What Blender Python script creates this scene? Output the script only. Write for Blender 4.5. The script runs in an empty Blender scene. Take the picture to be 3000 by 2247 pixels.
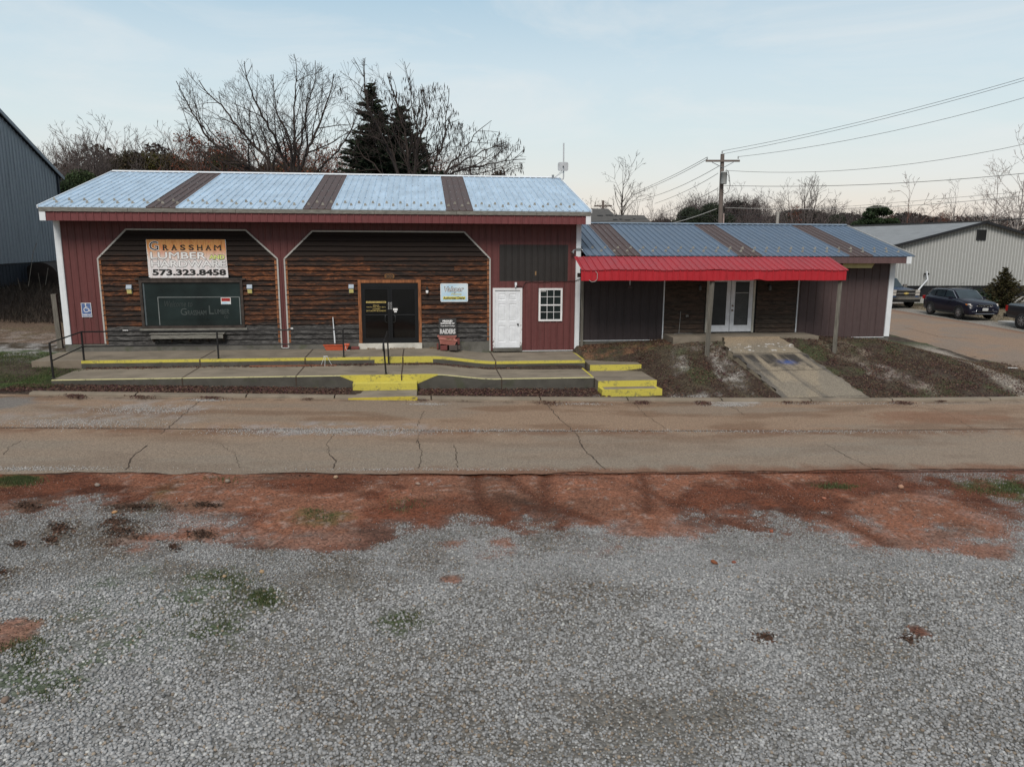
import bpy, bmesh, math, random
import numpy as np
from mathutils import Vector, Matrix
random.seed(7); rng=np.random.default_rng(7)
S=bpy.context.scene; COL=S.collection
# ------------------------------------------------------------------ camera
PW,PH,PF=3000.,2247.,2234.
CAM=np.array([0.,-26.8,3.735]); YAW,PITCH,ROLL=map(math.radians,(6.782,10.64,-.278))
_f=np.array([math.sin(YAW)*math.cos(PITCH),math.cos(YAW)*math.cos(PITCH),-math.sin(PITCH)])
_r=np.array([math.cos(YAW),-math.sin(YAW),0.]);_u=np.cross(_r,_f)
CR=_r*math.cos(ROLL)-_u*math.sin(ROLL);CU=_u*math.cos(ROLL)+_r*math.sin(ROLL);CF=_f
cd=bpy.data.cameras.new('camera');cam=bpy.data.objects.new('camera',cd);COL.objects.link(cam)
cd.sensor_fit='HORIZONTAL';cd.sensor_width=36.;cd.lens=36.*PF/PW;cd.clip_start=.1;cd.clip_end=2500.
cam.matrix_world=Matrix(((CR[0],CU[0],-CF[0],CAM[0]),(CR[1],CU[1],-CF[1],CAM[1]),(CR[2],CU[2],-CF[2],CAM[2]),(0,0,0,1)))
S.camera=cam
def ray(u,v): return CF+CR*(u-PW/2)/PF-CU*(v-PH/2)/PF
def atY(u,v,Y=0.):
    d=ray(u,v);return CAM+d*((Y-CAM[1])/d[1])
def atZ(u,v,Z=0.):
    d=ray(u,v);return CAM+d*((Z-CAM[2])/d[2])
def atX(u,v,X):
    d=ray(u,v);return CAM+d*((X-CAM[0])/d[0])
# ------------------------------------------------------------------ world, sun, exposure
SUN_EL,SUN_ROT=math.radians(46),math.radians(196)
w=bpy.data.worlds.new("World");S.world=w;w.use_nodes=True
N=w.node_tree.nodes;L=w.node_tree.links
for n in list(N):N.remove(n)
out=N.new('ShaderNodeOutputWorld');bg=N.new('ShaderNodeBackground');bg.inputs[1].default_value=1.0
tc=N.new('ShaderNodeTexCoord');sep=N.new('ShaderNodeSeparateXYZ');L.new(tc.outputs['Generated'],sep.inputs[0])
ramp=N.new('ShaderNodeValToRGB');mr=N.new('ShaderNodeMapRange');mr.inputs[1].default_value=0;mr.inputs[2].default_value=1.0
L.new(sep.outputs[2],mr.inputs[0]);L.new(mr.outputs[0],ramp.inputs[0])
stops=[(0,(.88,.73,.64)),(.035,(.88,.79,.70)),(.075,(.82,.83,.79)),(.13,(.73,.83,.84)),(.20,(.66,.79,.85)),(.29,(.46,.645,.775)),(.6,(.46,.53,.58)),(1,(.45,.48,.51))]
e=ramp.color_ramp.elements
e[0].position=0;e[0].color=stops[0][1]+(1,);e[1].position=1;e[1].color=stops[-1][1]+(1,)
for p,c in stops[1:-1]:
    q=e.new(p);q.color=c+(1,)
sky=N.new('ShaderNodeTexSky');sky.sky_type='NISHITA';sky.sun_disc=False;sky.sun_elevation=SUN_EL;sky.sun_rotation=SUN_ROT
sm=N.new('ShaderNodeVectorMath');sm.operation='SCALE';sm.inputs[3].default_value=.1;L.new(sky.outputs[0],sm.inputs[0])
mx=N.new('ShaderNodeMix');mx.data_type='RGBA';mx.inputs[0].default_value=.12
# low sky behind the viewer, dimmed to cut the light on walls under the eaves
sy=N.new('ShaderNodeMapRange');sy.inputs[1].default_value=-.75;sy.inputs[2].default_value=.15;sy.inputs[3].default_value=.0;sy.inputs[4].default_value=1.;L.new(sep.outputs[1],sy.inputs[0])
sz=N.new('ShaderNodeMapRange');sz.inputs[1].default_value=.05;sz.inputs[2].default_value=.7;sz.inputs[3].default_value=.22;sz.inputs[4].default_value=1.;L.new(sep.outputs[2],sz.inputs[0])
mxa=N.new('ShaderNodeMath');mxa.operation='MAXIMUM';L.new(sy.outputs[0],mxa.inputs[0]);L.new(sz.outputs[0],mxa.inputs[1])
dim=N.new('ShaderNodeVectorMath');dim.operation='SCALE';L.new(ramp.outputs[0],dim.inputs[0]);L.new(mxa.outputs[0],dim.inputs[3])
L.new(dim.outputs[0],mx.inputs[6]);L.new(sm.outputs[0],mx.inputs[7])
# thin wisps of high cloud
mp=N.new('ShaderNodeMapping');mp.inputs['Scale'].default_value=(1.2,1.2,4.5);mp.inputs['Rotation'].default_value=(.0,.35,.2)
nz=N.new('ShaderNodeTexNoise');nz.inputs['Scale'].default_value=2.2;nz.inputs['Detail'].default_value=7;nz.inputs['Roughness'].default_value=.62;nz.inputs['Distortion'].default_value=.6
cr2=N.new('ShaderNodeValToRGB');cr2.color_ramp.elements[0].position=.44;cr2.color_ramp.elements[1].position=.74
cr2.color_ramp.elements[0].color=(0,0,0,1);cr2.color_ramp.elements[1].color=(.62,.62,.62,1)
L.new(tc.outputs['Generated'],mp.inputs[0]);L.new(mp.outputs[0],nz.inputs[0]);L.new(nz.outputs[0],cr2.inputs[0])
mx2=N.new('ShaderNodeMix');mx2.data_type='RGBA';mx2.inputs[7].default_value=(.82,.84,.84,1)
L.new(cr2.outputs[0],mx2.inputs[0]);L.new(mx.outputs[2],mx2.inputs[6])
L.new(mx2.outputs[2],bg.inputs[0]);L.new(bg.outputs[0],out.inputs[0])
sd=bpy.data.lights.new('sun','SUN');sd.energy=2.5;sd.angle=math.radians(24);sd.color=(1,.93,.85)
sun=bpy.data.objects.new('sun',sd);COL.objects.link(sun)
sdir=Vector((math.sin(SUN_ROT)*math.cos(SUN_EL),math.cos(SUN_ROT)*math.cos(SUN_EL),math.sin(SUN_EL)))  # towards the sun, behind the camera
sun.rotation_euler=sdir.to_track_quat('Z','Y').to_euler();sun.location=(0,-60,40)
S.view_settings.view_transform='Standard';S.view_settings.look='None';S.view_settings.exposure=0;S.view_settings.gamma=1
S.cycles.max_bounces=6
# ------------------------------------------------------------------ materials
class NT:
    def __init__(s,name):
        s.m=bpy.data.materials.new(name);s.m.use_nodes=True;s.n=s.m.node_tree.nodes;s.l=s.m.node_tree.links
        s.b=s.n['Principled BSDF'];s.geo=s.n.new('ShaderNodeNewGeometry')
    def lk(s,a,b): s.l.new(a,b)
    def mapn(s,src,scale,rot=(0,0,0)):
        m=s.n.new('ShaderNodeMapping');m.inputs['Scale'].default_value=scale;m.inputs['Rotation'].default_value=rot;s.lk(src,m.inputs[0]);return m.outputs[0]
    def noise(s,scale=(1,1,1),sc=1.,det=4,rough=.55,dist=0,src=None):
        v=s.mapn(src or s.geo.outputs['Position'],scale);n=s.n.new('ShaderNodeTexNoise')
        n.inputs['Scale'].default_value=sc;n.inputs['Detail'].default_value=det;n.inputs['Roughness'].default_value=rough;n.inputs['Distortion'].default_value=dist
        s.lk(v,n.inputs[0]);return n.outputs[0]
    def voro(s,scale,out='Distance',sc=(1,1,1)):
        v=s.mapn(s.geo.outputs['Position'],sc);n=s.n.new('ShaderNodeTexVoronoi');n.inputs['Scale'].default_value=scale;s.lk(v,n.inputs[0]);return n.outputs[out]
    def ramp(s,src,st):
        r=s.n.new('ShaderNodeValToRGB');e=r.color_ramp.elements
        def c4(c): return (c,c,c,1) if isinstance(c,(int,float)) else tuple(c)+(1,)
        e[0].position=st[0][0];e[0].color=c4(st[0][1]);e[1].position=st[-1][0];e[1].color=c4(st[-1][1])
        for p,c in st[1:-1]:
            q=e.new(p);q.color=c4(c)
        s.lk(src,r.inputs[0]);return r.outputs[0]
    def mix(s,fac,a,b,mode='MIX'):
        m=s.n.new('ShaderNodeMix');m.data_type='RGBA';m.blend_type=mode
        for v,i in ((fac,0),(a,6),(b,7)):
            if isinstance(v,(int,float)): m.inputs[i].default_value=v if i==0 else (v,v,v,1)
            elif isinstance(v,tuple): m.inputs[i].default_value=v+(1,)
            else: s.lk(v,m.inputs[i])
        return m.outputs[2]
    def attr(s,name,o='Fac'):
        a=s.n.new('ShaderNodeAttribute');a.attribute_name=name;return a.outputs[o]
    def math(s,op,a,b=0.):
        m=s.n.new('ShaderNodeMath');m.operation=op
        for v,i in ((a,0),(b,1)):
            if isinstance(v,(int,float)): m.inputs[i].default_value=v
            else: s.lk(v,m.inputs[i])
        return m.outputs[0]
    def posz(s):
        x=s.n.new('ShaderNodeSeparateXYZ');s.lk(s.geo.outputs['Position'],x.inputs[0]);return x.outputs[2]
    def posx(s):
        x=s.n.new('ShaderNodeSeparateXYZ');s.lk(s.geo.outputs['Position'],x.inputs[0]);return x.outputs[0]
    def color(s,c):
        if isinstance(c,tuple): s.b.inputs['Base Color'].default_value=c+(1,)
        else: s.lk(c,s.b.inputs['Base Color'])
    def bump(s,h,strength=.3,dist=.02):
        b=s.n.new('ShaderNodeBump');b.inputs['Strength'].default_value=strength;b.inputs['Distance'].default_value=dist;s.lk(h,b.inputs['Height']);s.lk(b.outputs[0],s.b.inputs['Normal'])
    def fin(s,rough=.8,metal=0,spec=.5):
        s.b.inputs['Roughness'].default_value=rough;s.b.inputs['Metallic'].default_value=metal;s.b.inputs['Specular IOR Level'].default_value=spec;return s.m
M={}
def paint(name,c,rough=.6,metal=0,var=.25,sc=3.,spec=.4,bump=.0,stretch=(1,1,1)):
    t=NT(name);n=t.noise(stretch,sc,5,.6)
    lo=tuple(x*(1-var) for x in c);hi=tuple(min(1,x*(1+var)) for x in c)
    col=t.ramp(n,[(.3,lo),(.7,hi)]);t.color(col)
    if bump:t.bump(t.noise(stretch,sc*8,3),bump,.01)
    M[name]=t.fin(rough,metal,spec);return M[name]
def siding(name,c,grime=(.03,.025,.022),rough=.5,gamt=.6,var=.18):
    t=NT(name);n=t.noise((9,9,.5),1.2,5,.6);fine=t.noise((1,1,1),6,4)
    col=t.mix(t.ramp(n,[(.25,0),(.75,1)]),tuple(x*(1-var) for x in c),tuple(x*(1+var) for x in c))
    g=t.ramp(t.noise((6,6,.25),1.5,6,.65),[(.5,0),(.72,gamt)])
    col=t.mix(g,col,grime);col=t.mix(t.ramp(fine,[(.3,0),(.8,.35)]),col,tuple(min(1,x*1.35+.01) for x in c))
    t.color(col);M[name]=t.fin(rough,0,.35)
siding('red_siding',(.128,.043,.042),gamt=.45)
siding('red_fascia',(.160,.048,.050),gamt=.25)
siding('black_paint',(.028,.025,.024),gamt=.2)
siding('brown_siding',(.082,.056,.056),gamt=.35)
siding('shaded_brown_siding',(.040,.031,.033),gamt=.3)  # darker brown siding with the canopy's shade put into its colour
siding('brown_fascia',(.12,.072,.072),gamt=.25)
siding('white_metal',(.72,.76,.80),(.35,.33,.3),gamt=.3,var=.05)
siding('trim_metal',(.42,.41,.39),(.2,.18,.16),gamt=.3,var=.05)
siding('grey_siding',(.33,.335,.325),(.24,.24,.23),gamt=.25,var=.05)
siding('grey_rib',(.55,.56,.55),(.4,.4,.4),gamt=.1,var=.04)
siding('black_siding',(.018,.019,.022),gamt=.1)
siding('blue_grey_siding',(.26,.30,.335),(.15,.17,.19),gamt=.5)
siding('navy_siding',(.022,.03,.042),gamt=.3)
siding('red_metal',(.40,.018,.028),(.12,.03,.03),gamt=.30,var=.12)
def roofmat(name,c,metal,rough,stain,st=.4,var=.12):
    t=NT(name);n=t.noise((1,.35,1),2.2,6,.65);n2=t.noise((5,.6,1),2.,5,.7)
    col=t.mix(t.ramp(n,[(.3,0),(.7,1)]),tuple(x*(1-var) for x in c),tuple(min(1,x*(1+var)) for x in c))
    col=t.mix(t.ramp(n2,[(.52,0),(.75,st)]),col,stain)
    t.color(col);r=t.ramp(n,[(.3,rough-.08),(.7,rough+.1)]);t.lk(r,t.b.inputs['Roughness']);t.b.inputs['Metallic'].default_value=metal;t.b.inputs['Specular IOR Level'].default_value=.4
    M[name]=t.m
roofmat('galvanised',(.52,.655,.79),.45,.5,(.40,.46,.50),.6)
roofmat('brown_roof',(.085,.060,.058),0,.6,(.10,.08,.075),.3)
roofmat('blue_roof',(.105,.150,.215),.1,.5,(.16,.19,.23),.55)
roofmat('red_canopy',(.33,.028,.038),0,.5,(.14,.03,.035),.5,.1)
roofmat('pale_roof',(.30,.32,.34),.2,.6,(.36,.37,.38),.3)
# weathered cedar boards: colour runs along the grain, each board has its own tone
def cedar(name,dark=1.,drab=0.):
    t=NT(name);r=t.attr('rnd');P=t.geo.outputs['Position']
    cmb=t.n.new('ShaderNodeCombineXYZ');t.lk(t.math('MULTIPLY',r,37.),cmb.inputs[1])
    va=t.n.new('ShaderNodeVectorMath');t.lk(P,va.inputs[0]);t.lk(cmb.outputs[0],va.inputs[1])
    grain=t.noise((1.2,1,8),2.4,7,.72,1.0,va.outputs[0]);patch=t.noise((.45,1,3),1.5,5,.65,0,va.outputs[0]);knot=t.noise((3.2,1,9),3.2,3,.5,.4,va.outputs[0])
    a=t.ramp(grain,[(.36,(.009,.006,.005)),(.46,(.050,.020,.010)),(.54,(.13,.044,.017)),(.66,(.28,.105,.040))])
    b=t.ramp(grain,[(.36,(.006,.005,.005)),(.50,(.022,.014,.011)),(.68,(.075,.040,.026))])
    f=t.math('ADD',t.math('MULTIPLY',t.ramp(patch,[(.40,0),(.60,1)]),.8),t.math('MULTIPLY',r,.5))
    col=t.mix(t.ramp(f,[(.35,0),(.9,1)]),a,b)
    col=t.mix(t.ramp(knot,[(.62,0),(.68,1)]),col,(.008,.006,.005))
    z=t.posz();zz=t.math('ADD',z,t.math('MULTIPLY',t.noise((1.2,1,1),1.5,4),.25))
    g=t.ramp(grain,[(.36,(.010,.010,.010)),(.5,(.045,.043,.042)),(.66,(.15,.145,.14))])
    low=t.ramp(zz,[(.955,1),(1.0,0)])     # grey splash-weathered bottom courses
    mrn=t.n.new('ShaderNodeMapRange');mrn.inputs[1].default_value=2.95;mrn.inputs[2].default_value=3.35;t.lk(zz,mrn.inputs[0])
    top=t.mix(grain,(.010,.007,.006),(.026,.015,.011))   # top boards: dirt and less weathered wood, with eave shade put into the colour
    if drab:
        col=t.mix(drab,col,t.ramp(grain,[(.3,(.020,.016,.013)),(.7,(.13,.10,.078))]))
        M[name]=None
    else:
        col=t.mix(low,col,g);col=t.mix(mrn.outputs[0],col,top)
    t.color(col);t.bump(grain,.5,.012);M[name]=t.fin(.75,0,.25)
cedar('cedar');cedar('drab_cedar',drab=.8)
paint('cedar_trim',(.26,.10,.04),.7,var=.6,sc=4,stretch=(4,4,.6),bump=.3)
paint('grey_wood',(.19,.185,.165),.85,var=.45,sc=5,stretch=(1,3,6),bump=.4)
paint('grey_post',(.15,.14,.12),.85,var=.4,sc=4,stretch=(8,8,.6),bump=.4)
paint('dark_wood',(.045,.035,.03),.8,var=.5,sc=5)
def concrete(name,c,stain=(.05,.047,.042),st=.7,sc=1.,green=0):
    t=NT(name);n=t.noise((1,1,1),1.1*sc,6,.6,.4);f=t.noise((1,1,1),60,3,.7);m=t.noise((.5,1.6,1),1.6*sc,5,.65)
    col=t.mix(t.ramp(n,[(.35,0),(.65,1)]),tuple(x*.8 for x in c),tuple(x*1.15 for x in c))
    col=t.mix(t.ramp(m,[(.55,0),(.78,st)]),col,stain)
    col=t.mix(t.ramp(f,[(.35,.3),(.65,0)]),col,tuple(x*.5 for x in c))
    if green: col=t.mix(t.ramp(t.noise((1,1,1),2.3,4),[(.55,0),(.7,green)]),col,(.06,.075,.03))
    t.color(col);t.bump(f,.25,.006);M[name]=t.fin(.9,0,.2)
concrete('concrete',(.25,.215,.170));concrete('old_concrete',(.100,.094,.082),st=.8,sc=2,green=.4)
concrete('foundation',(.15,.145,.13),st=.8,sc=2.5,green=.5);concrete('kerb_concrete',(.24,.20,.155),st=.6)
concrete('ramp_concrete',(.29,.25,.19),(.065,.062,.060),.9,.8);concrete('pale_concrete',(.42,.41,.39),(.25,.23,.2),.5)
concrete('white_sill',(.66,.64,.58),(.3,.2,.1),.35,2)
def yellow(name,c=(.66,.52,.05),wear=.6):
    t=NT(name);n=t.noise((1,1,2),3,7,.7,.5);f=t.noise((1,1,1),30,3)
    col=t.mix(t.ramp(f,[(.3,0),(.7,1)]),tuple(x*.85 for x in c),c);n9=t.noise((1,1,1),11,5,.75);col=t.mix(t.ramp(t.math('ADD',t.math('MULTIPLY',n,.5),t.math('MULTIPLY',n9,.5)),[(.53,0),(.62,wear)]),col,(.14,.13,.08))
    t.color(col);t.bump(f,.2,.005);M[name]=t.fin(.6,0,.4)
yellow('yellow_paint',(.60,.52,.09),.9);yellow('pale_yellow',(.62,.58,.30),.9);yellow('worn_yellow',(.55,.44,.06),.95)
for nm,c,r,mt in [('black_iron',(.018,.018,.019),.5,.2),('white_paint',(.76,.79,.83),.45,0),('window_white',(.78,.79,.80),.4,0),('door_frame',(.014,.015,.017),.4,.3),
    ('black',(.012,.012,.012),.5,0),('ink',(.02,.02,.02),.6,0),('white_ink',(.8,.8,.8),.6,0),('gold_ink',(.55,.42,.14),.5,0),('grey_ink',(.28,.28,.28),.6,0),('chalk',(.065,.08,.078),.8,0),
    ('sign_yellow',(.75,.66,.12),.5,0),('sign_gold',(.62,.60,.30),.5,0),('sign_blue',(.10,.16,.33),.4,0),('sign_red',(.5,.03,.025),.5,0),('lime_ink',(.70,.78,.25),.5,0),
    ('lamp_grey',(.30,.37,.45),.4,0),('lamp_glass',(.62,.56,.22),.35,0),('steel',(.42,.43,.44),.35,.8),('terracotta',(.50,.10,.045),.6,0),('pink_plastic',(.42,.17,.14),.6,0),
    ('brick_red',(.16,.05,.045),.85,0),('soil',(.035,.026,.02),.95,0),('rubber',(.018,.018,.018),.8,0),('rim',(.42,.43,.45),.3,.8),('dark_rim',(.03,.03,.03),.4,.5),
    ('tail_red',(.35,.01,.01),.25,0),('head_glass',(.55,.52,.48),.15,.3),('amber',(.7,.22,.04),.3,0),('chrome',(.65,.66,.68),.2,1),('fluoro',(.50,.44,.20),.5,0),
    ('transformer',(.40,.42,.42),.45,.2),('pole_wood',(.165,.135,.12),.85,0),('wire',(.035,.035,.035),.6,0),('pale_wire',(.35,.35,.34),.6,0),('shingle',(.085,.082,.08),.9,0),('rust_roof',(.20,.07,.055),.7,0),
    ('plate_white',(.62,.63,.62),.5,0),('blind',(.35,.36,.36),.6,0),('antenna_grey',(.50,.51,.52),.45,.1),('pod',(.030,.018,.014),.8,0),('bronze_plaque',(.17,.085,.03),.6,.1)]:
    paint(nm,c,r,mt,.12,4)
#EXTRA
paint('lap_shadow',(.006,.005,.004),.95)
paint('snow_clip',(.30,.285,.25),.4)
paint('lamp_grey_dark',(.08,.10,.11))
paint('chalk_line',(.19,.21,.21))
paint('chalk_faint',(.034,.045,.044))
paint('door_frame_grey',(.06,.062,.065),.4,.5)
paint('grey_ink_dark',(.035,.035,.035))
paint('rust_spot',(.25,.15,.07))
paint('ridge_blue',(.17,.22,.28),.5)
paint('cream_paint',(.55,.53,.46),.6)
paint('blind_dim',(.12,.125,.125))
paint('grey_line',(.13,.13,.14))
paint('lamp_back',(.12,.13,.14))
paint('moss',(.05,.085,.02))
paint('block_dark',(.085,.068,.062),.9)
paint('chrome_ink',(.5,.5,.5))
paint('old_plank',(.22,.09,.05),.85)
paint('grey_line2',(.22,.21,.19))
paint('drum',(.022,.016,.014),.7,.2,.5)
paint('pink_pipe',(.42,.33,.31))
paint('pale_pole',(.38,.36,.33))
def glass(name,c,rough=.06):
    t=NT(name);n=t.noise((1,1,1),.9,3);t.color(t.ramp(n,[(.3,tuple(x*.6 for x in c)),(.7,tuple(x*1.5 for x in c))]));M[name]=t.fin(rough,0,.5)
glass('dark_glass',(.010,.016,.016));glass('door_glass',(.004,.004,.004));glass('board_glass',(.013,.022,.022),.12);glass('car_glass',(.03,.045,.055),.05);glass('french_glass',(.02,.022,.022))
def carpaint(name,c):
    t=NT(name);t.color(c);t.b.inputs['Coat Weight'].default_value=.12;t.b.inputs['Coat Roughness'].default_value=.05;M[name]=t.fin(.25,.0,.22)
carpaint('suv_paint',(.010,.011,.022));carpaint('truck_paint',(.02,.05,.11));carpaint('black_truck_paint',(.02,.021,.025))
def colattr(name,scale,amt,bumpd,rough=.92,stretch=(1,1,1),vor=True):
    # per-vertex ground colour, broken up by stones and grains of its own
    t=NT(name);c=t.attr('col','Color')
    k=t.voro(scale,'Color',stretch);kb=t.n.new('ShaderNodeRGBToBW');t.lk(k,kb.inputs[0])
    f=t.noise((1,1,1),scale*.6,4,.75);mul=t.ramp(t.math('ADD',t.math('MULTIPLY',kb.outputs[0],.6),t.math('MULTIPLY',f,.5)),[(.22,1-amt),(.86,1+amt)] if amt<1 else [(.2,.02),(.9,2.)])
    col=t.mix(1.,c,mul,'MULTIPLY');t.color(col)
    d=t.voro(scale,'Distance',stretch);t.bump(t.math('SUBTRACT',f,d),.8,bumpd);M[name]=t.fin(rough,0,.2)
colattr('lot_mat',30,.6,.02);colattr('ground_mat',22,.6,.03);colattr('road_mat',45,.34,.006,.85)
def attrmat(name,rough=.85,spec=.2,trans=0.):
    t=NT(name);t.color(t.attr('col','Color'));M[name]=t.fin(rough,0,spec)
attrmat('pebble');attrmat('leaf_mat');
def bark(name,c,sc=6):
    t=NT(name);n=t.noise((1,1,.4),sc,4,.6);t.color(t.ramp(n,[(.3,tuple(x*.6 for x in c)),(.7,tuple(x*1.4 for x in c))]));M[name]=t.fin(.9,0,.15)
bark('bark_grey',(.095,.075,.065));bark('bark_dark',(.05,.038,.033));bark('bark_pale',(.36,.32,.30));bark('bark_red',(.15,.085,.068));bark('bark_far',(.12,.10,.095))
# printed banner: orange plank picture fading to white at the bottom
t=NT('banner');z=t.posz();mrn=t.n.new('ShaderNodeMapRange');mrn.inputs[1].default_value=2.95;mrn.inputs[2].default_value=3.42;t.lk(z,mrn.inputs[0])
g=t.noise((3,1,1.2),3,5,.6,1.2);oc=t.ramp(g,[(.3,(.55,.20,.06)),(.5,(.70,.36,.13)),(.7,(.66,.18,.09))]);wc=t.ramp(g,[(.3,(.78,.70,.70)),(.7,(.74,.76,.78))])
col=t.mix(mrn.outputs[0],wc,oc)
xx=t.math('FRACT',t.math('MULTIPLY',t.posx(),3.95));col=t.mix(t.ramp(xx,[(0,.65),(.06,0)]),col,(.18,.09,.05));t.color(col);M['banner']=t.fin(.5,0,.3)
t=NT('sky_print');n=t.noise((1,1,1),2.2,3);t.color(t.ramp(n,[(.35,(.66,.78,.85)),(.65,(.36,.60,.80))]));M['sky_print']=t.fin(.4,0,.3)
# ------------------------------------------------------------------ mesh helpers
ORG={}
def org(o): return ORG.get(o.name,np.zeros(3)) if o else np.zeros(3)
class MB:
    def __init__(s): s.v=[];s.f=[];s.m=[];s.sm=[];s.mats=[];s.r=[]
    def mi(s,mat):
        if mat not in s.mats:s.mats.append(mat)
        return s.mats.index(mat)
    def add(s,vs,fs,mat,smooth=False,rnd=0.):
        b=len(s.v);s.v+=[tuple(map(float,p)) for p in vs];k=s.mi(mat)
        for f in fs: s.f.append(tuple(b+i for i in f));s.m.append(k);s.sm.append(smooth);s.r.append(rnd)
    def box(s,x0,x1,y0,y1,z0,z1,mat,rnd=0.):
        vs=[(x,y,z) for x in (x0,x1) for y in (y0,y1) for z in (z0,z1)]
        s.add(vs,[(0,1,3,2),(4,6,7,5),(0,4,5,1),(2,3,7,6),(0,2,6,4),(1,5,7,3)],mat,False,rnd)
    def obox(s,c,ax,ay,az,mat,smooth=False):   # oriented box: centre + three half-axis vectors
        c,ax,ay,az=map(np.array,(c,ax,ay,az));vs=[c+i*ax+j*ay+k*az for i in(-1,1) for j in(-1,1) for k in(-1,1)]
        s.add(vs,[(0,1,3,2),(4,6,7,5),(0,4,5,1),(2,3,7,6),(0,2,6,4),(1,5,7,3)],mat,smooth)
    def beam(s,p,q,wd,ht,mat,up=(0,0,1)):
        p,q=np.array(p,float),np.array(q,float);d=q-p;l=np.linalg.norm(d);d/=l;a=np.cross(d,up)
        if np.linalg.norm(a)<1e-6:a=np.array([1.,0,0])
        a/=np.linalg.norm(a);b=np.cross(a,d);s.obox((p+q)/2,d*l/2,a*wd/2,b*ht/2,mat)
    def quad(s,a,b,c,d,mat,rnd=0.): s.add([a,b,c,d],[(0,1,2,3)],mat,False,rnd)
    def poly(s,ps,mat): s.add(ps,[tuple(range(len(ps)))],mat)
    def prism(s,ps,vec,mat,smooth=False):
        n=len(ps);vec=np.array(vec);vs=[np.array(p,float) for p in ps]+[np.array(p,float)+vec for p in ps]
        s.add(vs,[tuple(range(n)),tuple(range(2*n-1,n-1,-1))],mat);s.add(vs,[(i,i+n,(i+1)%n+n,(i+1)%n) for i in range(n)],mat,smooth)
    def tube(s,pts,r,mat,n=8,caps=True):
        pts=[np.array(p,float) for p in pts];k=len(pts);rs=r if isinstance(r,(list,tuple)) else [r]*k;vs=[];u=None
        for i in range(k):
            d=pts[min(i+1,k-1)]-pts[max(i-1,0)];d/=np.linalg.norm(d)+1e-12
            if u is None: u=np.cross(d,(0,0,1) if abs(d[2])<.9 else (1,0,0))
            u=u-d*np.dot(u,d);u/=np.linalg.norm(u);w_=np.cross(d,u)
            for j in range(n):
                a=2*math.pi*j/n;vs.append(pts[i]+rs[i]*(u*math.cos(a)+w_*math.sin(a)))
        fs=[(i*n+j,i*n+(j+1)%n,(i+1)*n+(j+1)%n,(i+1)*n+j) for i in range(k-1) for j in range(n)]
        s.add(vs,fs,mat,n>5)
        if caps:s.add(vs[:n],[tuple(range(n-1,-1,-1))],mat);s.add(vs[-n:],[tuple(range(n))],mat)
    def lathe(s,c,prof,mat,n=20,axis=2):
        c=np.array(c,float);vs=[]
        for r,h in prof:
            for j in range(n):
                a=2*math.pi*j/n;p=[r*math.cos(a),r*math.sin(a)];q=[0,0,0]
                o=[i for i in range(3) if i!=axis];q[o[0]],q[o[1]],q[axis]=p[0],p[1],h;vs.append(c+q)
        k=len(prof);fs=[(i*n+j,i*n+(j+1)%n,(i+1)*n+(j+1)%n,(i+1)*n+j) for i in range(k-1) for j in range(n)]
        s.add(vs,fs,mat,True)
    def text(s,txt,x0,x1,z0,z1,y,mat,off=0.,shear=0.,vert=False):
        if off>.004 and any(c in txt for c in 'MWmw'):   # embolden by overprinting: an outline offset breaks these letters
            d=off*(z1-z0)*.9;k=0
            for dx,dz in ((0,0),(1,0),(-1,0),(0,1),(0,-1),(.7,.7),(-.7,.7),(.7,-.7),(-.7,-.7)): s.text(txt,x0+d*(1+dx),x1-d*(1-dx),z0+d*(1+dz),z1-d*(1-dz),y+k*.00008,mat,0,shear);k+=1
            return
        cu=bpy.data.curves.new('t','FONT');cu.body=txt;cu.offset=off;cu.shear=shear;cu.resolution_u=3
        if vert: cu.space_line=.85;cu.align_x='CENTER'
        o=bpy.data.objects.new('t',cu);COL.objects.link(o);dg=bpy.context.evaluated_depsgraph_get();me=bpy.data.meshes.new_from_object(o.evaluated_get(dg))
        co=np.array([v.co[:] for v in me.vertices]);fs=[tuple(p.vertices) for p in me.polygons]
        bpy.data.objects.remove(o);bpy.data.curves.remove(cu)
        lo,hi=co.min(0),co.max(0);X=x0+(co[:,0]-lo[0])/(hi[0]-lo[0])*(x1-x0);Z=z0+(co[:,1]-lo[1])/(hi[1]-lo[1])*(z1-z0)
        s.add(np.stack([X,np.full(len(X),y),Z],1),fs,mat);bpy.data.meshes.remove(me)
    def build(s,name,parent=None,local=False,bev=0.):
        me=bpy.data.meshes.new(name);v=np.array(s.v,float)
        if not local: v=v-org(parent)
        me.from_pydata(v.tolist(),[],s.f)
        for m in s.mats: me.materials.append(M[m])
        me.polygons.foreach_set('material_index',s.m);me.polygons.foreach_set('use_smooth',s.sm)
        if any(s.r):
            a=me.attributes.new('rnd','FLOAT','FACE');a.data.foreach_set('value',s.r)
        me.update();o=bpy.data.objects.new(name,me);COL.objects.link(o)
        if bev:
            b=o.modifiers.new('b','BEVEL');b.width=bev;b.segments=2;b.limit_method='ANGLE'
        if parent:o.parent=parent;ORG[o.name]=org(parent)
        return o
def tag(o,label=None,cat=None,group=None,kind=None):
    if label:o['label']=label
    if cat:o['category']=cat
    if group:o['group']=group
    if kind:o['kind']=kind
    return o
def thing(name,label,cat,loc,group=None,rz=0.):
    o=bpy.data.objects.new(name,None);COL.objects.link(o);o.location=loc;o.rotation_euler=(0,0,rz);o.empty_display_size=.2
    ORG[o.name]=np.array(loc,float);return tag(o,label,cat,group)
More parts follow.
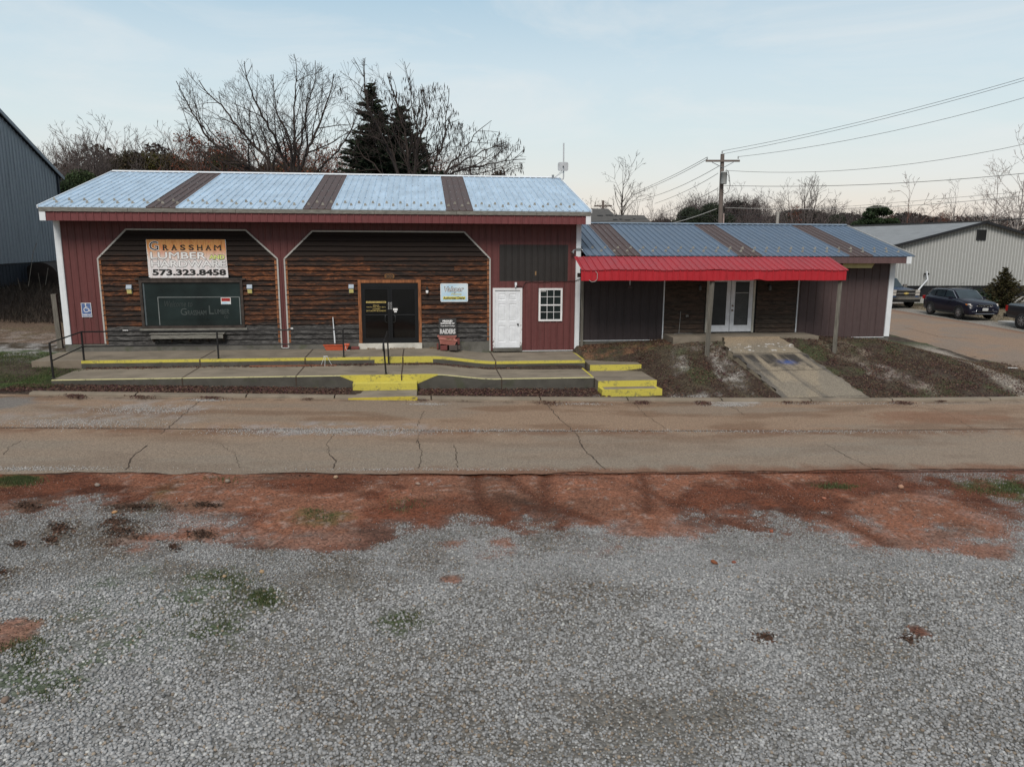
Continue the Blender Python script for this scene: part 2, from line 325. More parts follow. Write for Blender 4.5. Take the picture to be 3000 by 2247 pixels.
def npmesh(name,V,F,mat,parent=None,col=None,smooth=False,pcol=None):
    """V (n,3), F (m,k); col per face / pcol per vertex (.,3)"""
    me=bpy.data.meshes.new(name);n,m,k=len(V),len(F),F.shape[1]
    me.vertices.add(n);me.vertices.foreach_set('co',np.asarray(V,np.float32).ravel())
    me.loops.add(m*k);me.loops.foreach_set('vertex_index',F.astype(np.int32).ravel())
    me.polygons.add(m);me.polygons.foreach_set('loop_start',np.arange(0,m*k,k,dtype=np.int32))
    try: me.polygons.foreach_set('loop_total',np.full(m,k,np.int32))
    except Exception: pass
    me.update(calc_edges=True)
    if smooth: me.polygons.foreach_set('use_smooth',np.ones(m,bool))
    if col is not None:
        a=me.attributes.new('col','FLOAT_COLOR','FACE');a.data.foreach_set('color',np.c_[col,np.ones(len(col))].astype(np.float32).ravel())
    if pcol is not None:
        a=me.attributes.new('col','FLOAT_COLOR','POINT');a.data.foreach_set('color',np.c_[pcol,np.ones(len(pcol))].astype(np.float32).ravel())
    me.materials.append(M[mat]);o=bpy.data.objects.new(name,me);COL.objects.link(o)
    if parent:o.parent=parent
    return o
def vnoise(x,y,s,seed=0):
    """smooth value noise 0..1"""
    r=np.random.default_rng(seed).random((256,256));x=np.asarray(x)*s;y=np.asarray(y)*s
    xi,yi=np.floor(x).astype(int),np.floor(y).astype(int);fx,fy=x-xi,y-yi;fx=fx*fx*(3-2*fx);fy=fy*fy*(3-2*fy)
    g=lambda a,b:r[a%256,b%256]
    return (g(xi,yi)*(1-fx)+g(xi+1,yi)*fx)*(1-fy)+(g(xi,yi+1)*(1-fx)+g(xi+1,yi+1)*fx)*fy
def fbm(x,y,s,seed=0,o=4): return sum(vnoise(x,y,s*2**i,seed+i)*.5**i for i in range(o))/sum(.5**i for i in range(o))
def sstep(a,b,x): t_=np.clip((x-a)/(b-a),0,1);return t_*t_*(3-2*t_)
# ------------------------------------------------------------------ terrain
def zroad(x): return np.interp(x,[-60,-25,-16,-9,2.4,12.5,18,30,60],[.35,.0,-.27,-.5,-.86,-1.1,-1.17,-1.2,-1.25])
KX=np.array([-60,-25,-19,-17.6,-16,-12,-6,0,5.5,9,13,17,21,26,34,60.])
KR={-5.25:None,-5.05:None,
-3.9:[.5,.1,-.1,-.15,-.2,-.36,-.53,-.72,-.82,-.64,-.60,-.75,-1.0,-1.12,-1.12,-1.1],
-2.1:[.6,.25,.05,0,-.08,-.2,-.42,-.45,-.55,-.14,-.0,-.27,-.88,-1.05,-1.05,-1.0],
-1.2:[.7,.4,.15,.1,.02,-.1,-.3,-.3,-.25,.24,.37,.10,-.83,-.98,-.95,-.9],
0:[.8,.5,.25,.18,.12,-.03,-.2,-.2,.05,.26,.36,.17,-.78,-.92,-.88,-.8],
4:[1,.9,.6,.35,.3,.18,.1,.1,.1,.2,.2,.1,-.68,-.74,-.7,-.6],
6.5:[1.1,1.1,.95,.45,.3,.3,.2,.2,.2,.2,.2,.05,-.62,-.64,-.62,-.5],
8.5:[1.3,1.45,1.45,.75,.5,.5,.4,.4,.3,.2,.2,.0,-.58,-.6,-.57,-.5],
11:[1.4,1.5,1.5,1.3,.9,.8,.7,.6,.4,.2,.2,-.1,-.55,-.55,-.55,-.45],
20:[1.6,1.6,1.6,1.6,1.5,1.4,1.2,1.,.6,.3,.1,-.2,-.5,-.5,-.45,-.4],
40:[2.6,2.6,2.5,2.4,2.4,2.2,2.,1.6,1.,.5,.2,0,-.3,-.4,-.4,-.3],
100:[3,3,3,3,3,3,2.6,2,1.2,.6,.4,.2,.2,.2,.3,.6],
260:[4,4,4,4,4,4,4,3,3,3,3,3,3,3,3,3]}
for _y in KR:      # the ground stays below the walks right up to their free end
    if KR[_y] is not None: KR[_y]=list(np.insert(KR[_y],9-1,[(-.34 if _y in(-1.2,0,-2.1) else (-.80 if _y==-3.9 else float(np.interp(5.25,KX,KR[_y]))))]))
KX=np.insert(KX,8,5.25)
KY=np.array(sorted(KR));KZ=np.array([zroad(KX)+(0 if y==-5.25 else .07) if KR[y] is None else KR[y] for y in KY])
def gz(x,y):
    x=np.asarray(x,float);y=np.asarray(y,float)
    zz=np.stack([np.interp(x,KX,row) for row in KZ],0)
    yi=np.clip(np.searchsorted(KY,y)-1,0,len(KY)-2);t_=np.clip((y-KY[yi])/(KY[yi+1]-KY[yi]),0,1)
    a=np.take_along_axis(zz,yi[None],0)[0];b=np.take_along_axis(zz,yi[None]+1,0)[0];z=a+(b-a)*t_
    return np.where(y<=-5.25,zroad(x),z)
def gz1(x,y): return float(gz(np.array([x]),np.array([y]))[0])
def grid(xs,ys):
    X,Y=np.meshgrid(xs,ys);nx,ny=len(xs),len(ys);i=np.arange(nx*ny).reshape(ny,nx)
    return X.ravel(),Y.ravel(),np.stack([i[:-1,:-1],i[:-1,1:],i[1:,1:],i[1:,:-1]],-1).reshape(-1,4)
def mixc(base,c,m): return base*(1-m[:,None])+np.array(c)[None]*m[:,None]
def blob(X,Y,cx,cy,rx,ry,seed,soft=.35,ang=0.):
    dx,dy=X-cx,Y-cy;c,s_=math.cos(ang),math.sin(ang);a=(dx*c+dy*s_)/rx;b=(-dx*s_+dy*c)/ry
    d=np.sqrt(a*a+b*b)+(fbm(X,Y,1.6,seed)-.5)*1.5+(fbm(X,Y,7.,seed+3)-.5)*.9;return 1-sstep(1-soft,1+soft,d)
def pxblob(X,Y,u,v,ru,rv,seed,z,soft=.35):
    P=atZ(u,v,z);Q=atZ(u+ru,v,z);R_=atZ(u,v+rv,z);T=atZ(u,v-rv,z);return blob(X,Y,P[0],P[1],abs(Q[0]-P[0]),abs(T[1]-R_[1])/2,seed,soft)
# ground sheet -------------------------------------------------------
xs=np.unique(np.round(np.concatenate([np.linspace(-400,-70,12),np.arange(-70,-20,2.),np.arange(-20,27,.11),np.arange(27,50,.6),np.arange(50,130,4),np.linspace(130,500,12)]),3))
ys=np.unique(np.round(np.concatenate([[-700,-300,-150,-80,-60,-45,-30,-21.5,-14],np.arange(-12.3,-5.3,1.2),np.arange(-5.25,9,.11),np.arange(9,26,.5),np.arange(26,120,4),np.linspace(120,700,16)]),3))
X,Y,F=grid(xs,ys);Z=gz(X,Y)+(fbm(X,Y,1.1,3)-.5)*.07*sstep(-5.1,-4.6,Y)*(1-sstep(40,60,Y))-.03
Z=np.where(Y<-5.2,Z-.05,Z)
n1=fbm(X,Y,.9,11);n2=fbm(X,Y,3.5,21);n3=fbm(X,Y,.3,31)
C=np.tile(np.array([.070,.056,.040]),(len(X),1))              # dead winter grass
C=mixc(C,(.050,.033,.027),sstep(.42,.56,n2)*.85)                # fallen leaves, dark thatch
C=mixc(C,(.055,.075,.030),sstep(.56,.66,n1)*.6)
leafy=((Y<-3.8)&(Y>-5.1)&(X<6))|((Y<-1.9)&(Y>-2.6)&(X<5.5)&(X>-11))
C=mixc(C,(.052,.036,.030),leafy*1.*(.7+.3*n2))
C=mixc(C,(.05,.085,.022),sstep(.42,.55,n1)*((X<-11)&(Y<1)&(Y>-4.6))*.85)          # grass left of the walk
lg=((X<-11.6)&(X>-19))*sstep(-1.5,-.2,Y+.35*(X+14)*.3)*(1-sstep(3.2,4.2,Y+.35*(X+14)))
C=mixc(C,(.30,.29,.28),np.clip(lg,0,1)*sstep(.35,.6,n2)*.9);C=mixc(C,(.20,.14,.10),((X<-11.9)&(Y>1.6)&(Y<7.5))*.6)
bank=((X<-11)&(Y>6.8))*1.;C=mixc(C,(.035,.028,.024),bank*.85*(1-sstep(24,36,Y)))
C=mixc(C,(.24,.13,.075),((X>5.6)&(X<10)&(Y>-1.3)&(Y<.1))*sstep(.35,.6,n2)*.6)      # bare dirt at the annex wall
for cu,cv,ru,rv,z_,c_,a_ in [(2130,1043,110,9,-.2,(.42,.38,.34),.8),(1985,1072,35,9,-.4,(.40,.38,.35),.8),(2145,1110,35,18,-.65,(.40,.38,.35),.8),(2470,1058,60,10,-.4,(.30,.25,.2),.7),(2590,1120,50,12,-.9,(.36,.31,.28),.8),(2700,1135,40,8,-.9,(.36,.3,.26),.7),(1800,1165,60,5,-.95,(.40,.39,.37),.7),(2040,1168,60,4,-1,(.4,.39,.37),.7),(1850,1030,80,8,-.2,(.06,.085,.03),.7),(2420,1035,30,8,-.2,(.06,.085,.03),.5),(2420,1005,70,8,.1,(.26,.2,.15),.6)]:
    C=mixc(C,c_,pxblob(X,Y,cu,cv,ru,rv,int(cu),z_)*a_*.8*(.15+.85*sstep(.45,.62,n2)))
# gravel track beside the side street
A,B=atZ(2740,1022,-.62),atZ(3010,1140,-.95);dd=np.array([B[0]-A[0],B[1]-A[1]]);ll=np.hypot(*dd);dd/=ll
dist=np.abs((X-A[0])*-dd[1]+(Y-A[1])*dd[0]);al=(X-A[0])*dd[0]+(Y-A[1])*dd[1]
C=mixc(C,(.33,.29,.25),(1-sstep(.25,.75,dist+(n2-.5)*.5))*sstep(-3,0,al)*.9)
# far shoulder, gravel and tan grass beyond the side street
C=mixc(C,(.27,.25,.225),((X>29.2)&(X<31.3)&(Y<24)&(Y>-10))*.85);C=mixc(C,(.20,.165,.115),((X>31.6)&(X<60)&(Y<21)&(Y>-10))*.9)
C=mixc(C,(.09,.075,.055),sstep(30,60,Y)*.6)
tag(npmesh('ground',np.c_[X,Y,Z],F,'ground_mat',pcol=C,smooth=True),kind='structure')
# gravel lot ----------------------------------------------------------
xs=np.unique(np.round(np.concatenate([[-80,-50,-30,-20],np.arange(-15,17,.065),[20,30,45,70]]),3));ys=np.unique(np.round(np.concatenate([[-60,-45,-34,-27,-24],np.arange(-22,-12.26,.065),[-12.25,-12.05]]),3))
X,Y,F=grid(xs,ys)
def lotmask(X,Y):
    n1=fbm(X,Y,.55,41,5);n2=fbm(X,Y,2.4,51,4);n3=fbm(X,Y*2.2,.9,61,4)
    yb=-15.25+.25*np.sin(X*.5+1)+np.interp(X,[-10,-5,-2,1,4,7,10,13],[.75,.45,.0,.05,.35,.45,.1,-.35])
    dirt=sstep(-.95,.45,(Y-yb)+(n1-.5)*2.4+(n2-.5)*1.6+(fbm(X,Y,6.5,44)-.5)*1.1)
    for u,v,ru,rv,s_ in [(2650,1580,190,30,1),(2870,1610,110,25,2),(1950,1560,160,26,3),(700,1590,60,20,6),(900,1630,160,28,4),(1320,1728,30,14,5),(2130,1530,170,30,8),(1070,1590,90,40,9),(2690,1850,35,22,7),(30,1940,60,45,12)]:
        dirt=np.maximum(dirt,pxblob(X,Y,u,v,ru,rv,s_,-.95)*.85)
    dirt*=1-.55*pxblob(X,Y,450,1545,260,30,14,-.7);dirt*=1-.8*pxblob(X,Y,120,1570,260,90,15,-.7);dirt*=1-.5*sstep(8.5,11,X)*sstep(.45,.6,n2)
    green=np.zeros_like(X)
    for u,v,ru,rv,a_ in [(560,1850,190,110,.55),(620,1760,150,60,.5),(100,2010,170,110,.55),(230,1900,160,90,.3),(350,1750,90,40,.4),(760,1780,60,30,.5),(1190,1840,70,35,.5),(45,1452,60,16,1.),(930,1540,70,22,.45),(480,1480,40,50,.4),(2940,1400,100,25,.6)]:
        green=np.maximum(green,pxblob(X,Y,u,v,ru,rv,int(u+v),-.85,.5)*a_)
    green=np.minimum(1,green*1.5)*(.25+.75*sstep(.40,.58,n2))
    dark=np.zeros_like(X)
    for u,v,ru,rv,a_ in [(350,1600,80,42,.9),(340,1565,60,20,.6),(180,1590,55,25,.75),(160,1625,40,16,.6),(590,1600,35,25,.7),(410,1520,110,14,.8),(580,1515,70,16,.7),(90,1530,60,22,.6),(510,1640,30,18,.5),(60,1640,30,14,.8),(20,1725,50,22,.8),(1590,1470,40,50,.3),(1420,1430,130,70,.35),(840,1420,120,8,.5),(310,1408,40,12,.8)]:
        dark=np.maximum(dark,pxblob(X,Y,u,v,ru,rv,int(u*3+v),-.85,.45)*a_)
    fine=np.zeros_like(X)
    for u,v,ru,rv,a_ in [(1950,2110,260,70,.9),(1800,2200,300,60,.6),(2600,1900,120,40,.5),(2600,2000,120,50,.25),(1000,1950,400,60,.3),(420,1700,160,40,.4),(960,1745,110,35,.45)]:
        fine=np.maximum(fine,pxblob(X,Y,u,v,ru,rv,int(u*2+v),-.9,.5)*a_)
    mo=sstep(.47,.64,fbm(X,Y*1.25,1.0,47,5)*.75+fbm(X,Y,4.5,49)*.25)*np.interp(X,[-8,0,4,10],[.9,.75,.35,.25])*(1-.5*sstep(-16,-21,Y));dark=np.maximum(dark,mo*.75*(1-dirt))
    return dirt,green,dark,fine,n1,n2,n3
dirt,green,dark,fine,n1,n2,n3=lotmask(X,Y)
C=np.tile(np.array([.165,.160,.150]),(len(X),1));C=mixc(C,(.29,.30,.31),sstep(.5,.62,n1)*.5);C=mixc(C,(.15,.142,.128),sstep(.52,.70,n3)*.3)
C=mixc(C,(.14,.132,.118),fine*.8)
dc=np.array([.130,.045,.024])[None]*(.6+.8*n2[:,None]);dc=dc*(1-sstep(.5,.7,n3)[:,None]*.4)+np.array([.25,.14,.095])[None]*sstep(.5,.62,n1)[:,None]*.35
C=C*(1-dirt[:,None])+dc*dirt[:,None]
C=mixc(C,(.085,.065,.048),dark*.85);C=mixc(C,(.050,.078,.022),green*.9);sp_=vnoise(X,Y,11.,5);C=mixc(C,(.30,.24,.21),dirt*sstep(.72,.9,sp_)*.5*sstep(.4,.65,n1))
# tyre ruts pressed in the clay, arcs running back to the lot
rut=np.zeros_like(X)
for u0,v0,u1,v1,u2,v2 in [(1400,1385,1370,1480,1500,1560),(1480,1400,1560,1470,1750,1530),(1850,1420,1990,1480,2200,1540),(2200,1420,2450,1490,2600,1590),(1600,1395,1590,1440,1600,1500),(1880,1395,1900,1440,1900,1500)]:
    P=[atZ(a,b,-.9)[:2] for a,b in ((u0,v0),(u1,v1),(u2,v2))]
    for t_ in np.linspace(0,1,60):
        c_=(1-t_)**2*P[0]+2*t_*(1-t_)*P[1]+t_*t_*P[2]
        rut=np.maximum(rut,np.exp(-((X-c_[0])**2+(Y-c_[1])**2)/.022))
C=mixc(C,(.085,.030,.016),rut*.8*dirt)
edge=np.exp(-((Y+12.32+.05*(n2-.5))/.07)**2)*sstep(-1.5,0,X);C=mixc(C,(.10,.032,.016),edge*.8)
Z=gz(X,Y)+(n1-.5)*.10*sstep(-12.3,-13,Y)*(-1)*-1+(n2-.5)*.035-rut*.035-edge*.04-.0
Z=np.where(Y>-12.3,gz(X,Y)-.012,Z)
LOT=(X,Y,Z)
tag(npmesh('gravel_lot',np.c_[X,Y,Z],F,'lot_mat',pcol=C,smooth=True),kind='structure')
# road ------------------------------------------------------------------
xs=np.unique(np.round(np.concatenate([[-80,-60,-45,-30,-20],np.arange(-14,21,.12),[24,30,45,80]]),3));ys=np.round(np.linspace(-12.27,-5.2,60),3)
X,Y,F=grid(xs,ys);Y=np.where(Y<-12.2,Y+(fbm(X,X*0,1.7,75)-.45)*.30,Y);n1=fbm(X*.45,Y*1.3,1.1,71,5);n2=fbm(X,Y,3.3,81);n3=fbm(X*.3,Y*1.6,.8,91)
C=np.tile(np.array([.262,.185,.130]),(len(X),1));C=mixc(C,(.225,.18,.14),sstep(.45,.6,n3)*.7);C=mixc(C,(.17,.105,.068),sstep(.55,.7,n1)*.65)
C=mixc(C,(.22,.19,.155),sstep(-9,-10.5,Y)*.55);C=mixc(C,(.17,.075,.042),sstep(-11.7,-12.25,Y+(n2-.5)*.7)*.75*sstep(-3,2,X));C=mixc(C,(.10,.075,.055),np.exp(-((Y+5.42)/.10)**2)*sstep(.42,.6,n2)*.8);C=mixc(C,(.16,.082,.05),np.exp(-((Y+8.95)/.35)**2)*sstep(.35,.6,n2)*.7)
C=mixc(C,(.31,.29,.28),pxblob(X,Y,450,1195,190,14,5,-.6)*.55*sstep(.4,.6,n2));C=mixc(C,(.32,.30,.30),pxblob(X,Y,950,1262,330,16,6,-.75)*.6*sstep(.4,.6,n2))
C=mixc(C,(.30,.28,.27),pxblob(X,Y,250,1235,260,20,7,-.6)*.4*sstep(.4,.6,n2));C=mixc(C,(.17,.16,.15),pxblob(X,Y,20,1175,80,14,8,-.4)*.9)
C=mixc(C,(.34,.32,.30),pxblob(X,Y,2140,1185,80,7,9,-1.1)*.8);C=mixc(C,(.2,.10,.06),pxblob(X,Y,2750,1225,200,16,10,-1.15)*.6)
Z=gz(X,Y)+.004-.02*np.exp(-((Y+8.75)/.12)**2)
road=tag(npmesh('road',np.c_[X,Y,Z],F,'road_mat',pcol=C,smooth=True),kind='structure')
def ribbon_path(mb,pts,wd,mat,zf,off=.006,jag=.03,seg=.12):
    P=[];pts=[np.array(p[:2],float) for p in pts]
    for a,b in zip(pts[:-1],pts[1:]):
        n=max(2,int(np.linalg.norm(b-a)/seg));P+=[a+(b-a)*i/n for i in range(n)]
    P.append(pts[-1]);P=[p+np.array([random.uniform(-jag,jag),random.uniform(-jag,jag)]) for p in P];Lf=[]
    for i,p in enumerate(P):
        d=P[min(i+1,len(P)-1)]-P[max(i-1,0)];d/=np.linalg.norm(d)+1e-9;nrm=np.array([-d[1],d[0]]);w_=wd*random.uniform(.5,1.3)/2
        for s_ in(-1,1):
            q=p+nrm*w_*s_;Lf.append((q[0],q[1],zf(q[0],q[1])+off))
    mb.add(Lf,[(2*i,2*i+1,2*i+3,2*i+2) for i in range(len(P)-1)],mat)
paint('crack',(.060,.043,.032),.95)
mb=MB()
for a,b,wd in [((1600,1182),(1690,1272),.05),((1690,1275),(1775,1374),.07),((590,1168),(470,1270),.04),((430,1305),(368,1375),.07),((972,1372),(965,1330),.06),((965,1330),(985,1265),.03),((1225,1372),(1222,1290),.05),((1222,1300),(1232,1262),.03),((1340,1372),(1332,1305),.05),((700,1370),(640,1300),.02),((1855,1180),(1950,1255),.03),((2105,1180),(2180,1215),.04),((2420,1300),(2560,1374),.035),((1245,1205),(1225,1250),.03),((60,1290),(10,1330),.03),((2700,1180),(2850,1255),.025)]:
    z_=zroad(atZ(a[0],a[1],-.8)[0]);A,B=atZ(*a,z_),atZ(*b,z_);m_=(A+B)/2+np.array([random.uniform(-.15,.15),0,0])
    ribbon_path(mb,[A,m_,B],wd*.42,'crack',lambda x,y:float(zroad(x)),.009)
ribbon_path(mb,[(-14,-8.75),(0,-8.78),(20,-8.72)],.035,'crack',lambda x,y:float(zroad(x)),-.004,.012,.2)
ribbon_path(mb,[(-14,-12.3),(20,-12.3)],.025,'crack',lambda x,y:float(zroad(x)),.002,.02,.2)
o=mb.build('road_cracks',road,local=True);o['kind']='stuff'
# side street beyond the annex
xs=np.linspace(22.3,29.7,26);ys=np.concatenate([np.linspace(-12,30,120),[45,80]]);X,Y,F=grid(xs,ys);X=X+(Y-7)*.018+np.where(X<23,(Y<4)*(4-Y)*-.10,0)
n1=fbm(X,Y,.8,101);C=np.tile(np.array([.25,.175,.125]),(len(X),1));C=mixc(C,(.21,.17,.14),sstep(.45,.6,n1)*.7);C=mixc(C,(.17,.08,.05),(np.exp(-((X-29.3)/.3)**2))*.6)
ss=tag(npmesh('side_street',np.c_[X,Y,gz(X,Y)+.02-.06*((X-(Y-7)*.018<22.35)|(Y<-11.9)|(X>29.65))],F,'road_mat',pcol=C,smooth=True),kind='structure')
mb=MB();
for pts in ([atZ(2650,962,-.6),atZ(2750,985,-.6),atZ(2860,1000,-.75)],): ribbon_path(mb,pts,.03,'crack',gz1,.026)
o=mb.build('street_cracks',ss,local=True);o['kind']='stuff'
# kerb along the road: cast sections with gaps
mb=MB();x=-10.55
while x<32:
    l=random.uniform(2.4,3.3);x1=min(x+l,32)
    nn=6
    for i in range(nn):
        a,b=x+(x1-.04-x)*i/nn,x+(x1-.04-x)*(i+1)/nn;za,zb=float(zroad(a)),float(zroad(b));pr=[(-5.30,-.06),(-5.27,.055),(-5.22,.085),(-5.03,.09),(-5.0,.0)]
        vs=[(a,y_,za+z_) for y_,z_ in pr]+[(b,y_,zb+z_) for y_,z_ in pr];k=len(pr)
        mb.add(vs,[(j,j+k,j+1+k,j+1) for j in range(k-1)],'kerb_concrete',False)
    mb.add([(x,y_,float(zroad(x))+z_) for y_,z_ in pr],[(4,3,2,1,0)],'kerb_concrete');mb.add([(x1-.04,y_,float(zroad(x1))+z_) for y_,z_ in pr],[(0,1,2,3,4)],'kerb_concrete')
    x=x1
tag(mb.build('kerb'),kind='structure')
mb=MB();mb.prism([(31.35,11.5,-.57),(32.1,11.5,-.57),(32.1,11.5,-.47),(31.35,11.5,-.47)],(.9,-13,-.25),'pale_concrete')
tag(mb.build('street_kerb'),kind='structure')
# ------------------------------------------------------------------ walks in front of the store
def zp(x): return -.2*float(sstep(.2,2.5,np.array([x]))[0])
def zl(x): return -.26-.18*float(sstep(.1,2.3,np.array([x]))[0])
def walk(name,x0,x1,prof,zf,n=70):
    """prof(x): list of (y,dz,material of the face that follows)"""
    mb=MB();xs=np.linspace(x0,x1,n+1)
    for a,b in zip(xs[:-1],xs[1:]):
        pa,pb=prof((a+b)/2),prof((a+b)/2);za,zb=zf(a),zf(b)
        for i in range(len(pa)-1): mb.quad((a,pa[i][0],za+pa[i][1]),(a,pa[i+1][0],za+pa[i+1][1]),(b,pb[i+1][0],zb+pb[i+1][1]),(b,pb[i][0],zb+pb[i][1]),pa[i][2])
    for x_,zv in ((x0,zf(x0)),(x1,zf(x1))):
        p=prof(x_);mb.poly([(x_,q[0],zv+q[1]) for q in p]+[(x_,p[0][0],zv+p[-1][1])],'old_concrete')
    return mb
hy=lambda x:.22 if -1.55<x<.35 else .105
def prof_p(x):
    if x<-10.5: return [(0,0,'concrete'),(-1.95,-.015,'kerb_concrete'),(-1.955,-.3,'')]
    return [(0,0,'concrete'),(-1.915,-.014,'yellow_paint'),(-1.95,-.018,'yellow_paint'),(-1.953,-hy(x),'old_concrete'),(-1.953,-.36,'')]
mb=walk('sidewalk',-12.0,5.42,prof_p,zp,120)
# yellow stripe down the free right edge
mb.quad((5.36,0,-.196),(5.36,-1.9,-.21),(5.424,-1.9,-.21),(5.424,0,-.196),'yellow_paint');mb.quad((5.424,0,-.196),(5.424,-1.95,-.21),(5.424,-1.95,-.33),(5.424,0,-.31),'yellow_paint')
for u in (635,916,1183,1442): 
    x_=atZ(u,1027,-.03)[0];x2=x_
    mb.quad((x_-.02,-.02,zp(x_)+.004),(x_+.02,-.02,zp(x_)+.004),(x2+.02,-1.93,zp(x2)-.010),(x2-.02,-1.93,zp(x2)-.010),'crack')
    mb.quad((x_-.02,-1.957,zp(x_)-.02),(x_+.02,-1.957,zp(x_)-.02),(x2+.02,-1.957,zp(x2)-.3),(x2-.02,-1.957,zp(x2)-.3),'crack')
tag(mb.build('upper_sidewalk'),kind='structure')
def prof_l(x):
    if -2.45<x<.45:
        t_=min(1,max(0,min(x+2.45,.45-x)/.6));h=.02+.26*t_
        return [(-1.95,0,'concrete'),(-3.80,-.014,'yellow_paint'),(-3.85,-.018,'yellow_paint'),(-3.853,-.02-h,'old_concrete'),(-3.84,-.5,'')]
    return [(-1.95,0,'concrete'),(-3.80,-.014,'pale_yellow'),(-3.85,-.018,'pale_yellow'),(-3.853,-.035,'old_concrete'),(-3.84,-.5,'')]
mb=walk('walk',-10.6,5.3,prof_l,zl,420)
mb.quad((5.24,-2.0,-.436),(5.24,-3.8,-.449),(5.304,-3.8,-.449),(5.304,-2.0,-.436),'yellow_paint')
for u in (635,916,1183,1442):
    x_=atZ(u,1027,-.03)[0]
    mb.quad((x_-.02,-1.97,zl(x_)+.004),(x_+.02,-1.97,zl(x_)+.004),(x_+.02,-3.83,zl(x_)-.011),(x_-.02,-3.83,zl(x_)-.011),'crack')
    mb.quad((x_-.02,-3.857,zl(x_)-.02),(x_+.02,-3.857,zl(x_)-.02),(x_+.02,-3.85,zl(x_)-.3),(x_-.02,-3.85,zl(x_)-.3),'crack')
tag(mb.build('lower_sidewalk'),kind='structure')
mb=MB();mb.box(-2.07,-.17,-4.19,-3.86,-.85,-.455,'yellow_paint');o=thing('concrete_steps','yellow painted concrete step and worn base slab below the glass doors','steps',(-1.1,-4.4,-.78))
mb.build('step',o,bev=.02)
mb=MB();mb.box(-2.02,-.18,-5.30,-4.195,-.95,-.68,'concrete');mb.box(-2.10,-.16,-5.335,-5.303,-.95,-.676,'worn_yellow');mb.box(-1.98,-.22,-5.29,-5.20,-.679,-.674,'worn_yellow');mb.build('base_slab',o)
o=thing('side_steps','three broad yellow edged concrete steps off the right end of the walks','steps',(6.3,-3.4,-.8))
def slab(x0,x1,y0,y1,zt,zb,nm='tread'):
    mb=MB();mb.box(x0,x1,y0+.03,y1,zb,zt,'concrete');mb.box(x0-.004,x1+.004,y0,y0+.034,zb,zt+.003,'yellow_paint');mb.build(nm,o)
slab(5.5,7.23,-2.42,-.95,-.31,-.7);slab(5.34,7.18,-4.3,-2.43,-.5,-.9)
mb=MB();mb.prism([(5.36,-4.76,-.68),(7.22,-4.76,-.68),(7.16,-4.31,-.68),(5.34,-4.31,-.68)],(0,0,-.25),'yellow_paint');mb.box(5.46,7.08,-4.68,-4.33,-.679,-.674,'concrete');mb.build('tread',o)
# ramp and slab at the annex doors
mb=MB();mb.box(8.72,14.1,-1.15,-.0,-.1,.42,'concrete');tag(mb.build('doorstep_slab',bev=.01),kind='structure')
def RP(t_):
    y_=-1.15+(-5.03+1.15)*t_;z_=.415+(zroad(12.4)+.085-.415)*t_+.05*math.sin(t_*3.14);return float(np.interp(t_,[0,.25,.7,1],[10.5,10.35,10.75,11.0])),float(np.interp(t_,[0,.5,1],[12.62,13.1,13.75])),y_,z_
ts=np.linspace(0,1,90);us=np.linspace(0,1,60);V=[];UU,TT=np.meshgrid(us,ts)
for t_ in ts:
    xl,xr,y_,z_=RP(t_)
    for u_ in us: V.append((xl+(xr-xl)*u_+(.04*math.sin(t_*31)+.03*math.sin(t_*67))*(float(u_<.01)-float(u_>.99)),y_,z_))
V=np.array(V);i_=np.arange(90*60).reshape(90,60);F=np.stack([i_[:-1,:-1],i_[1:,:-1],i_[1:,1:],i_[:-1,1:]],-1).reshape(-1,4)[:,::-1]
U_,T_=UU.ravel(),TT.ravel();X,Y=V[:,0],V[:,1];a1=fbm(X,Y,1.3,201);a2=fbm(X,Y,5,202);s1=fbm(U_*9,T_*1.1,1.,203)
C=np.tile(np.array([.26,.22,.165]),(len(X),1));C=mixc(C,(.19,.17,.14),sstep(.4,.6,a1)*.7);C=mixc(C,(.34,.25,.16),sstep(.22,.0,T_)*.5)
st=sstep(.30,.36,T_)*(1-sstep(.45,.62,T_+(a2-.5)*.3))*sstep(.38,.52,s1);C=mixc(C,(.035,.033,.033),st*.92);C=mixc(C,(.09,.085,.08),sstep(.34,.5,T_)*sstep(.47,.6,fbm(U_*6,T_*.9,1.,204))*.75)
C=mixc(C,(.05,.09,.26),np.exp(-((U_-.60)/.10)**2-((T_-.47)/.035)**2)*sstep(.4,.5,a2)*.9)
for tj in (.315,.60,.985): C=mixc(C,(.06,.05,.042),np.exp(-((T_-tj-(a2-.5)*.02)/.006)**2)*.8)
wt=((T_>.13)&(T_<.27))*sstep(.66,.72,fbm(X*1.5,Y*3.,6,205));C=mixc(C,(.6,.6,.6),wt*sstep(.5,.6,fbm(X,Y,1.3,6))*.9)
rm_=npmesh('ramp',V,F,'road_mat',pcol=C,smooth=True);rm_['kind']='structure'
mb=MB();n=12
for i in range(n):
    a,b=RP(i/n),RP((i+1)/n)
    mb.quad((a[0],a[2],a[3]),(a[0],a[2],a[3]-.5),(b[0],b[2],b[3]-.5),(b[0],b[2],b[3]),'ramp_concrete');mb.quad((a[1],a[2],a[3]),(b[1],b[2],b[3]),(b[1],b[2],b[3]-.5),(a[1],a[2],a[3]-.5),'ramp_concrete')
mb.build('ramp_edge',rm_,local=True)

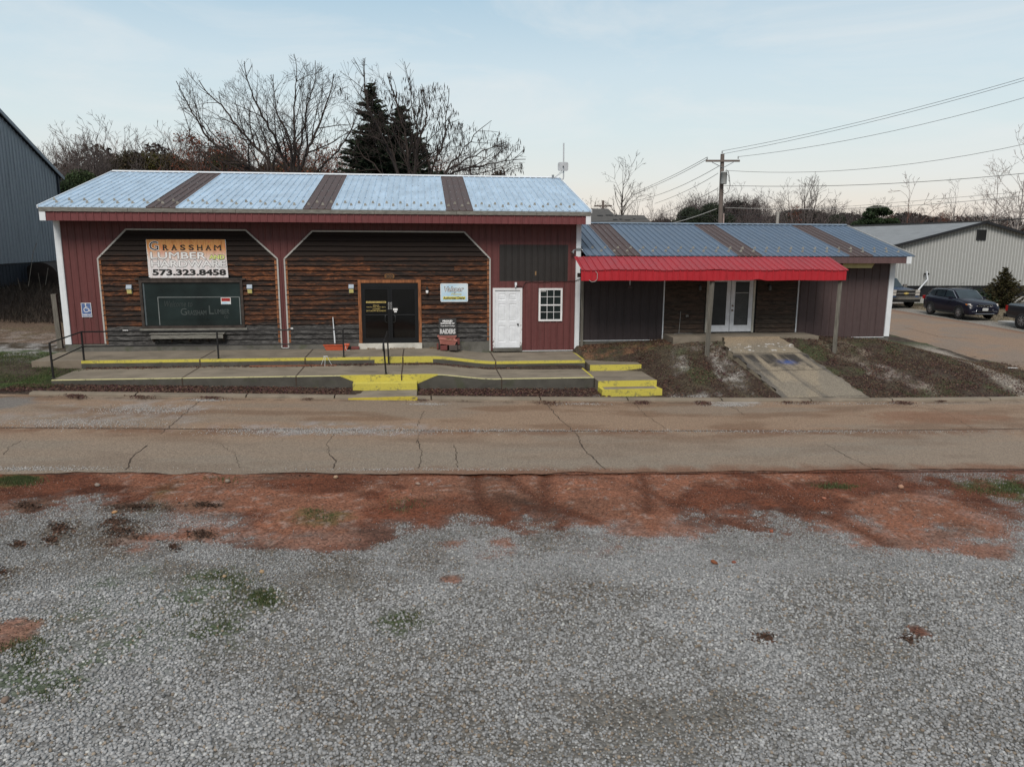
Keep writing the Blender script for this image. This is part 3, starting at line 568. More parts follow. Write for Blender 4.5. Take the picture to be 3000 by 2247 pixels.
# ================================================================== buildings
def ribs(u0,u1,pitch,off,depth):
    """stations (u,d) of a ribbed metal sheet: flat pans with a narrow raised rib every pitch"""
    st=[(u0,0)];k=math.ceil((u0-off)/pitch);u=off+k*pitch
    while u<u1-.05:
        if u-.035>u0: st+=[(u-.03,0),(u-.014,depth),(u+.014,depth),(u+.03,0)]
        for m_ in (pitch/3,2*pitch/3):
            if u+m_+.02<u1: st+=[(u+m_-.012,0),(u+m_,depth*.12),(u+m_+.012,0)]
        u+=pitch
    st.append((u1,0));return [s for i,s in enumerate(st) if i==0 or s[0]>st[i-1][0]+1e-5]
def ribwall(mb,u0,u1,spans,mat,y=0.,pitch=.2315,off=0.,depth=.022,brk=(),axis='x',xpos=0.,sgn=-1,ribmat=None):
    """vertical ribbed sheet in the plane y (faces -y) or, axis='y', in the plane x=xpos facing sgn; spans(u)->[(z0,z1)]"""
    st=ribs(u0,u1,pitch,off,depth);us=sorted(set([s[0] for s in st]+[b for b in brk if u0<b<u1]))
    D=lambda u:float(np.interp(u,[s[0] for s in st],[s[1] for s in st]))
    def P(u,z): return (u,y-D(u),z) if axis=='x' else (xpos+sgn*D(u),u,z)
    for a,b in zip(us[:-1],us[1:]):
        m=(a+b)/2;sa,sb=spans(a+1e-6,m),spans(b-1e-6,m);rm=ribmat if ribmat and D(m)>.003*1 and D(m)>depth*.3 else mat
        for (z0,z1),(w0,w1) in zip(sa,sb):
            if z1-z0>1e-4 or w1-w0>1e-4: mb.quad(P(a,z0),P(b,w0),P(b,w1),P(a,z1),rm)
def roofsheet(mb,x0,x1,y0,z0,y1,z1,matf,pitch=.2315,off=0.,depth=.03,th=.02):
    st=ribs(x0,x1,pitch,off,depth);nrm=np.array([0,-(z1-z0),(y1-y0)]);nrm=nrm/np.linalg.norm(nrm);e0,e1=np.array([y0,z0]),np.array([y1,z1])
    if nrm[2]<0:nrm=-nrm
    for (a,da),(b,db) in zip(st[:-1],st[1:]):
        m=matf((a+b)/2);p=lambda x,d,e:(x,e[0]+nrm[1]*d,e[1]+nrm[2]*d)
        mb.quad(p(a,da,e0),p(b,db,e0),p(b,db,e1),p(a,da,e1),m)
        mb.quad(p(a,da,e0),p(b,db,e0),(b,e0[0],e0[1]-th),(a,e0[0],e0[1]-th),m)
def frame(mb,x0,x1,z0,z1,wd,y0,y1,mat,bottom=True):
    """picture frame of four butted bars, outer box x0..x1,z0..z1, from y0 (front) to y1"""
    mb.box(x0,x0+wd,y0,y1,z0,z1,mat);mb.box(x1-wd,x1,y0,y1,z0,z1,mat);mb.box(x0+wd,x1-wd,y0,y1,z1-wd,z1,mat)
    if bottom:mb.box(x0+wd,x1-wd,y0,y1,z0,z0+wd,mat)
PI_=.2315
# ---- the main store ------------------------------------------------
ST=thing('store_building','long red metal store with two dark cedar arches and a striped silver and brown roof','building',(-3.1,0,0))
A1=[(-10.53,.2),(-10.53,3.08),(-9.57,4.02),(-5.78,4.02),(-4.80,3.08),(-4.80,.2)]
A2=[(-4.57,.2),(-4.57,3.08),(-3.61,4.0),(1.5,4.0),(2.39,3.1),(2.39,.2)]
def arch_top(x):
    for A in (A1,A2):
        if A[0][0]<x<A[-1][0]: return float(np.interp(x,[A[1][0],A[2][0],A[3][0],A[4][0]],[A[1][1],A[2][1],A[3][1],A[4][1]]))
    return None
def wb(x): return .26 if x<-10 else (.06 if x<0 else -.14)
DW=(2.49,3.53,2.06);WW=(4.12,4.97,.91,2.07)
def sp(x,m):
    t_=arch_top(m)
    if t_ is not None:
        lo=float(np.interp(x,[A1[1][0],A1[2][0],A1[3][0],A1[4][0],A2[1][0],A2[2][0],A2[3][0],A2[4][0]],[3.08,4.02,4.02,3.08,3.08,4.0,4.0,3.1]));return [(lo,4.45)]
    if DW[0]<m<DW[1]: return [(DW[2],4.45)]
    if WW[0]<m<WW[1]: return [(wb(m),WW[2]),(WW[3],4.45)]
    return [(wb(m),4.45)]
mb=MB();ribwall(mb,-11.6,5.43,sp,'red_siding',0,PI_,2.238,.022,brk=[-10.53,-9.57,-5.78,-4.8,-4.57,-3.61,1.5,2.39,*DW[:2],*WW[:2]])
mb.box(-11.79,5.6,.02,.06,-.3,4.5,'black')
for a in (-11.79,5.55): mb.box(a,a+.05,.06,11.5,-.3,4.55,'red_siding')
mb.box(-11.79,5.6,11.5,11.55,-.3,4.6,'red_siding')
mb.poly([(-11.78,.06,4.55),(-11.78,11.5,4.55),(-11.78,5.6,6.2)],'red_siding');mb.poly([(5.59,.06,4.55),(5.59,11.5,4.55),(5.59,5.6,6.2)],'red_siding')
mb.build('wall',ST)
def boards(mb,A,z0,z1,exp_,holes,mat,y=0.012,proud=.055):
    """lap siding clipped to the polygon A (as a function of height) with rectangular holes"""
    xl=lambda z:float(np.interp(z,[0,A[1][1],A[2][1]],[A[1][0],A[1][0],A[2][0]]));xr=lambda z:float(np.interp(z,[0,A[4][1],A[3][1]],[A[4][0],A[4][0],A[3][0]]))
    z=z0
    while z<z1-.01:
        zt=min(z+exp_,z1);h=[q for q in holes if q[2]<zt-.02 and q[3]>z+.02]
        cuts=sorted([(q[0],q[1]) for q in h]);seg=[];cur=None
        s0=('L',None)
        edges=[('L',0)]+[c for q in cuts for c in (('h',q[0]),('h',q[1]))]+[('R',0)]
        for i in range(0,len(edges),2):
            l,r=edges[i],edges[i+1];L0,L1=(xl(z),xl(zt)) if l[0]=='L' else (l[1],l[1]);R0,R1=(xr(z),xr(zt)) if r[0]=='R' else (r[1],r[1])
            if R0-L0<.03: continue
            # split into random board lengths
            js=[];x=L0+random.uniform(1.5,4.6)
            while x<R0-.6 and x<R1-.3: js.append(x);x+=random.uniform(2.4,4.9)
            pl=[(L0,L1)]+[(j-.002,j-.002) for j in js];pr=[(j+.002,j+.002) for j in js]+[(R0,R1)]
            bl=[(L0,L1)]+[(j,j) for j in js];br=[(j-.004,j-.004) for j in js]+[(R0,R1)]
            for (a0,a1),(b0,b1) in zip(bl,br):
                rn=random.uniform(.02,1);w1=random.uniform(-.006,.006);w2=random.uniform(-.006,.006);pr_=proud+random.uniform(-.004,.006);k=max(1,int((b0-a0)/.5))
                for q in range(k):
                    f0,f1=q/k,(q+1)/k;g=lambda a,b,f:a+(b-a)*f;wa=g(w1,w2,f0)+.005*math.sin(f0*9+rn*20);wb_=g(w1,w2,f1)+.005*math.sin(f1*9+rn*20)
                    x0_,x1_=g(a0,b0,f0),g(a0,b0,f1);t0,t1=g(a1,b1,f0),g(a1,b1,f1)
                    mb.quad((x0_,y-pr_,z+wa),(x1_,y-pr_,z+wb_),(t1,y-.004,zt),(t0,y-.004,zt),mat,rn)
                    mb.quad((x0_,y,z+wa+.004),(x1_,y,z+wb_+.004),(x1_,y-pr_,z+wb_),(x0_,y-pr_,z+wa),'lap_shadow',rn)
        z=zt
WL=(-9.30,-5.98,.76,2.38);GD=(-2.16,-.01,.19,2.37)
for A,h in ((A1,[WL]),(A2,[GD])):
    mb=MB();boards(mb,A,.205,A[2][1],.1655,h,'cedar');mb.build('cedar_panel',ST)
# white metal edging round each arch and side trim boards
for A in (A1,A2):
    mb=MB()
    B=[A[0]]+A[1:-1]+[A[-1]];B[0]=(B[0][0],.06 if A is A2 else .26);B[-1]=(B[-1][0],.06 if A is A1 else -.14)
    for (xa,za),(xb,zb) in zip(B[:-1],B[1:]): mb.beam((xa,-.028,za),(xb,-.028,zb),.050,.030,'trim_metal',up=(0,1,0))
    mb.build('arch_trim',ST)
    mb=MB();mb.box(A[0][0]+.03,A[0][0]+.09,-.035,.01,.2,A[1][1]-.02,'cedar_trim');mb.build('side_trim',ST);mb=MB();mb.box(A[-1][0]-.10,A[-1][0]-.03,-.035,.01,.2,A[4][1]-.02,'cedar_trim');mb.build('side_trim',ST)
mb=MB();mb.box(-4.80,-4.57,-.035,-.028,.045,.06,'white_metal');mb.build('base_flashing',ST);mb=MB();mb.box(3.55,5.43,-.03,-.024,-.16,-.14,'white_metal');mb.build('base_flashing',ST)
for q_ in ((-10.5,-4.83,-.06,.0,-.2,.2),(-4.54,-2.16,-.06,.0,-.2,.2),(-.01,2.36,-.06,.0,-.3,.2),(-11.8,-10.5,-.03,.02,-.3,.245),(-4.83,-4.54,-.02,0.01,-.2,.07),(2.36,5.5,-.02,.02,-.45,-.155)): mb=MB();mb.box(*q_,'foundation');mb.build('foundation',ST)
mb=MB();mb.box(-2.19,.0,-.16,-.061,-.02,.185,'white_sill');mb.build('door_sill',ST,bev=.008)
for x0,x1,zb in ((-11.79,-11.60,.25),(5.43,5.60,-.15)):
    mb=MB();mb.box(x0,x1,-.055,.07,zb,4.3,'white_metal');mb.box(x0+.15 if x0<0 else x0,x0+.165 if x0<0 else x0+.015,-.062,-.055,zb,4.3,'white_metal');mb.build('corner_trim',ST)
# roof
EY,EZ,RY,RZ=-.80,4.70,5.6,6.29;X0,X1=-11.86,5.77
stripes=[(-8.66,-7.70),(-3.78,-2.92),(.82,1.66)]
stripes=[]
for (ua,ub),(ra,rb) in (((419,515),(595,667)),((878,968),(952,1022)),((1311,1394),(1296,1362))):
    c=((atY(ua,614,EY)[0]+atY(ub,614,EY)[0])/2+(atY(ra,507,RY)[0]+atY(rb,507,RY)[0])/2)/2;c=2.238+PI_*round((c-.4585-2.238)/PI_)+.4585+.005;stripes.append((c-.46,c+.46))
mf=lambda x:'brown_roof' if any(a<x<b for a,b in stripes) else 'galvanised'
mb=MB();roofsheet(mb,X0,X1,EY,EZ,RY,RZ,mf,PI_,2.238);roofsheet(mb,X0,X1,12.0,EZ,RY,RZ,mf,PI_,2.238);rf=mb.build('roof',ST)
mb=MB();mb.prism([(X0-.03,RY-.17,RZ-.01),(X0-.03,RY,RZ+.055),(X0-.03,RY+.17,RZ-.01)],(X1-X0+.06,0,0),'white_metal');mb.build('ridge_cap',rf)
for xe in (X0-.03,X1+.002):
    mb=MB();mb.beam((xe+.015,EY,EZ-.01),(xe+.015,RY-.18,RZ-.045),.03,.10,'white_metal');mb.build('rake_trim',rf)
mb=MB();x=-11.8
mb.box(X0+.02,X1-.02,EY+.0,EY+.05,4.555,4.675,'grey_wood')
for xj in (-9.2,-6.6,-5.9,-1.5,1.2,3.9): mb.box(xj,xj+.012,EY-.003,EY,4.56,4.67,'dark_wood')
mb.build('fascia_board',ST)
mb=MB();ribwall(mb,X0+.19,X1-.17,lambda u,m:[(4.27,4.555)],'red_fascia',EY+.05,PI_,2.238,.02);mb.box(X0+.19,X1-.17,EY+.06,EY+.09,4.272,4.55,'red_fascia');mb.build('fascia_band',ST)
mb=MB();mb.box(X0+.01,X0+.19,EY+.02,EY+.12,4.27,4.555,'white_metal');mb.build('fascia_end_cap',ST);mb=MB();mb.box(X1-.17,X1-.0,EY+.02,EY+.12,4.27,4.555,'white_metal');mb.build('fascia_end_cap',ST)
mb=MB();mb.box(X0+.02,X1-.02,EY+.1,.02,4.285,4.30,'dark_wood');mb.build('soffit',ST)
def guards(parent,x0,x1,ey,ez,ry,rz,rows,pitch=PI_*2,off=2.238):
    proto=None;sl=math.atan2(rz-ez,ry-ey)
    for d,sh in rows:
        x=off+PI_/2+math.ceil((x0-off)/pitch)*pitch+sh
        while x<x1-.2:
            if proto is None:
                mb=MB();mb.box(-.045,.045,-.05,.05,0,.008,'snow_clip');mb.add([(-.04,-.03,.008),(.04,-.03,.008),(.03,-.02,.075),(-.03,-.02,.075),(0,.05,.008)],[(0,1,2,3),(3,2,4),(0,3,4),(1,4,2)],'snow_clip')
                g=mb.build('snow_guard',parent,local=True);proto=g
            else:
                g=proto.copy();COL.objects.link(g)
            g.rotation_euler=(sl,0,0);g.location=tuple(np.array([x,ey+d*math.cos(sl),ez+d*math.sin(sl)+.004])-org(parent));g.parent=parent
            x+=pitch

rows=[(.62,0.),(1.02,-PI_)]
guards(rf,X0+.2,X1,EY,EZ,RY,RZ,rows);ORG[rf.name]=org(ST)
# exposed screw rows
mb=MB()
for d in (.08,1.9,3.1,4.3,5.5,6.5):
    st=math.atan2(RZ-EZ,RY-EY);x=2.238+math.ceil((X0-2.238)/PI_)*PI_+.045
    while x<X1-.1:
        c=np.array([x,EY+d*math.cos(st),EZ+d*math.sin(st)+.012]);mb.obox(c,(.012,0,0),(0,.012*math.cos(st),.012*math.sin(st)),(0,0,.008),'steel');x+=PI_
o=mb.build('roof_screws',rf);o['kind']='stuff'
# large shop window
W_=mb=MB();frame(mb,-9.30,-5.98,.76,2.38,.085,-.075,.01,'dark_wood');mb.box(-9.42,-5.88,-.085,-.02,2.381,2.43,'dark_wood');mb.box(-9.38,-5.9,-.11,.0,.70,.758,'grey_wood')
win=mb.build('shop_window',ST)
mb=MB();mb.box(-9.21,-6.07,-.02,.0,.85,2.29,'board_glass');gl=mb.build('glass',win)
mb=MB();mb.box(-9.20,-9.15,-.03,-.021,.86,2.28,'lamp_grey_dark');mb.box(-8.76,-6.10,-.026,-.021,1.79,1.812,'chalk_line');mb.box(-8.76,-8.735,-.026,-.021,.87,1.79,'chalk_line');mb.box(-6.125,-6.10,-.026,-.021,.87,1.79,'chalk_line')

mb.text('Welcome to',-8.55,-7.65,1.48,1.68,-.026,'chalk_faint',0,.3);mb.text('G',-8.05,-7.85,1.20,1.43,-.026,'chalk',.0);mb.text('RASSHAM',-7.82,-7.22,1.20,1.36,-.026,'chalk');mb.text('L',-7.13,-6.97,1.23,1.52,-.026,'chalk');mb.text('UMBER',-6.94,-6.47,1.23,1.39,-.026,'chalk');mb.text('CO',-6.64,-6.52,1.08,1.18,-.026,'chalk')
mb.build('window_lettering',win)
mb=MB();mb.box(-6.72,-6.40,-.030,-.0265,1.56,1.78,'white_ink');mb.box(-6.70,-6.42,-.033,-.0305,1.66,1.765,'sign_red');mb.text('FOR SALE',-6.69,-6.43,1.715,1.755,-.035,'ink');mb.text('BY OWNER',-6.69,-6.43,1.67,1.705,-.035,'ink');mb.box(-6.69,-6.43,-.033,-.0305,1.575,1.64,'sky_print');tag(mb.build('for_sale_sign'),'small red and white for sale card stuck in the shop window','sign')
# glass double doors
fr=MB();frame(fr,-2.16,-.01,.19,2.37,.10,-.07,.012,'cedar_trim',False);dd=fr.build('double_door',ST)
mb=MB();frame(mb,-2.06,-.11,.20,2.27,.055,-.045,.01,'door_frame',False);mb.box(-2.0,-.17,-.045,.01,2.12,2.215,'door_frame');mb.build('door_frame',dd)
mb=MB();mb.box(-2.0,-.17,.09,.12,.19,2.2,'door_glass');mb.build('backing',dd)
for x0,x1 in ((-2.005,-1.09),(-1.08,-.165)):
    mb=MB();frame(mb,x0,x1,.2,2.118,.07,-.035,.005,'door_frame');mb.box(x0+.07,x1-.07,-.035,.005,.27,.36,'door_frame');mb.box(x0+.07,x1-.07,-.025,.0,1.16,1.175,'door_frame_grey');lf=mb.build('door_leaf',dd)
    mb=MB();mb.box(x0+.07,x1-.07,-.012,-.004,.36,2.048,'door_glass');mb.build('glass',lf)
    xh=x1-.10 if x0<-1.5 else x0+.10;s_=1 if x0<-1.5 else -1
    mb=MB();mb.tube([(xh,-.03,.90),(xh-.06*s_,-.09,.92),(xh-.07*s_,-.1,1.0),(xh-.07*s_,-.1,1.08),(xh-.06*s_,-.09,1.16),(xh,-.03,1.18)],.011,'door_frame_grey');mb.build('handle',lf)
    mb=MB();xc=x1-.035 if x0<-1.5 else x0+.035;mb.box(xc-.028,xc+.028,-.038,-.0355,1.36,1.60,'black');frame(mb,xc-.03,xc+.03,1.355,1.605,.005,-.042,-.0385,'grey_ink')
    for i,ch in enumerate('PULL'): mb.text(ch,xc-.013,xc+.013,1.545-.058*i,1.585-.058*i,-.0385,'white_ink',.01)
    mb.build('pull_plate',lf)

mb=MB();g=lambda t_,a,b,c_,d,m_='gold_ink',o_=.012:mb.text(t_,a,b,c_,d,-.0145,m_,o_)
mb.box(-1.90,-1.22,-.0142,-.0125,1.575,1.635,'gold_ink');mb.text('GRASSHAM LUMBER',-1.88,-1.24,1.585,1.625,-.0165,'ink',.0)
g('Hours',-1.66,-1.46,1.475,1.52);g('MON-FRI: 8am-3pm',-1.88,-1.24,1.41,1.455);g('CLOSED',-1.68,-1.43,1.35,1.39);g('SATURDAY & SUNDAY',-1.90,-1.22,1.285,1.33);mb.build('door_lettering',dd)
mb=MB();mb.box(-.985,-.83,-.0145,-.0125,1.315,1.39,'white_ink');mb.box(-.95,-.86,-.0145,-.0125,1.25,1.30,'white_ink');mb.build('notice',dd)
mb=MB();mb.box(-1.9,-1.72,.02,.06,.38,.9,'grey_ink_dark')
tag(mb.build('speaker_box'),'dark grey upright box standing inside the left glass door leaf','box')
# white side door
t=NT('worn_white');n=t.noise((2,2,1),3,6,.7);z=t.posz();f=t.math('ADD',n,t.math('MULTIPLY',z,-.12));t.color(t.mix(t.ramp(f,[(.52,0),(.56,1)]),(.74,.75,.77),(.16,.14,.12)));M['worn_white']=t.fin(.6)
mb=MB();frame(mb,DW[0],DW[1],-.16,DW[2]+.02,.075,-.05,.012,'worn_white',False);wd=mb.build('side_door',ST)
def panel_door(x0,x1,z0,z1,y,mat):
    mb=MB();w_=x1-x0;h=z1-z0;cx=[(x0+.14*w_,x0+.43*w_),(x0+.57*w_,x0+.86*w_)];cz=[(z0+.10*h,z0+.39*h),(z0+.46*h,z0+.77*h),(z0+.83*h,z0+.94*h)]
    us=sorted({x0,x1,*[a for p in cx for a in p]});zs=sorted({z0,z1,*[a for p in cz for a in p]})
    for a,b in zip(us[:-1],us[1:]):
        for c,d in zip(zs[:-1],zs[1:]):
            if (a,b) in cx and (c,d) in cz:
                i=.025;v=[(a,y,c),(b,y,c),(b,y,d),(a,y,d),(a+i,y+.012,c+i),(b-i,y+.012,c+i),(b-i,y+.012,d-i),(a+i,y+.012,d-i),(a+2*i,y+.003,c+2*i),(b-2*i,y+.003,c+2*i),(b-2*i,y+.003,d-2*i),(a+2*i,y+.003,d-2*i)]
                mb.add(v,[(0,1,5,4),(1,2,6,5),(2,3,7,6),(3,0,4,7),(4,5,9,8),(5,6,10,9),(6,7,11,10),(7,4,8,11),(8,9,10,11)],mat)
            else: mb.quad((a,y,c),(b,y,c),(b,y,d),(a,y,d),mat)
    return mb
panel_door(2.566,3.454,-.03,2.0,-.012,'white_paint').build('door_leaf',wd)
mb=MB();mb.lathe((3.385,-.012,.80),[(.032,0),(.032,-.008),(.012,-.012),(.012,-.035),(.028,-.042),(.030,-.06),(.018,-.072),(0.001,-.074)],'dark_rim',14,axis=1);mb.build('door_knob',wd)
mb=MB();mb.box(2.49,3.53,-.09,.0,-.15,-.035,'foundation');mb.build('threshold',wd)
# small sash window
mb=MB();frame(mb,4.12,4.97,.905,2.07,.065,-.05,.012,'window_white');mb.box(4.185,4.905,-.045,.0,1.455,1.50,'window_white')
for x in (4.415,4.655): mb.box(x,x+.016,-.034,-.02,.97,2.005,'window_white')
for z in (1.22,1.76): mb.box(4.185,4.905,-.033,-.021,z,z+.016,'window_white')
sw=mb.build('sash_window',ST)
mb=MB();mb.box(4.185,4.905,-.02,.0,.97,2.005,'dark_glass');mb.box(4.20,4.38,-.0235,-.0205,1.955,1.985,'white_ink');mb.build('pane',sw)
# black painted-over panel on the siding
mb=MB();ribwall(mb,2.67,5.15,lambda u,m:[(2.32,3.58)],'black_paint',-.004,PI_,2.238,.022)
o=mb.build('painted_panel',ST);o['label']='faded black painted rectangle on the red siding'
mb=MB();mb.box(3.98,4.03,-.012,-.005,2.52,2.66,'rust_spot');mb.build('bare_spot',ST)
# ---- the annex -----------------------------------------------------
AN=thing('annex_building','low annex with blue and brown striped roof and a long red canopy','building',(11.5,0,.2))
AEY,AEZ,ARY,ARZ=-.80,3.235,4.0,4.41;AX1=17.72
st2=[]
for (ua,ub),(ra,rb) in (((1806,1879),(1730,1788)),((2156,2225),(2024,2082)),((2488,2549),(2312,2370))):
    c=((atY(ua,750,AEY)[0]+atY(ub,750,AEY)[0])/2+(atY(ra,660,ARY)[0]+atY(rb,660,ARY)[0])/2)/2;c=5.7+PI_*round((c-.4585-5.7)/PI_)+.4585+.005;st2.append((c-.46,c+.46))
mf2=lambda x:'brown_roof' if any(a<x<b for a,b in st2) else 'blue_roof'
mb=MB();roofsheet(mb,5.62,AX1,AEY,AEZ,ARY,ARZ,mf2,PI_,5.7);roofsheet(mb,5.62,AX1,8.8,AEZ,ARY,ARZ,mf2,PI_,5.7);arf=mb.build('roof',AN)
mb=MB();mb.prism([(5.62,ARY-.15,ARZ-.0),(5.62,ARY,ARZ+.05),(5.62,ARY+.15,ARZ-.0)],(AX1-5.6,0,0),'ridge_blue');mb.build('ridge_cap',arf)
mb=MB();mb.beam((AX1+.01,AEY,AEZ),(AX1+.01,ARY-.16,ARZ-.035),.03,.07,'trim_metal');mb.build('rake_trim',arf)
guards(arf,5.75,AX1,AEY,AEZ,ARY,ARZ,[(.55,0.),(.98,-PI_)],off=5.7)
mb=MB()
for d in (.06,1.3,2.5,3.7):
    st=math.atan2(ARZ-AEZ,ARY-AEY);x=5.745
    while x<AX1-.1: mb.obox((x,AEY+d*math.cos(st),AEZ+d*math.sin(st)+.01),(.011,0,0),(0,.011,.003),(0,0,.007),'steel');x+=PI_
o=mb.build('roof_screws',arf);o['kind']='stuff'
mb=MB();ribwall(mb,8.0,17.42,lambda u,m:[(2.975,3.215)],'brown_fascia',AEY+.03,PI_,5.7,.015);mb.box(5.62,17.42,AEY+.04,AEY+.06,2.98,3.21,'brown_fascia');mb.build('fascia_band',AN)
mb=MB();mb.box(17.42,17.60,AEY,AEY+.1,2.965,3.22,'white_metal');mb.build('fascia_end_cap',AN)
mb=MB();mb.box(5.62,17.55,AEY+.06,.02,2.985,3.0,'dark_wood');mb.build('soffit',AN)
mb=MB();ribwall(mb,5.62,8.67,lambda u,m:[(.2,3.0)],'shaded_brown_siding',0,.305,5.7,.02);ribwall(mb,13.81,17.30,lambda u,m:[(.22,3.0)],'brown_siding',0,.305,13.9,.02)
mb.box(5.62,17.5,.02,.06,-.1,3.2,'black');mb.box(17.44,17.5,.06,8.1,-.1,3.25,'brown_siding');mb.box(5.62,17.5,8.1,8.15,-.1,3.2,'brown_siding');mb.poly([(17.49,.05,3.2),(17.49,8.1,3.2),(17.49,4.,4.32)],'brown_siding')
mb.build('wall',AN)
for x0,x1,hl in ((8.73,10.24,0),(12.2,13.74,0)):
    mb=MB();boards(mb,[(x0,0),(x0,3),(x0,3.01),(x1,3.01),(x1,3),(x1,0)],.44,3.0,.165,[],'drab_cedar');mb.build('cedar_panel',AN)
for q_ in ((8.67,8.71,-.035,.0,.2,3.),(13.76,13.80,-.035,0,.43,3.),(5.62,8.66,-.035,-.02,.18,.2),(16.0,17.3,-.035,-.02,.2,.22)): mb=MB();mb.box(*q_,'white_metal');mb.build('edge_trim',AN)
mb=MB();mb.box(17.3,17.5,-.05,.06,.235,2.985,'white_metal');mb.build('corner_trim',AN)
for q_ in ((5.62,8.7,-.01,.02,-.2,.18),(13.8,17.5,-.01,.02,-.3,.2)): mb=MB();mb.box(*q_,'foundation');mb.build('foundation',AN)
# french door
mb=MB();frame(mb,10.28,12.12,.44,2.52,.07,-.05,.012,'cream_paint',False);fd=mb.build('french_door',AN)
for x0,x1,bl in ((10.36,11.19,0),(11.21,12.04,1)):
    mb=MB();frame(mb,x0,x1,.47,2.44,.14,-.03,.005,'white_paint');mb.box(x0+.14,x1-.14,-.03,.005,.61,.70,'white_paint')
    frame(mb,x0+.13,x1-.13,.69,2.31,.02,-.037,-.030,'white_paint');lf=mb.build('door_leaf',fd)
    mb=MB();mb.box(x0+.15,x1-.15,-.018,-.008,.70,2.30,'french_glass');gl=mb.build('glass',lf)
    if bl:
        mb=MB();z=.74
        while z<1.86: mb.box(x0+.17,x1-.17,-.0215,-.0190,z,z+.016,'blind_dim');z+=.036
        mb.box(x0+.17,x1-.17,-.0225,-.019,1.87,1.90,'blind');mb.build('blind',lf)
mb=MB()
for z,r in ((1.42,.028),(1.25,.030)): mb.lathe((11.28,-.03,z),[(r,0),(r,-.008),(.012,-.012),(.012,-.03),(r*.9,-.035),(r*.9,-.055),(.001,-.06)],'bronze_plaque',12,axis=1)
mb.build('door_knob',fd)
# red canopy
mb=MB();CY,CZ,BY,BZ=-2.09,2.80,-.83,3.19;roofsheet(mb,5.2,14.45,CY-.03,CZ,BY,BZ,lambda x:'red_canopy',PI_,5.3,.025)
# the sheet sags a little between posts
for i,v in enumerate(mb.v):
    k=.012*math.sin(v[0]*2.1)+.008*math.sin(v[0]*5.3);mb.v[i]=(v[0],v[1],v[2]+k*(1 if v[1]<-1.5 else .3))
cn=mb.build('canopy',AN)
mb=MB();ribwall(mb,5.2,14.40,lambda u,m:[(2.44,2.785)],'red_metal',CY,PI_,5.3,.022);ribwall(mb,CY,-.05,lambda u,m:[(2.44,2.785+.23*(u-CY))],'red_metal',0,PI_,CY+.1,.02,axis='y',xpos=14.40,sgn=1)
mb.box(5.2,14.39,CY+.02,CY+.05,2.45,2.76,'red_metal')
for i,v in enumerate(mb.v):
    d=math.exp(-((v[0]-11.25)/.18)**2)
    if v[1]<-2 : mb.v[i]=(v[0],v[1]-.03*d*(1 if v[2]<2.6 else 0),v[2]+(.05*d if v[2]<2.6 else 0)+.006*math.sin(v[0]*3.1))
mb.build('valance',cn)
mb=MB()
for y_ in (-1.95,-1.0): mb.box(5.3,14.3,y_-.04,y_+.04,2.50,2.64,'dark_wood')
for x_ in np.arange(5.6,14.4,1.2): mb.box(x_-.02,x_+.02,-1.9,-.05,2.66,2.75,'dark_wood')
mb.build('rafters',cn)
for pts in (((9.72,-1.95,2.6),(9.64,-2.0,-.2)),((14.28,-1.95,2.6),(14.24,-2.0,-.1))):
    mb=MB();mb.beam(pts[0],pts[1],.125,.09,'grey_post');mb.build('canopy_post',AN)
mb=MB();mb.beam((5.66,-.12,2.6),(5.68,-.12,-.3),.09,.09,'grey_post');mb.build('canopy_post',AN)
# ---- pale grey metal shed at the right ------------------------------
GB=thing('metal_warehouse','pale grey metal warehouse with black trim and black lower band behind the parked cars','building',(38.8,23,-.4))
gx0,gx1,px_,pz=32.1,45.5,38.79,5.10;ez=pz-.248*(px_-gx0)
gt=lambda u:pz-.248*abs(u-px_)
mb=MB();ribwall(mb,gx0,gx1,lambda u,m:[(.71,gt(u))],'grey_siding',23,.235,33,.03,brk=[px_],ribmat='grey_rib');mb.box(gx0,gx0+.04,23.03,40,-.4,ez-.02,'grey_siding');mb.box(gx1-.04,gx1,23.03,40,-.4,ez-.02,'grey_siding');mb.build('wall',GB)
mb=MB();ribwall(mb,gx0,gx1,lambda u,m:[(-.03,.71)],'black_siding',23-.01,.235,33,.02);mb.box(gx0,gx1,22.95,22.98,.70,.745,'black_siding');mb.build('wainscot',GB)
mb=MB();mb.box(gx0,gx1,22.93,23.1,-.8,-.03,'pale_concrete');mb.build('foundation',GB)
mb=MB();roofsheet(mb,0,1,0,0,1,1,lambda x:'pale_roof') if 0 else None
for s_ in (-1,1):
    xe=px_+s_*7.1;mb.quad((xe,22.7,pz-.248*7.1+.05),(px_,22.7,pz+.05),(px_,40,pz+.05),(xe,40,pz-.248*7.1+.05),'pale_roof')
    for k in range(72):
        y_=22.9+k*.235;mb.beam((xe,y_,pz-.248*7.1+.06),(px_,y_,pz+.06),.03,.03,'pale_roof')
r_=mb.build('roof',GB)
for s_ in (-1,1):
    mb=MB();mb.beam((px_,22.72,pz+.0),(px_+s_*7.1,22.72,pz-.248*7.1),.12,.17,'black_siding');mb.build('rake_trim',r_)
mb=MB();mb.beam((px_,22.65,pz+.08),(px_,40,pz+.08),.3,.05,'black_siding');mb.build('ridge_cap',r_)
mb=MB();frame(mb,38.36,39.06,3.88,4.6,.07,22.93,22.99,'black_siding')
mb.box(38.43,38.99,22.945,22.95,3.95,4.53,'black');mb.build('gable_vent',GB)
mb=MB();mb.tube([(34.83,22.85,1.75),(34.83,22.8,1.5),(34.88,22.75,1.2),(34.05,22.7,.25),(33.6,22.7,-.1)],.05,'white_paint',8);mb.box(34.66,34.74,22.8,22.9,1.5,1.62,'black');mb.box(34.93,35.0,22.8,22.9,1.5,1.62,'black')
tag(mb.build('vent_pipe'),'bent white pipe coming off the pale grey warehouse wall','pipe')
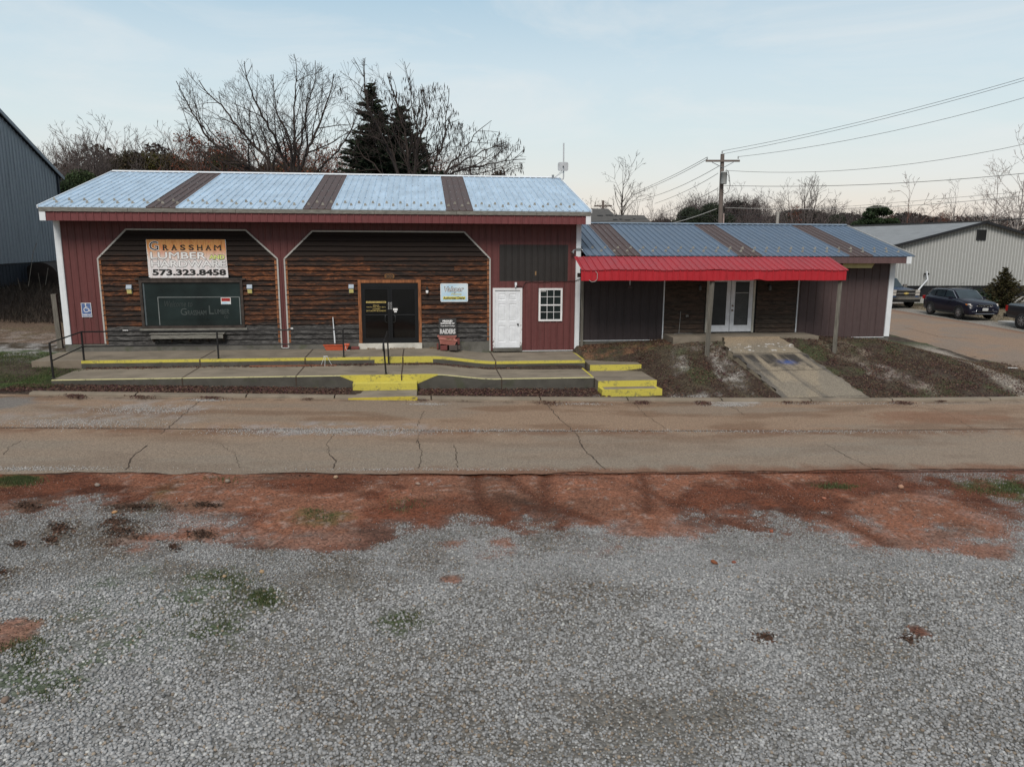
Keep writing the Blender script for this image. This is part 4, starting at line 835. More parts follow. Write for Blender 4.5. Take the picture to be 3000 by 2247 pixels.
# ---- blue grey metal barn at the left --------------------------------
BB=thing('metal_barn','tall blue grey ribbed metal barn with a steep gable above the dark bank','building',(-19,8,1.4))
rk=lambda y:min(12.2,7.03-.06+.44*(17.35-y)) if y>5 else 12.4-.44*(5-y)*.0
mb=MB();ribwall(mb,1.,17.25,lambda u,m:[(2.54,6.98+.44*(17.25-u))],'blue_grey_siding',0,.3,1,.035,axis='y',xpos=-19,sgn=1)
mb.box(-34,-19.03,17.2,17.25,1,6.95,'blue_grey_siding');mb.box(-34,-19.03,1.,1.05,0,6.95+.44*16.2,'blue_grey_siding');mb.build('wall',BB)
mb=MB();ribwall(mb,1.,17.25,lambda u,m:[(1.5,2.54)],'navy_siding',0,.3,1,.03,axis='y',xpos=-18.99,sgn=1);mb.box(-18.985,-18.96,1,17.25,2.5,2.56,'black_siding');mb.build('wainscot',BB)
mb=MB();mb.box(-19.1,-18.97,1,17.3,.3,1.5,'foundation');mb.build('foundation',BB)
mb=MB();a=(17.75,6.98-.22+.10);b=(1.,6.98+.44*16.25+.10)
mb.prism([(-18.86,a[0],a[1]),(-18.86,b[0],b[1]),(-18.86,b[0],b[1]+.05),(-18.86,a[0],a[1]+.05)],(-15,0,0),'navy_siding');r_=mb.build('roof',BB)
mb=MB();mb.beam((-18.84,a[0],a[1]-.02),(-18.84,b[0],b[1]-.02),.05,.17,'blue_grey_siding');mb.build('rake_trim',r_)
mb=MB();mb.prism([(-18.95,17.7,6.68),(-18.95,17.28,6.66),(-18.95,17.28,6.95),(-18.95,17.7,6.80)],(-15,0,0),'navy_siding');mb.build('eave_soffit',r_)
mb=MB();mb.box(-18.98,-18.9,17.18,17.3,1.5,6.95,'navy_siding');mb.build('corner_trim',BB)
# ---- house roofs behind the annex ------------------------------------
HB=thing('shingled_house','grey shingled house roof with worn patches seen between the two striped roofs','house',(16,36,0))
mb=MB();Y0=35.
mb.prism([(9.5,Y0-4.5,4.3),(15.15,Y0,6.25),(9.5,Y0,6.25)],(0,.01,0),'shingle') if 0 else None
mb.add([(8,Y0-3.2,4.85),(15.8,Y0-3.2,4.85),(15.1,Y0,6.26),(8,Y0,6.26),(15.8,Y0+3,4.85),(8,Y0+3,4.85)],[(0,1,2,3),(1,4,2),(3,2,4,5)],'shingle')
mb.add([(15.2,Y0-1.9,4.95),(18.4,Y0-1.9,4.95),(17.95,Y0-.5,5.75),(14.8,Y0-.5,5.78),(18.4,Y0+1.5,4.95)],[(0,1,2,3),(1,4,2)],'shingle');mb.build('roof',HB)
mb=MB()
for x0,x1,z0 in ((13.9,14.35,5.62),(14.6,15.2,5.66),(15.0,15.35,5.3),(16.2,16.6,5.4),(16.9,17.1,5.5),(15.3,15.9,5.62)):
    y_=lambda z:Y0-3.2+(z-4.85)/1.41*3.2-.03
    if x0<15.5: mb.quad((x0,y_(z0),z0+.02),(x1,y_(z0),z0+.02),(x1,y_(z0+.08),z0+.10),(x0,y_(z0+.08),z0+.10),'ink')
    else:
        z1=z0-.1;yy=lambda z:Y0-1.9+(z-4.95)/.8*1.4-.03;mb.quad((x0,yy(z1),z1+.02),(x1,yy(z1),z1+.02),(x1,yy(z1+.06),z1+.08),(x0,yy(z1+.06),z1+.08),'ink')
o=mb.build('missing_shingles',HB);o['kind']='stuff'
mb=MB();mb.box(8,15.6,Y0-2.8,Y0+2.8,.3,4.95,'brown_siding');mb.box(15.62,18.2,Y0-1.6,Y0+1.4,.3,4.94,'brown_siding');mb.build('wall',HB)
RB=thing('red_roofed_shed','low rust red roof edge beyond the annex ridge','shed',(20,38,0))
mb=MB();mb.add([(18.4,36,5.35),(22.5,34,4.75),(22.5,39,4.75),(18.4,39,5.35)],[(0,1,2,3)],'rust_roof');mb.build('roof',RB)
mb=MB();mb.box(18.5,22.3,36,38.8,.3,4.7,'brown_siding');mb.build('wall',RB)
# ================================================================== smaller things at the store
# printed banner sign and others
mb=MB();mb.add([(-8.96,-.052,3.70),(-6.46,-.052,3.71),(-6.42,-.062,2.455),(-8.92,-.062,2.445)],[(0,3,2,1)],'banner');mb.add([(-8.96,-.045,3.70),(-6.46,-.045,3.71),(-6.42,-.055,2.455),(-8.92,-.055,2.445)],[(0,1,2,3)],'white_ink')
mb.box(-8.97,-6.44,-.044,-.030,2.46,3.70,'white_ink')
y=-.066;mb.text('G',-8.87,-8.59,3.355,3.635,y,'ink',.0);mb.text('G',-8.885,-8.575,3.34,3.65,y+.002,'white_ink',.03)
for i,c in enumerate('RASSHAM'):
    x=-8.45+i*.272;mb.text(c,x,x+(.17 if c!='M' else .22),3.355,3.53,y,'ink',.018)
    if c in 'RAHM':
        for q in (x,x+(.17 if c!='M' else .22)-.05): mb.quad((q-.015,y,3.352),(q+.065,y,3.352),(q+.065,y,3.366),(q-.015,y,3.366),'ink')
for txt,x0,x1,z0,z1,fm in (('LUMBER',-8.86,-7.10,3.065,3.29,'white_ink'),('AND',-7.0,-6.50,3.065,3.20,'lime_ink'),('HARDWARE',-8.86,-6.47,2.80,3.025,'white_ink')):
    mb.text(txt,x0-.014,x1+.014,z0-.014,z1+.014,y+.001,'grey_line',.075);mb.text(txt,x0,x1,z0,z1,y-.002,fm,.032)

mb.text('573.323.8458',-8.84,-6.48,2.52,2.73,y,'ink',.045)
tag(mb.build('banner_sign'),'large plank patterned store banner with a phone number above the shop window','sign')
mb=MB();mb.box(-11.19,-10.875,-.035,-.028,1.155,1.625,'white_ink')
mb.box(-11.175,-10.89,-.038,-.0355,1.17,1.61,'sign_blue');y=-.0405
mb.text('PARKING',-11.16,-10.905,1.195,1.265,y,'white_ink',.02)
cx,cz=-11.035,1.40
def arc(cx,cz,r,a0,a1,w_,n=18):
    P=[]
    for i in range(n+1):
        a=math.radians(a0+(a1-a0)*i/n);P+=[(cx+(r-w_/2)*math.cos(a),y,cz+(r-w_/2)*math.sin(a)),(cx+(r+w_/2)*math.cos(a),y,cz+(r+w_/2)*math.sin(a))]
    mb.add(P,[(2*i,2*i+1,2*i+3,2*i+2) for i in range(n)],'white_ink')
arc(cx,cz,.075,100,340,.02);arc(cx-.01,cz+.185,.012,0,360,.024)
for a,b,w_ in (((cx-.012,cz+.155),(cx-.005,cz+.04),.026),((cx-.005,cz+.05),(cx+.07,cz+.04),.022),((cx+.07,cz+.045),(cx+.10,cz-.05),.022),((cx+.1,cz-.045),(cx+.135,cz-.03),.02),((cx-.01,cz+.10),(cx+.045,cz+.095),.018)):
    a,b=np.array([a[0],y,a[1]]),np.array([b[0],y,b[1]]);d=b-a;d/=np.linalg.norm(d);nn=np.array([-d[2],0,d[0]])*w_/2;mb.quad(a-nn,b-nn,b+nn,a+nn,'white_ink')
tag(mb.build('parking_sign'),'small blue wheelchair parking sign on the red siding at the store\'s left corner','sign')
# blue paint dealer sign
mb=MB();x0,x1,z0,z1=.66,1.615,1.605,2.245
pts=[];r=.04
for cx_,cz_,a0 in ((x1-r,z1-r,0),(x0+r,z1-r,90),(x0+r,z0+r,180),(x1-r,z0+r,270)):
    for k in range(5): a=math.radians(a0+k*22.5);pts.append((cx_+r*math.cos(a),-.052,cz_+r*math.sin(a)))
mb.prism(pts,(0,.012,0),'white_ink');mb.quad((x0+.02,-.054,z0+.02),(x1-.02,-.054,z0+.02),(x1-.02,-.054,z1-.02),(x0+.02,-.054,z1-.02),'sky_print');y=-.058
mb.quad((x0+.09,-.056,z0+.085),(x1-.09,-.056,z0+.085),(x1-.09,-.056,z0+.185),(x0+.09,-.056,z0+.185),'sign_yellow')
mb.text('Authorized Dealer',x0+.10,x1-.10,z0+.088,z0+.182,y,'ink',.03)
mb.text('Valspar',x0+.13,x1-.13,z0+.30,z0+.54,y+.0005,'grey_line',.045,.25);mb.text('Valspar',x0+.15,x1-.15,z0+.318,z0+.522,y-.002,'white_ink',-.004,.25);mb.text('Paints',x0+.36,x1-.22,z0+.235,z0+.315,y,'sign_gold',.02,.25)
for a in (x0+.04,x1-.04):
    for b in (z0+.04,z1-.04): mb.box(a-.006,a+.006,-.056,-.052,b-.006,b+.006,'ink')
tag(mb.build('dealer_sign'),'pale blue dealer sign with a yellow strip right of the glass doors','sign')
mb=MB();pts=[(-1.24,-.045,2.43),(-1.19,-.045,2.405),(-.97,-.045,2.405),(-.92,-.045,2.43),(-.91,-.045,2.49),(-.92,-.045,2.55),(-.97,-.045,2.575),(-1.19,-.045,2.575),(-1.24,-.045,2.55),(-1.25,-.045,2.49)]
mb.prism(pts,(0,.02,0),'bronze_plaque');mb.text('202',-1.2,-.96,2.43,2.55,-.048,'ink',.03);tag(mb.build('number_plaque'),'small wooden plaque reading 202 above the glass doors','plaque')
# wall lamps: blue-grey hoods with yellow glass
def lamp(x,lab):
    t_=thing('wall_lamp',lab,'lamp',(x,-.03,1.92),'box shaped wall lamps on the cedar arches')
    mb=MB();mb.prism([(x-.085,-.13,2.07),(x-.085,-.145,2.10),(x-.085,-.10,2.22),(x-.085,-.03,2.22),(x-.085,-.03,2.07)],(.17,0,0),'lamp_grey');mb.build('hood',t_)
    mb=MB();mb.prism([(x-.07,-.125,2.065),(x-.07,-.03,2.065),(x-.07,-.03,1.93),(x-.07,-.095,1.93)],(.14,0,0),'lamp_glass');mb.build('glass',t_)
    mb=MB();mb.box(x-.09,x+.09,-.035,-.02,1.92,2.2,'lamp_back');mb.build('back_plate',t_)

lamp(-9.61,'blue grey wall lamp just left of the wide shop window');lamp(-5.745,'blue grey wall lamp between the shop window and the red post');lamp(-2.38,'blue grey wall lamp just left of the glass doors')
t_=thing('lantern','small black lantern with white glass just right of the glass doors','lamp',(.2,-.04,1.9))
mb=MB();mb.lathe((.2,-.10,2.03),[(.02,.10),(.045,.06),(.05,.0),(.035,-.01)],'black',12);mb.box(.17,.23,-.05,-.02,2.02,2.14,'black');mb.build('bracket',t_)
mb=MB();mb.lathe((.2,-.10,1.9),[(.001,0),(.035,.0),(.045,.03),(.045,.11),(.001,.11)],'white_ink',12);mb.build('glass',t_)
# outlets
for x,z,lab,hz in ((-9.86,.69,'white double outlet cover low on the cedar left of the window',1),(-4.43,.70,'white outlet cover beside the red post between the arches',0)):
    mb=MB();a,b=((.085,.03) if hz else (.04,.045));mb.box(x-a,x+a,-.05,-.02,z-b,z+b,'white_ink')
    for s_ in(-1,1): mb.box(x+s_*a*.45-.012,x+s_*a*.45+.012,-.053,-.0505,z-.012,z+.012,'ink')
    tag(mb.build('outlet_box'),lab,'outlet')
# shelf rail under the shop window
t_=thing('plank_bench','narrow grey plank shelf on five brackets under the shop window','shelf',(-7.7,-.2,.3))
mb=MB();mb.box(-9.02,-6.62,-.30,-.09,.585,.615,'grey_wood');mb.build('plank',t_)
mb=MB();mb.box(-8.98,-6.66,-.31,-.285,.44,.56,'grey_wood');mb.build('rail',t_)
for x in (-8.95,-8.37,-7.79,-7.21,-6.68):
    mb=MB();mb.prism([(x-.02,-.285,.58),(x-.02,-.06,.58),(x-.02,-.06,.32),(x-.02,-.12,.30),(x-.02,-.27,.46)],(.04,0,0),'dark_wood');mb.build('bracket',t_)
# ramp railing
t_=thing('long_railing','long black pipe railing with four posts along the upper walk','railing',(-8,-1.85,0))
pA=atZ(157,1108,-.30);pA=np.array([-10.62,-3.75,-.30]);pB=np.array([atZ(247.7,1055,-.01)[0],-1.88,-.02]);pC=np.array([atZ(639.6,1051,-.01)[0],-1.88,-.02]);pD=np.array([atZ(1006,1048,-.01)[0],-1.88,-.02])
pA=atY(157,1108,-3.78);tA=np.array([pA[0]-.01,pA[1],.0]);tA[2]=atY(149,1005,-3.78)[2]
HT=.90
for p,q in ((pA,tA),(pB,pB+[0,0,HT]),(pC,pC+[0,0,HT]),(pD,pD+[0,0,HT])):
    mb=MB();mb.beam(p,q,.045,.045,'black_iron');mb.lathe(p,[(.06,0),(.06,.01),(.02,.012)],'black_iron',10);mb.build('post',t_)
mb=MB();mb.tube([tA,pB+[0,0,HT],pC+[0,0,HT],pD+[0,0,HT]],.022,'black_iron');mb.build('top_rail',t_)
mb=MB();mb.tube([pA+(tA-pA)*.49,pB+[0,0,.44],pC+[0,0,.44],pD+[0,0,.44]],.020,'black_iron');mb.build('mid_rail',t_)
t_=thing('stair_handrail','short black handrail on two posts between the walks in front of the glass doors','handrail',(-.95,-2.9,-.27))
p1=atY(1131,1097,-3.72);p2=atY(1139,1066,-2.05);q1=atY(1123.5,1005,-3.72);q2=atY(1134.5,974,-2.05)
for a,b in ((p1,q1),(p2,q2)): mb=MB();mb.tube([a,b],.026,'black_iron');mb.lathe(a,[(.055,0),(.055,.012),(.03,.015)],'black_iron',10);mb.build('post',t_)
d=q1-q2;mb=MB();mb.tube([q2+[0,.02,.02],q1,q1+d*.05+[0,0,-.03],q1+d*.08+[0,0,-.12],q1+d*.06+[0,0,-.22]],.027,'black_iron');mb.build('handrail',t_)
# terracotta trough with a white stick
def trough(name,lab,cx,cy,z0,wd,dp,ht,mat,grp=None,soil='soil',rz=0,tilt=0.,rim=.02,ribsn=0):
    t_=thing(name,lab,'planter',(cx,cy,z0),grp,rz);t_.rotation_euler=(0,tilt,rz)
    mb=MB();b,w_=.82,1.
    o4=lambda k,z,e=0:[(-wd/2*k-e,-dp/2*k-e,z),(wd/2*k+e,-dp/2*k-e,z),(wd/2*k+e,dp/2*k+e,z),(-wd/2*k-e,dp/2*k+e,z)]
    vs=o4(b,0)+o4(w_,ht-.035)+o4(w_,ht-.035,rim)+o4(w_,ht,rim)+o4(w_,ht,-.012)+o4(b,ht*.7,-.01);fs=[(3,2,1,0)]
    for k in range(5):
        for i in range(4): fs.append((k*4+i,k*4+(i+1)%4,k*4+4+(i+1)%4,k*4+4+i))
    mb.add(vs,fs,mat)
    for i in range(ribsn):
        x=-wd/2*.8+wd*.8*i/(ribsn-1);mb.beam((x*b,-dp/2*b-.004,.01),(x,-dp/2-.004,ht-.04),.012,.012,mat)
    mb.build('trough',t_,local=True)
    mb=MB();mb.poly(o4(.9,ht*.72),soil);mb.build('soil',t_,local=True);return t_
trough('planter_box','orange terracotta trough with a white stick against the cedar wall',-2.92,-.30,0,.84,.26,.20,'terracotta')
mb=MB();mb.tube([(-2.98,-.30,.1),(-3.03,-.12,1.11)],.014,'white_metal',8);mb.tube([(-2.95,-.32,.1),(-3.01,-.13,.9)],.008,'white_metal',6);tag(mb.build('white_stick'),'tall thin white stick standing up out of the orange trough','stick')
mb=MB();mb.tube([(-2.62,-.36,.2),(-2.60,-.44,.15),(-2.60,-.45,.05),(-2.55,-.48,.004),(-2.47,-.46,.004)],.006,'white_ink',6);tag(mb.build('string'),'short white cord hanging over the edge of the orange trough','cord')
tp=trough('planter_box','upper pink ribbed planter trough at the back of the stack right of the doors',.86,-.26,.28,.62,.24,.18,'pink_plastic','pink planter troughs',ribsn=16)
tq=trough('planter_box','tilted pink ribbed planter trough with green moss, in front on the bricks',.86,-.50,.17,.60,.24,.20,'pink_plastic','pink planter troughs',ribsn=16,tilt=.13)
mb=MB()
for k in range(160):
    x,y_=random.uniform(-.06,.20),random.uniform(-.09,.09);z=.15+random.uniform(0,.03);a=random.uniform(0,6.3);mb.add([(x,y_,z),(x+.02*math.cos(a),y_+.02*math.sin(a),z+.03),(x+.012*math.sin(a),y_-.012*math.cos(a),z+.035)],[(0,1,2)],'moss')
o=mb.build('moss',tq,local=True)
def brick(x0,x1,y0,y1,z0,z1,lab,mat='brick_red',nm='brick'): 
    mb=MB();mb.box(x0,x1,y0,y1,z0,z1,mat);o=mb.build(nm,bev=.012);tag(o,lab,'brick','loose bricks and blocks by the planters')

brick(.92,1.20,-.74,-.50,-.01,.16,'dark grey paving block under the front of the tilted planter','block_dark')
brick(.62,.86,-.66,-.42,-.01,.15,'dark red block left of the grey block under the planters')
brick(.58,1.22,-.38,-.12,-.01,.275,'wide dark block carrying the upper pink planter','block_dark')
brick(.50,.56,-.52,-.30,.0,.20,'thin red brick standing on edge left of the planters')
brick(1.22,1.32,-.52,-.36,-.01,.13,'brown brick stub at the right of the planters','block_dark')
brick(-2.44,-2.16,-.30,-.12,.005,.095,'flat red brick lying by the wall left of the glass doors')
brick(1.18,1.30,-.36,-.22,.14,.36,'upright dark red brick behind the right end of the planters')
# supporter sign resting on the planters
mb=MB();sx0,sx1=.585,1.195;p=lambda x,t_:(x,-.30+.14*t_,.455+.58*t_)
mb.quad(p(sx0,0),p(sx1,0),p(sx1,1),p(sx0,1),'ink');a=[(sx0,-.285,.455),(sx1,-.285,.455),(sx1,-.145,1.035),(sx0,-.145,1.035)];mb.add(a,[(3,2,1,0)],'ink')
n0=len(mb.v)
for txt,x0,x1,t0,t1,o_ in (('PROUD',.72,1.06,.80,.91,.05),('SUPPORTER OF',.65,1.13,.68,.76,.04),('Three Rivers College',.64,1.14,.52,.61,.015)): mb.text(txt,x0,x1,t0,t1,0,'white_ink',o_)
mb.text('RAIDERS',.62,1.16,.10,.40,0,'chrome_ink',.05);mb.text('RAIDERS',.64,1.14,.14,.36,-.003,'ink',-.0);mb.text('RAIDERS',.645,1.135,.15,.35,-.005,'white_ink',-.012)

for i in range(n0,len(mb.v)):
    x,d,t1=mb.v[i];mb.v[i]=(x,-.303+.14*t1+d,.455+.58*t1)
tag(mb.build('supporter_sign'),'black yard sign with white college lettering propped on the pink planters','sign')
# wire stand and loose board between the walks
t_=thing('wire_stand','small white wire plant stand on the edge between the two walks','stand',(-3.1,-2.1,-.26))
mb=MB();b=np.array([-3.08,-2.12,-.25])
for k in range(3):
    a=k*2.1+.4;mb.tube([b+[.2*math.cos(a),.10*math.sin(a),0],b+[.05*math.cos(a),.03*math.sin(a),.30]],.006,'white_metal',5)
mb.tube([b+[.07*math.cos(a),.05*math.sin(a),.30] for a in np.linspace(0,6.3,13)],.006,'white_metal',5);mb.build('frame',t_)
mb=MB();mb.beam((-5.45,-2.10,-.235),(-2.75,-2.08,-.25),.10,.035,'old_plank');tag(mb.build('loose_board'),'long reddish board lying along the foot of the upper walk','board')
# security light and cable above the white door
t_=thing('security_camera','small white camera box with a black cable above the white side door','camera',(3.29,-.06,2.1))
mb=MB();mb.box(3.26,3.33,-.12,-.025,2.17,2.28,'white_paint');mb.lathe((3.285,-.09,2.10),[(.001,0),(.025,.005),(.03,.03),(.02,.07)],'white_metal',12);mb.build('housing',t_)
mb=MB();P=[atY(u,v,-.035) for u,v in [(1526,838),(1533,843),(1535,835),(1541,826),(1560,825),(1580,827),(1610,825),(1640,824),(1685,824)]];mb.tube([(3.30,-.06,2.12)]+P+[(5.45,-.08,2.34),(5.62,-.08,2.42),(5.66,-.08,2.7)],.010,'black_iron',6);mb.build('cable',t_)
t_=thing('floodlight','twin silver floodlight on the white corner trim above the canopy','floodlight',(5.52,-.1,3.4))
mb=MB();mb.box(5.42,5.62,-.09,-.056,3.40,3.47,'steel');mb.tube([(5.42,-.08,3.42),(5.33,-.12,3.40)],.018,'steel');mb.tube([(5.62,-.08,3.42),(5.70,-.12,3.37)],.018,'steel');mb.build('bracket',t_)
for a,b in (((5.33,-.12,3.40),(5.27,-.17,3.29)),((5.70,-.12,3.38),(5.76,-.17,3.31))): mb=MB();mb.tube([a,((a[0]+b[0])/2,(a[1]+b[1])/2,(a[2]+b[2])/2),b],[.03,.04,.065],'steel',12);mb.build('lamp_head',t_)
mb=MB();mb.tube([(5.66,-2.15,2.75),(5.72,-2.16,2.68),(5.72,-2.16,2.5),(5.66,-2.15,2.42),(5.55,-2.13,2.40),(5.46,-2.1,2.46)],.010,'pale_wire',6);tag(mb.build('hanging_cable'),'loop of pale cable hanging at the left end of the red canopy','cable')
mb=MB();mb.tube([(7.09,-1.2,2.52),(7.09,-1.2,2.25)],.022,'steel');mb.lathe((7.09,-1.2,2.15),[(.085,0),(.075,.02),(.03,.06),(.02,.10)],'steel',14);tag(mb.build('pendant_lamp'),'small grey pendant lamp hanging under the red canopy','lamp')
for x,lab in ((10.0,'dark jar shaped wall lantern just left of the white french doors'),(12.65,'dark jar shaped wall lantern right of the white french doors')):
    mb=MB();mb.lathe((x,-.09,1.98),[(.02,.18),(.05,.14),(.055,.03),(.03,0),(.001,0)],'lamp_back',10);mb.box(x-.03,x+.03,-.06,-.01,2.08,2.2,'black');tag(mb.build('wall_lantern'),lab,'lamp','dark lanterns beside the french doors')
mb=MB();mb.box(9.53,9.63,-.06,-.02,1.02,1.10,'grey_line2');tag(mb.build('meter_box'),'small grey box on the annex cedar boards left of the french doors','box')
mb=MB();mb.tube([(9.33,-.05,1.22),(9.31,-.06,.8),(9.28,-.10,.44)],.009,'pale_wire',6);mb.tube([(9.05,-.25,.43),(9.3,-.12,.435),(9.75,-.2,.43)],.008,'pale_wire',6);tag(mb.build('thin_conduit'),'thin pale conduit running down the annex boards to the slab','conduit')
mb=MB();mb.prism([(15.15,-.55,2.965),(16.35,-.55,2.965),(16.25,-.55,2.80),(15.05,-.55,2.80)],(0,.32,0),'fluoro');tag(mb.build('light_fixture'),'long yellowish box light under the annex eave right of the canopy','light')
# antenna mast on the store ridge
t_=thing('antenna_mast','grey mast with a square dish antenna at the right end of the silver roof','antenna',(5.7,5.0,6.1))
a=lambda u,v:atY(u,v,4.9);mb=MB();mb.tube([a(1636,536),a(1650,524),a(1651,518),a(1651,498),a(1651.5,420)],.028,'antenna_grey',8);mb.build('mast',t_)
c=atY(1650,488.5,4.8);mb=MB()
pts=[];hw,hh,r=.21,.17,.06
for sx,sz,a0 in ((1,1,0),(-1,1,90),(-1,-1,180),(1,-1,270)):
    for k in range(4): an=math.radians(a0+k*30);pts.append((c[0]+sx*(hw-r)+r*math.cos(an),c[1],c[2]+sz*(hh-r)+r*math.sin(an)))
mb.prism(pts,(0,.06,0),'antenna_grey');mb.lathe(c,[(.03,0),(.02,-.08),(.001,-.085)],'lamp_back',10,axis=1);mb.build('dish',t_)
mb=MB();d0=a(1656,455);mb.box(d0[0]-.02,d0[0]+.03,4.85,4.92,atY(0,467,4.9)[2],atY(0,448,4.9)[2],'antenna_grey');mb.build('small_antenna',t_)
mb=MB();mb.tube([a(1648,500),a(1622,523)],.010,'antenna_grey',5);mb.tube([a(1650,504),a(1624,522)],.010,'antenna_grey',5);mb.build('guy_rod',t_)
mb=MB();mb.tube([atY(1620,526,5.3),atY(1620,513,5.3)],.05,'steel',10);tag(mb.build('roof_vent'),'stubby metal vent cap at the right end of the store ridge','vent')
# leaning post, drum
mb=MB();mb.beam((-12.42,1.,-.1),(-12.46,1.,1.85),.16,.12,'grey_post',up=(0,1,0));tag(mb.build('wooden_post'),'weathered grey wooden post leaning beside the store\'s left corner','post')
P=atX(145,812,-18.4);t_=thing('steel_drum','dark round steel drum with a white patch in front of the blue grey barn','drum',tuple(P))
mb=MB();mb.tube([P+[.0,.9,-.1],P+[0,-.9,-.1]],[.85,.85],'drum',28);mb.build('shell',t_)
mb=MB();mb.tube([P+[.86,-.45,.22],P+[.93,-.5,.25]],.11,'white_ink',14);mb.build('white_patch',t_)
# ================================================================== poles and power lines
def beamw(mb,p,q,s,mat): mb.beam(p,q,s,s,mat)
Y1=25.;pt=atY(2117,447,Y1);pb=atY(2104,680,Y1)
P1=thing('utility_pole','tall wooden utility pole with crossarm and grey transformer behind the annex','utility pole',(20.7,Y1,0))
pb=np.array([20.72,Y1,-.3]);pt=np.array([atY(2117,447,Y1)[0],Y1,atY(2117,452,Y1)[2]])
mb=MB();mb.tube([pb,pt],[.19,.13],'pole_wood',12);mb.tube([pb+[.22,-.1,0],pb+(pt-pb)*.60+[.2,-.08,0]],.045,'pink_pipe',8);mb.build('pole',P1)
ca,cb=atY(2068,472,Y1-.16),atY(2167,472,Y1-.16);mb=MB();mb.beam(ca,cb,.10,.13,'pole_wood');mb.build('crossarm',P1)
for u in (2086,2149): mb=MB();a=atY(u,476,Y1-.16);b=atY(2118 if u<2117 else 2119,492,Y1-.14);mb.beam(a,b,.03,.04,'steel');mb.build('brace',P1)
for u,v in ((2072,462),(2163,460),(2116,444)): mb=MB();c=atY(u,v,Y1-.16);mb.lathe(c-[0,0,.14],[(.03,0),(.05,.05),(.035,.08),(.05,.12),(.03,.18),(.001,.19)],'transformer',10);mb.build('insulator',P1)
tc_=atY(2120.5,522,Y1-.38);mb=MB();mb.lathe(tc_,[(.001,-.40),(.20,-.40),(.21,-.36),(.21,.33),(.23,.34),(.23,.38),(.15,.42),(.001,.43)],'transformer',20);mb.lathe(tc_+[.12,-.12,.42],[(.03,0),(.03,.15),(.001,.16)],'transformer',8);tr=mb.build('transformer',P1)
mb=MB();mb.tube([atY(u,v,Y1-.3) for u,v in ((2126,500),(2134,503),(2137,520),(2139,545),(2134,562),(2124,569),(2115,562))],.022,'wire',6);mb.tube([atY(u,v,Y1-.33) for u,v in ((2128,508),(2134,515),(2133,528),(2137,532))],.014,'wire',5);mb.build('jumper_cable',P1)
Y2=68.;P2=thing('utility_pole','small far utility pole with crossarm beside the bare poplar','utility pole',(float(atY(1767,600,Y2)[0]),Y2,1))
mb=MB();c=atY(1767,588,Y2);mb.tube([(c[0],Y2,1),c],[.2,.15],'pole_wood',8);mb.build('pole',P2)
mb=MB();mb.beam(atY(1741,604,Y2),atY(1793,604,Y2),.15,.18,'pole_wood');mb.build('crossarm',P2)
for u in (1755,1779): mb=MB();mb.beam(atY(u,605,Y2),atY(1767,614,Y2),.06,.06,'pole_wood');mb.build('brace',P2)
Y3=42.;P3=thing('utility_pole','short pale pole top just above the blue annex ridge','utility pole',(float(atY(2279,640,Y3)[0]),Y3,0))
c=atY(2280,621,Y3);mb=MB();mb.tube([(c[0]-.15,Y3,0),c],[.17,.13],'pale_pole',10);mb.build('pole',P3)
mb=MB();mb.box(c[0]-.3,c[0]+.25,Y3-.2,Y3-.1,c[2]-1.45,c[2]-1.1,'transformer');mb.build('bracket',P3)
def wire(pts,lab,r=.012,mat='wire',n=14,grp='power lines'):
    """pts: [(u,v,Y)] smoothed through by a quadratic fit in the parameter"""
    P=np.array([atY(u,v,Y) for u,v,Y in pts]);k=len(P)
    if k>2:
        tt=np.linspace(0,1,k);d=np.r_[0,np.cumsum(np.linalg.norm(np.diff(P,axis=0),axis=1))];d/=d[-1];co=[np.polyfit(d,P[:,i],2) for i in range(3)];Q=[np.array([np.polyval(c_,s_) for c_ in co]) for s_ in np.linspace(0,1,n)]
    else: Q=[P[0]+(P[1]-P[0])*s_-np.array([0,0,.25])*4*s_*(1-s_) for s_ in np.linspace(0,1,n)]
    mb=MB();mb.tube(Q,r,mat,5);tag(mb.build('power_line'),lab,'power line',grp)
Yr=13.
wire([(2116,443,25),(2560,348,18.5),(3120,193,Yr)],'topmost wire rising from the transformer pole to the upper right edge')
wire([(2116,452,25),(2560,356,18.5),(3120,201,Yr)],'second wire from the pole top, running just under the topmost one')
wire([(2163,460,25),(2600,388,18.5),(3120,252,Yr)],'third wire, from the right end of the crossarm up to the right edge')
wire([(2124,499,25),(2283,508,23),(2507,496,20),(3120,396,Yr)],'sagging wire leaving the pole at transformer height to the right')
wire([(2116,544,25),(2303,546.6,23),(3120,496,Yr)],'nearly level thick wire leaving the pole below the transformer',.016)
wire([(2124,608,25),(2283,615,24),(2588,606,20),(3120,560,Yr)],'pale low wire from the pole crossing above the distant trees',.018,'pale_wire')
wire([(2280,622,42),(2600,596,34),(3120,552,24)],'thin wire from the short pole rising over the dark pine')
wire([(2486,664,22),(2700,657,20),(3120,634,14)],'thick black cable across the ridge of the pale grey warehouse',.035)
wire([(2072,461,25),(1960,520,42),(1850,568,62)],'upper wire dropping from the left crossarm end towards the far pole',.018)
wire([(2072,467,25),(1960,526,42),(1850,572,62)],'wire dropping just under the upper one towards the far pole',.018)
wire([(2105,488,25),(1960,560,42),(1850,590,62)],'middle wire dropping from the pole past the bare poplar',.018)
wire([(2104,508,25),(2010,560,35),(1918,597,46)],'wire dropping from the transformer towards the far shrubs',.016)
wire([(2104,552,25),(2030,590,33),(1950,622,44)],'dark wire dropping from below the transformer to the dark hill',.018)
wire([(2100,612,25),(2040,634,24),(1962,656,22)],'pale low cable sagging from the pole to the annex ridge',.022,'pale_wire')
wire([(2278,626,42),(2100,632,38),(1725,651,30)],'thin dark wire running left from the short pole over the shingled roof',.014)
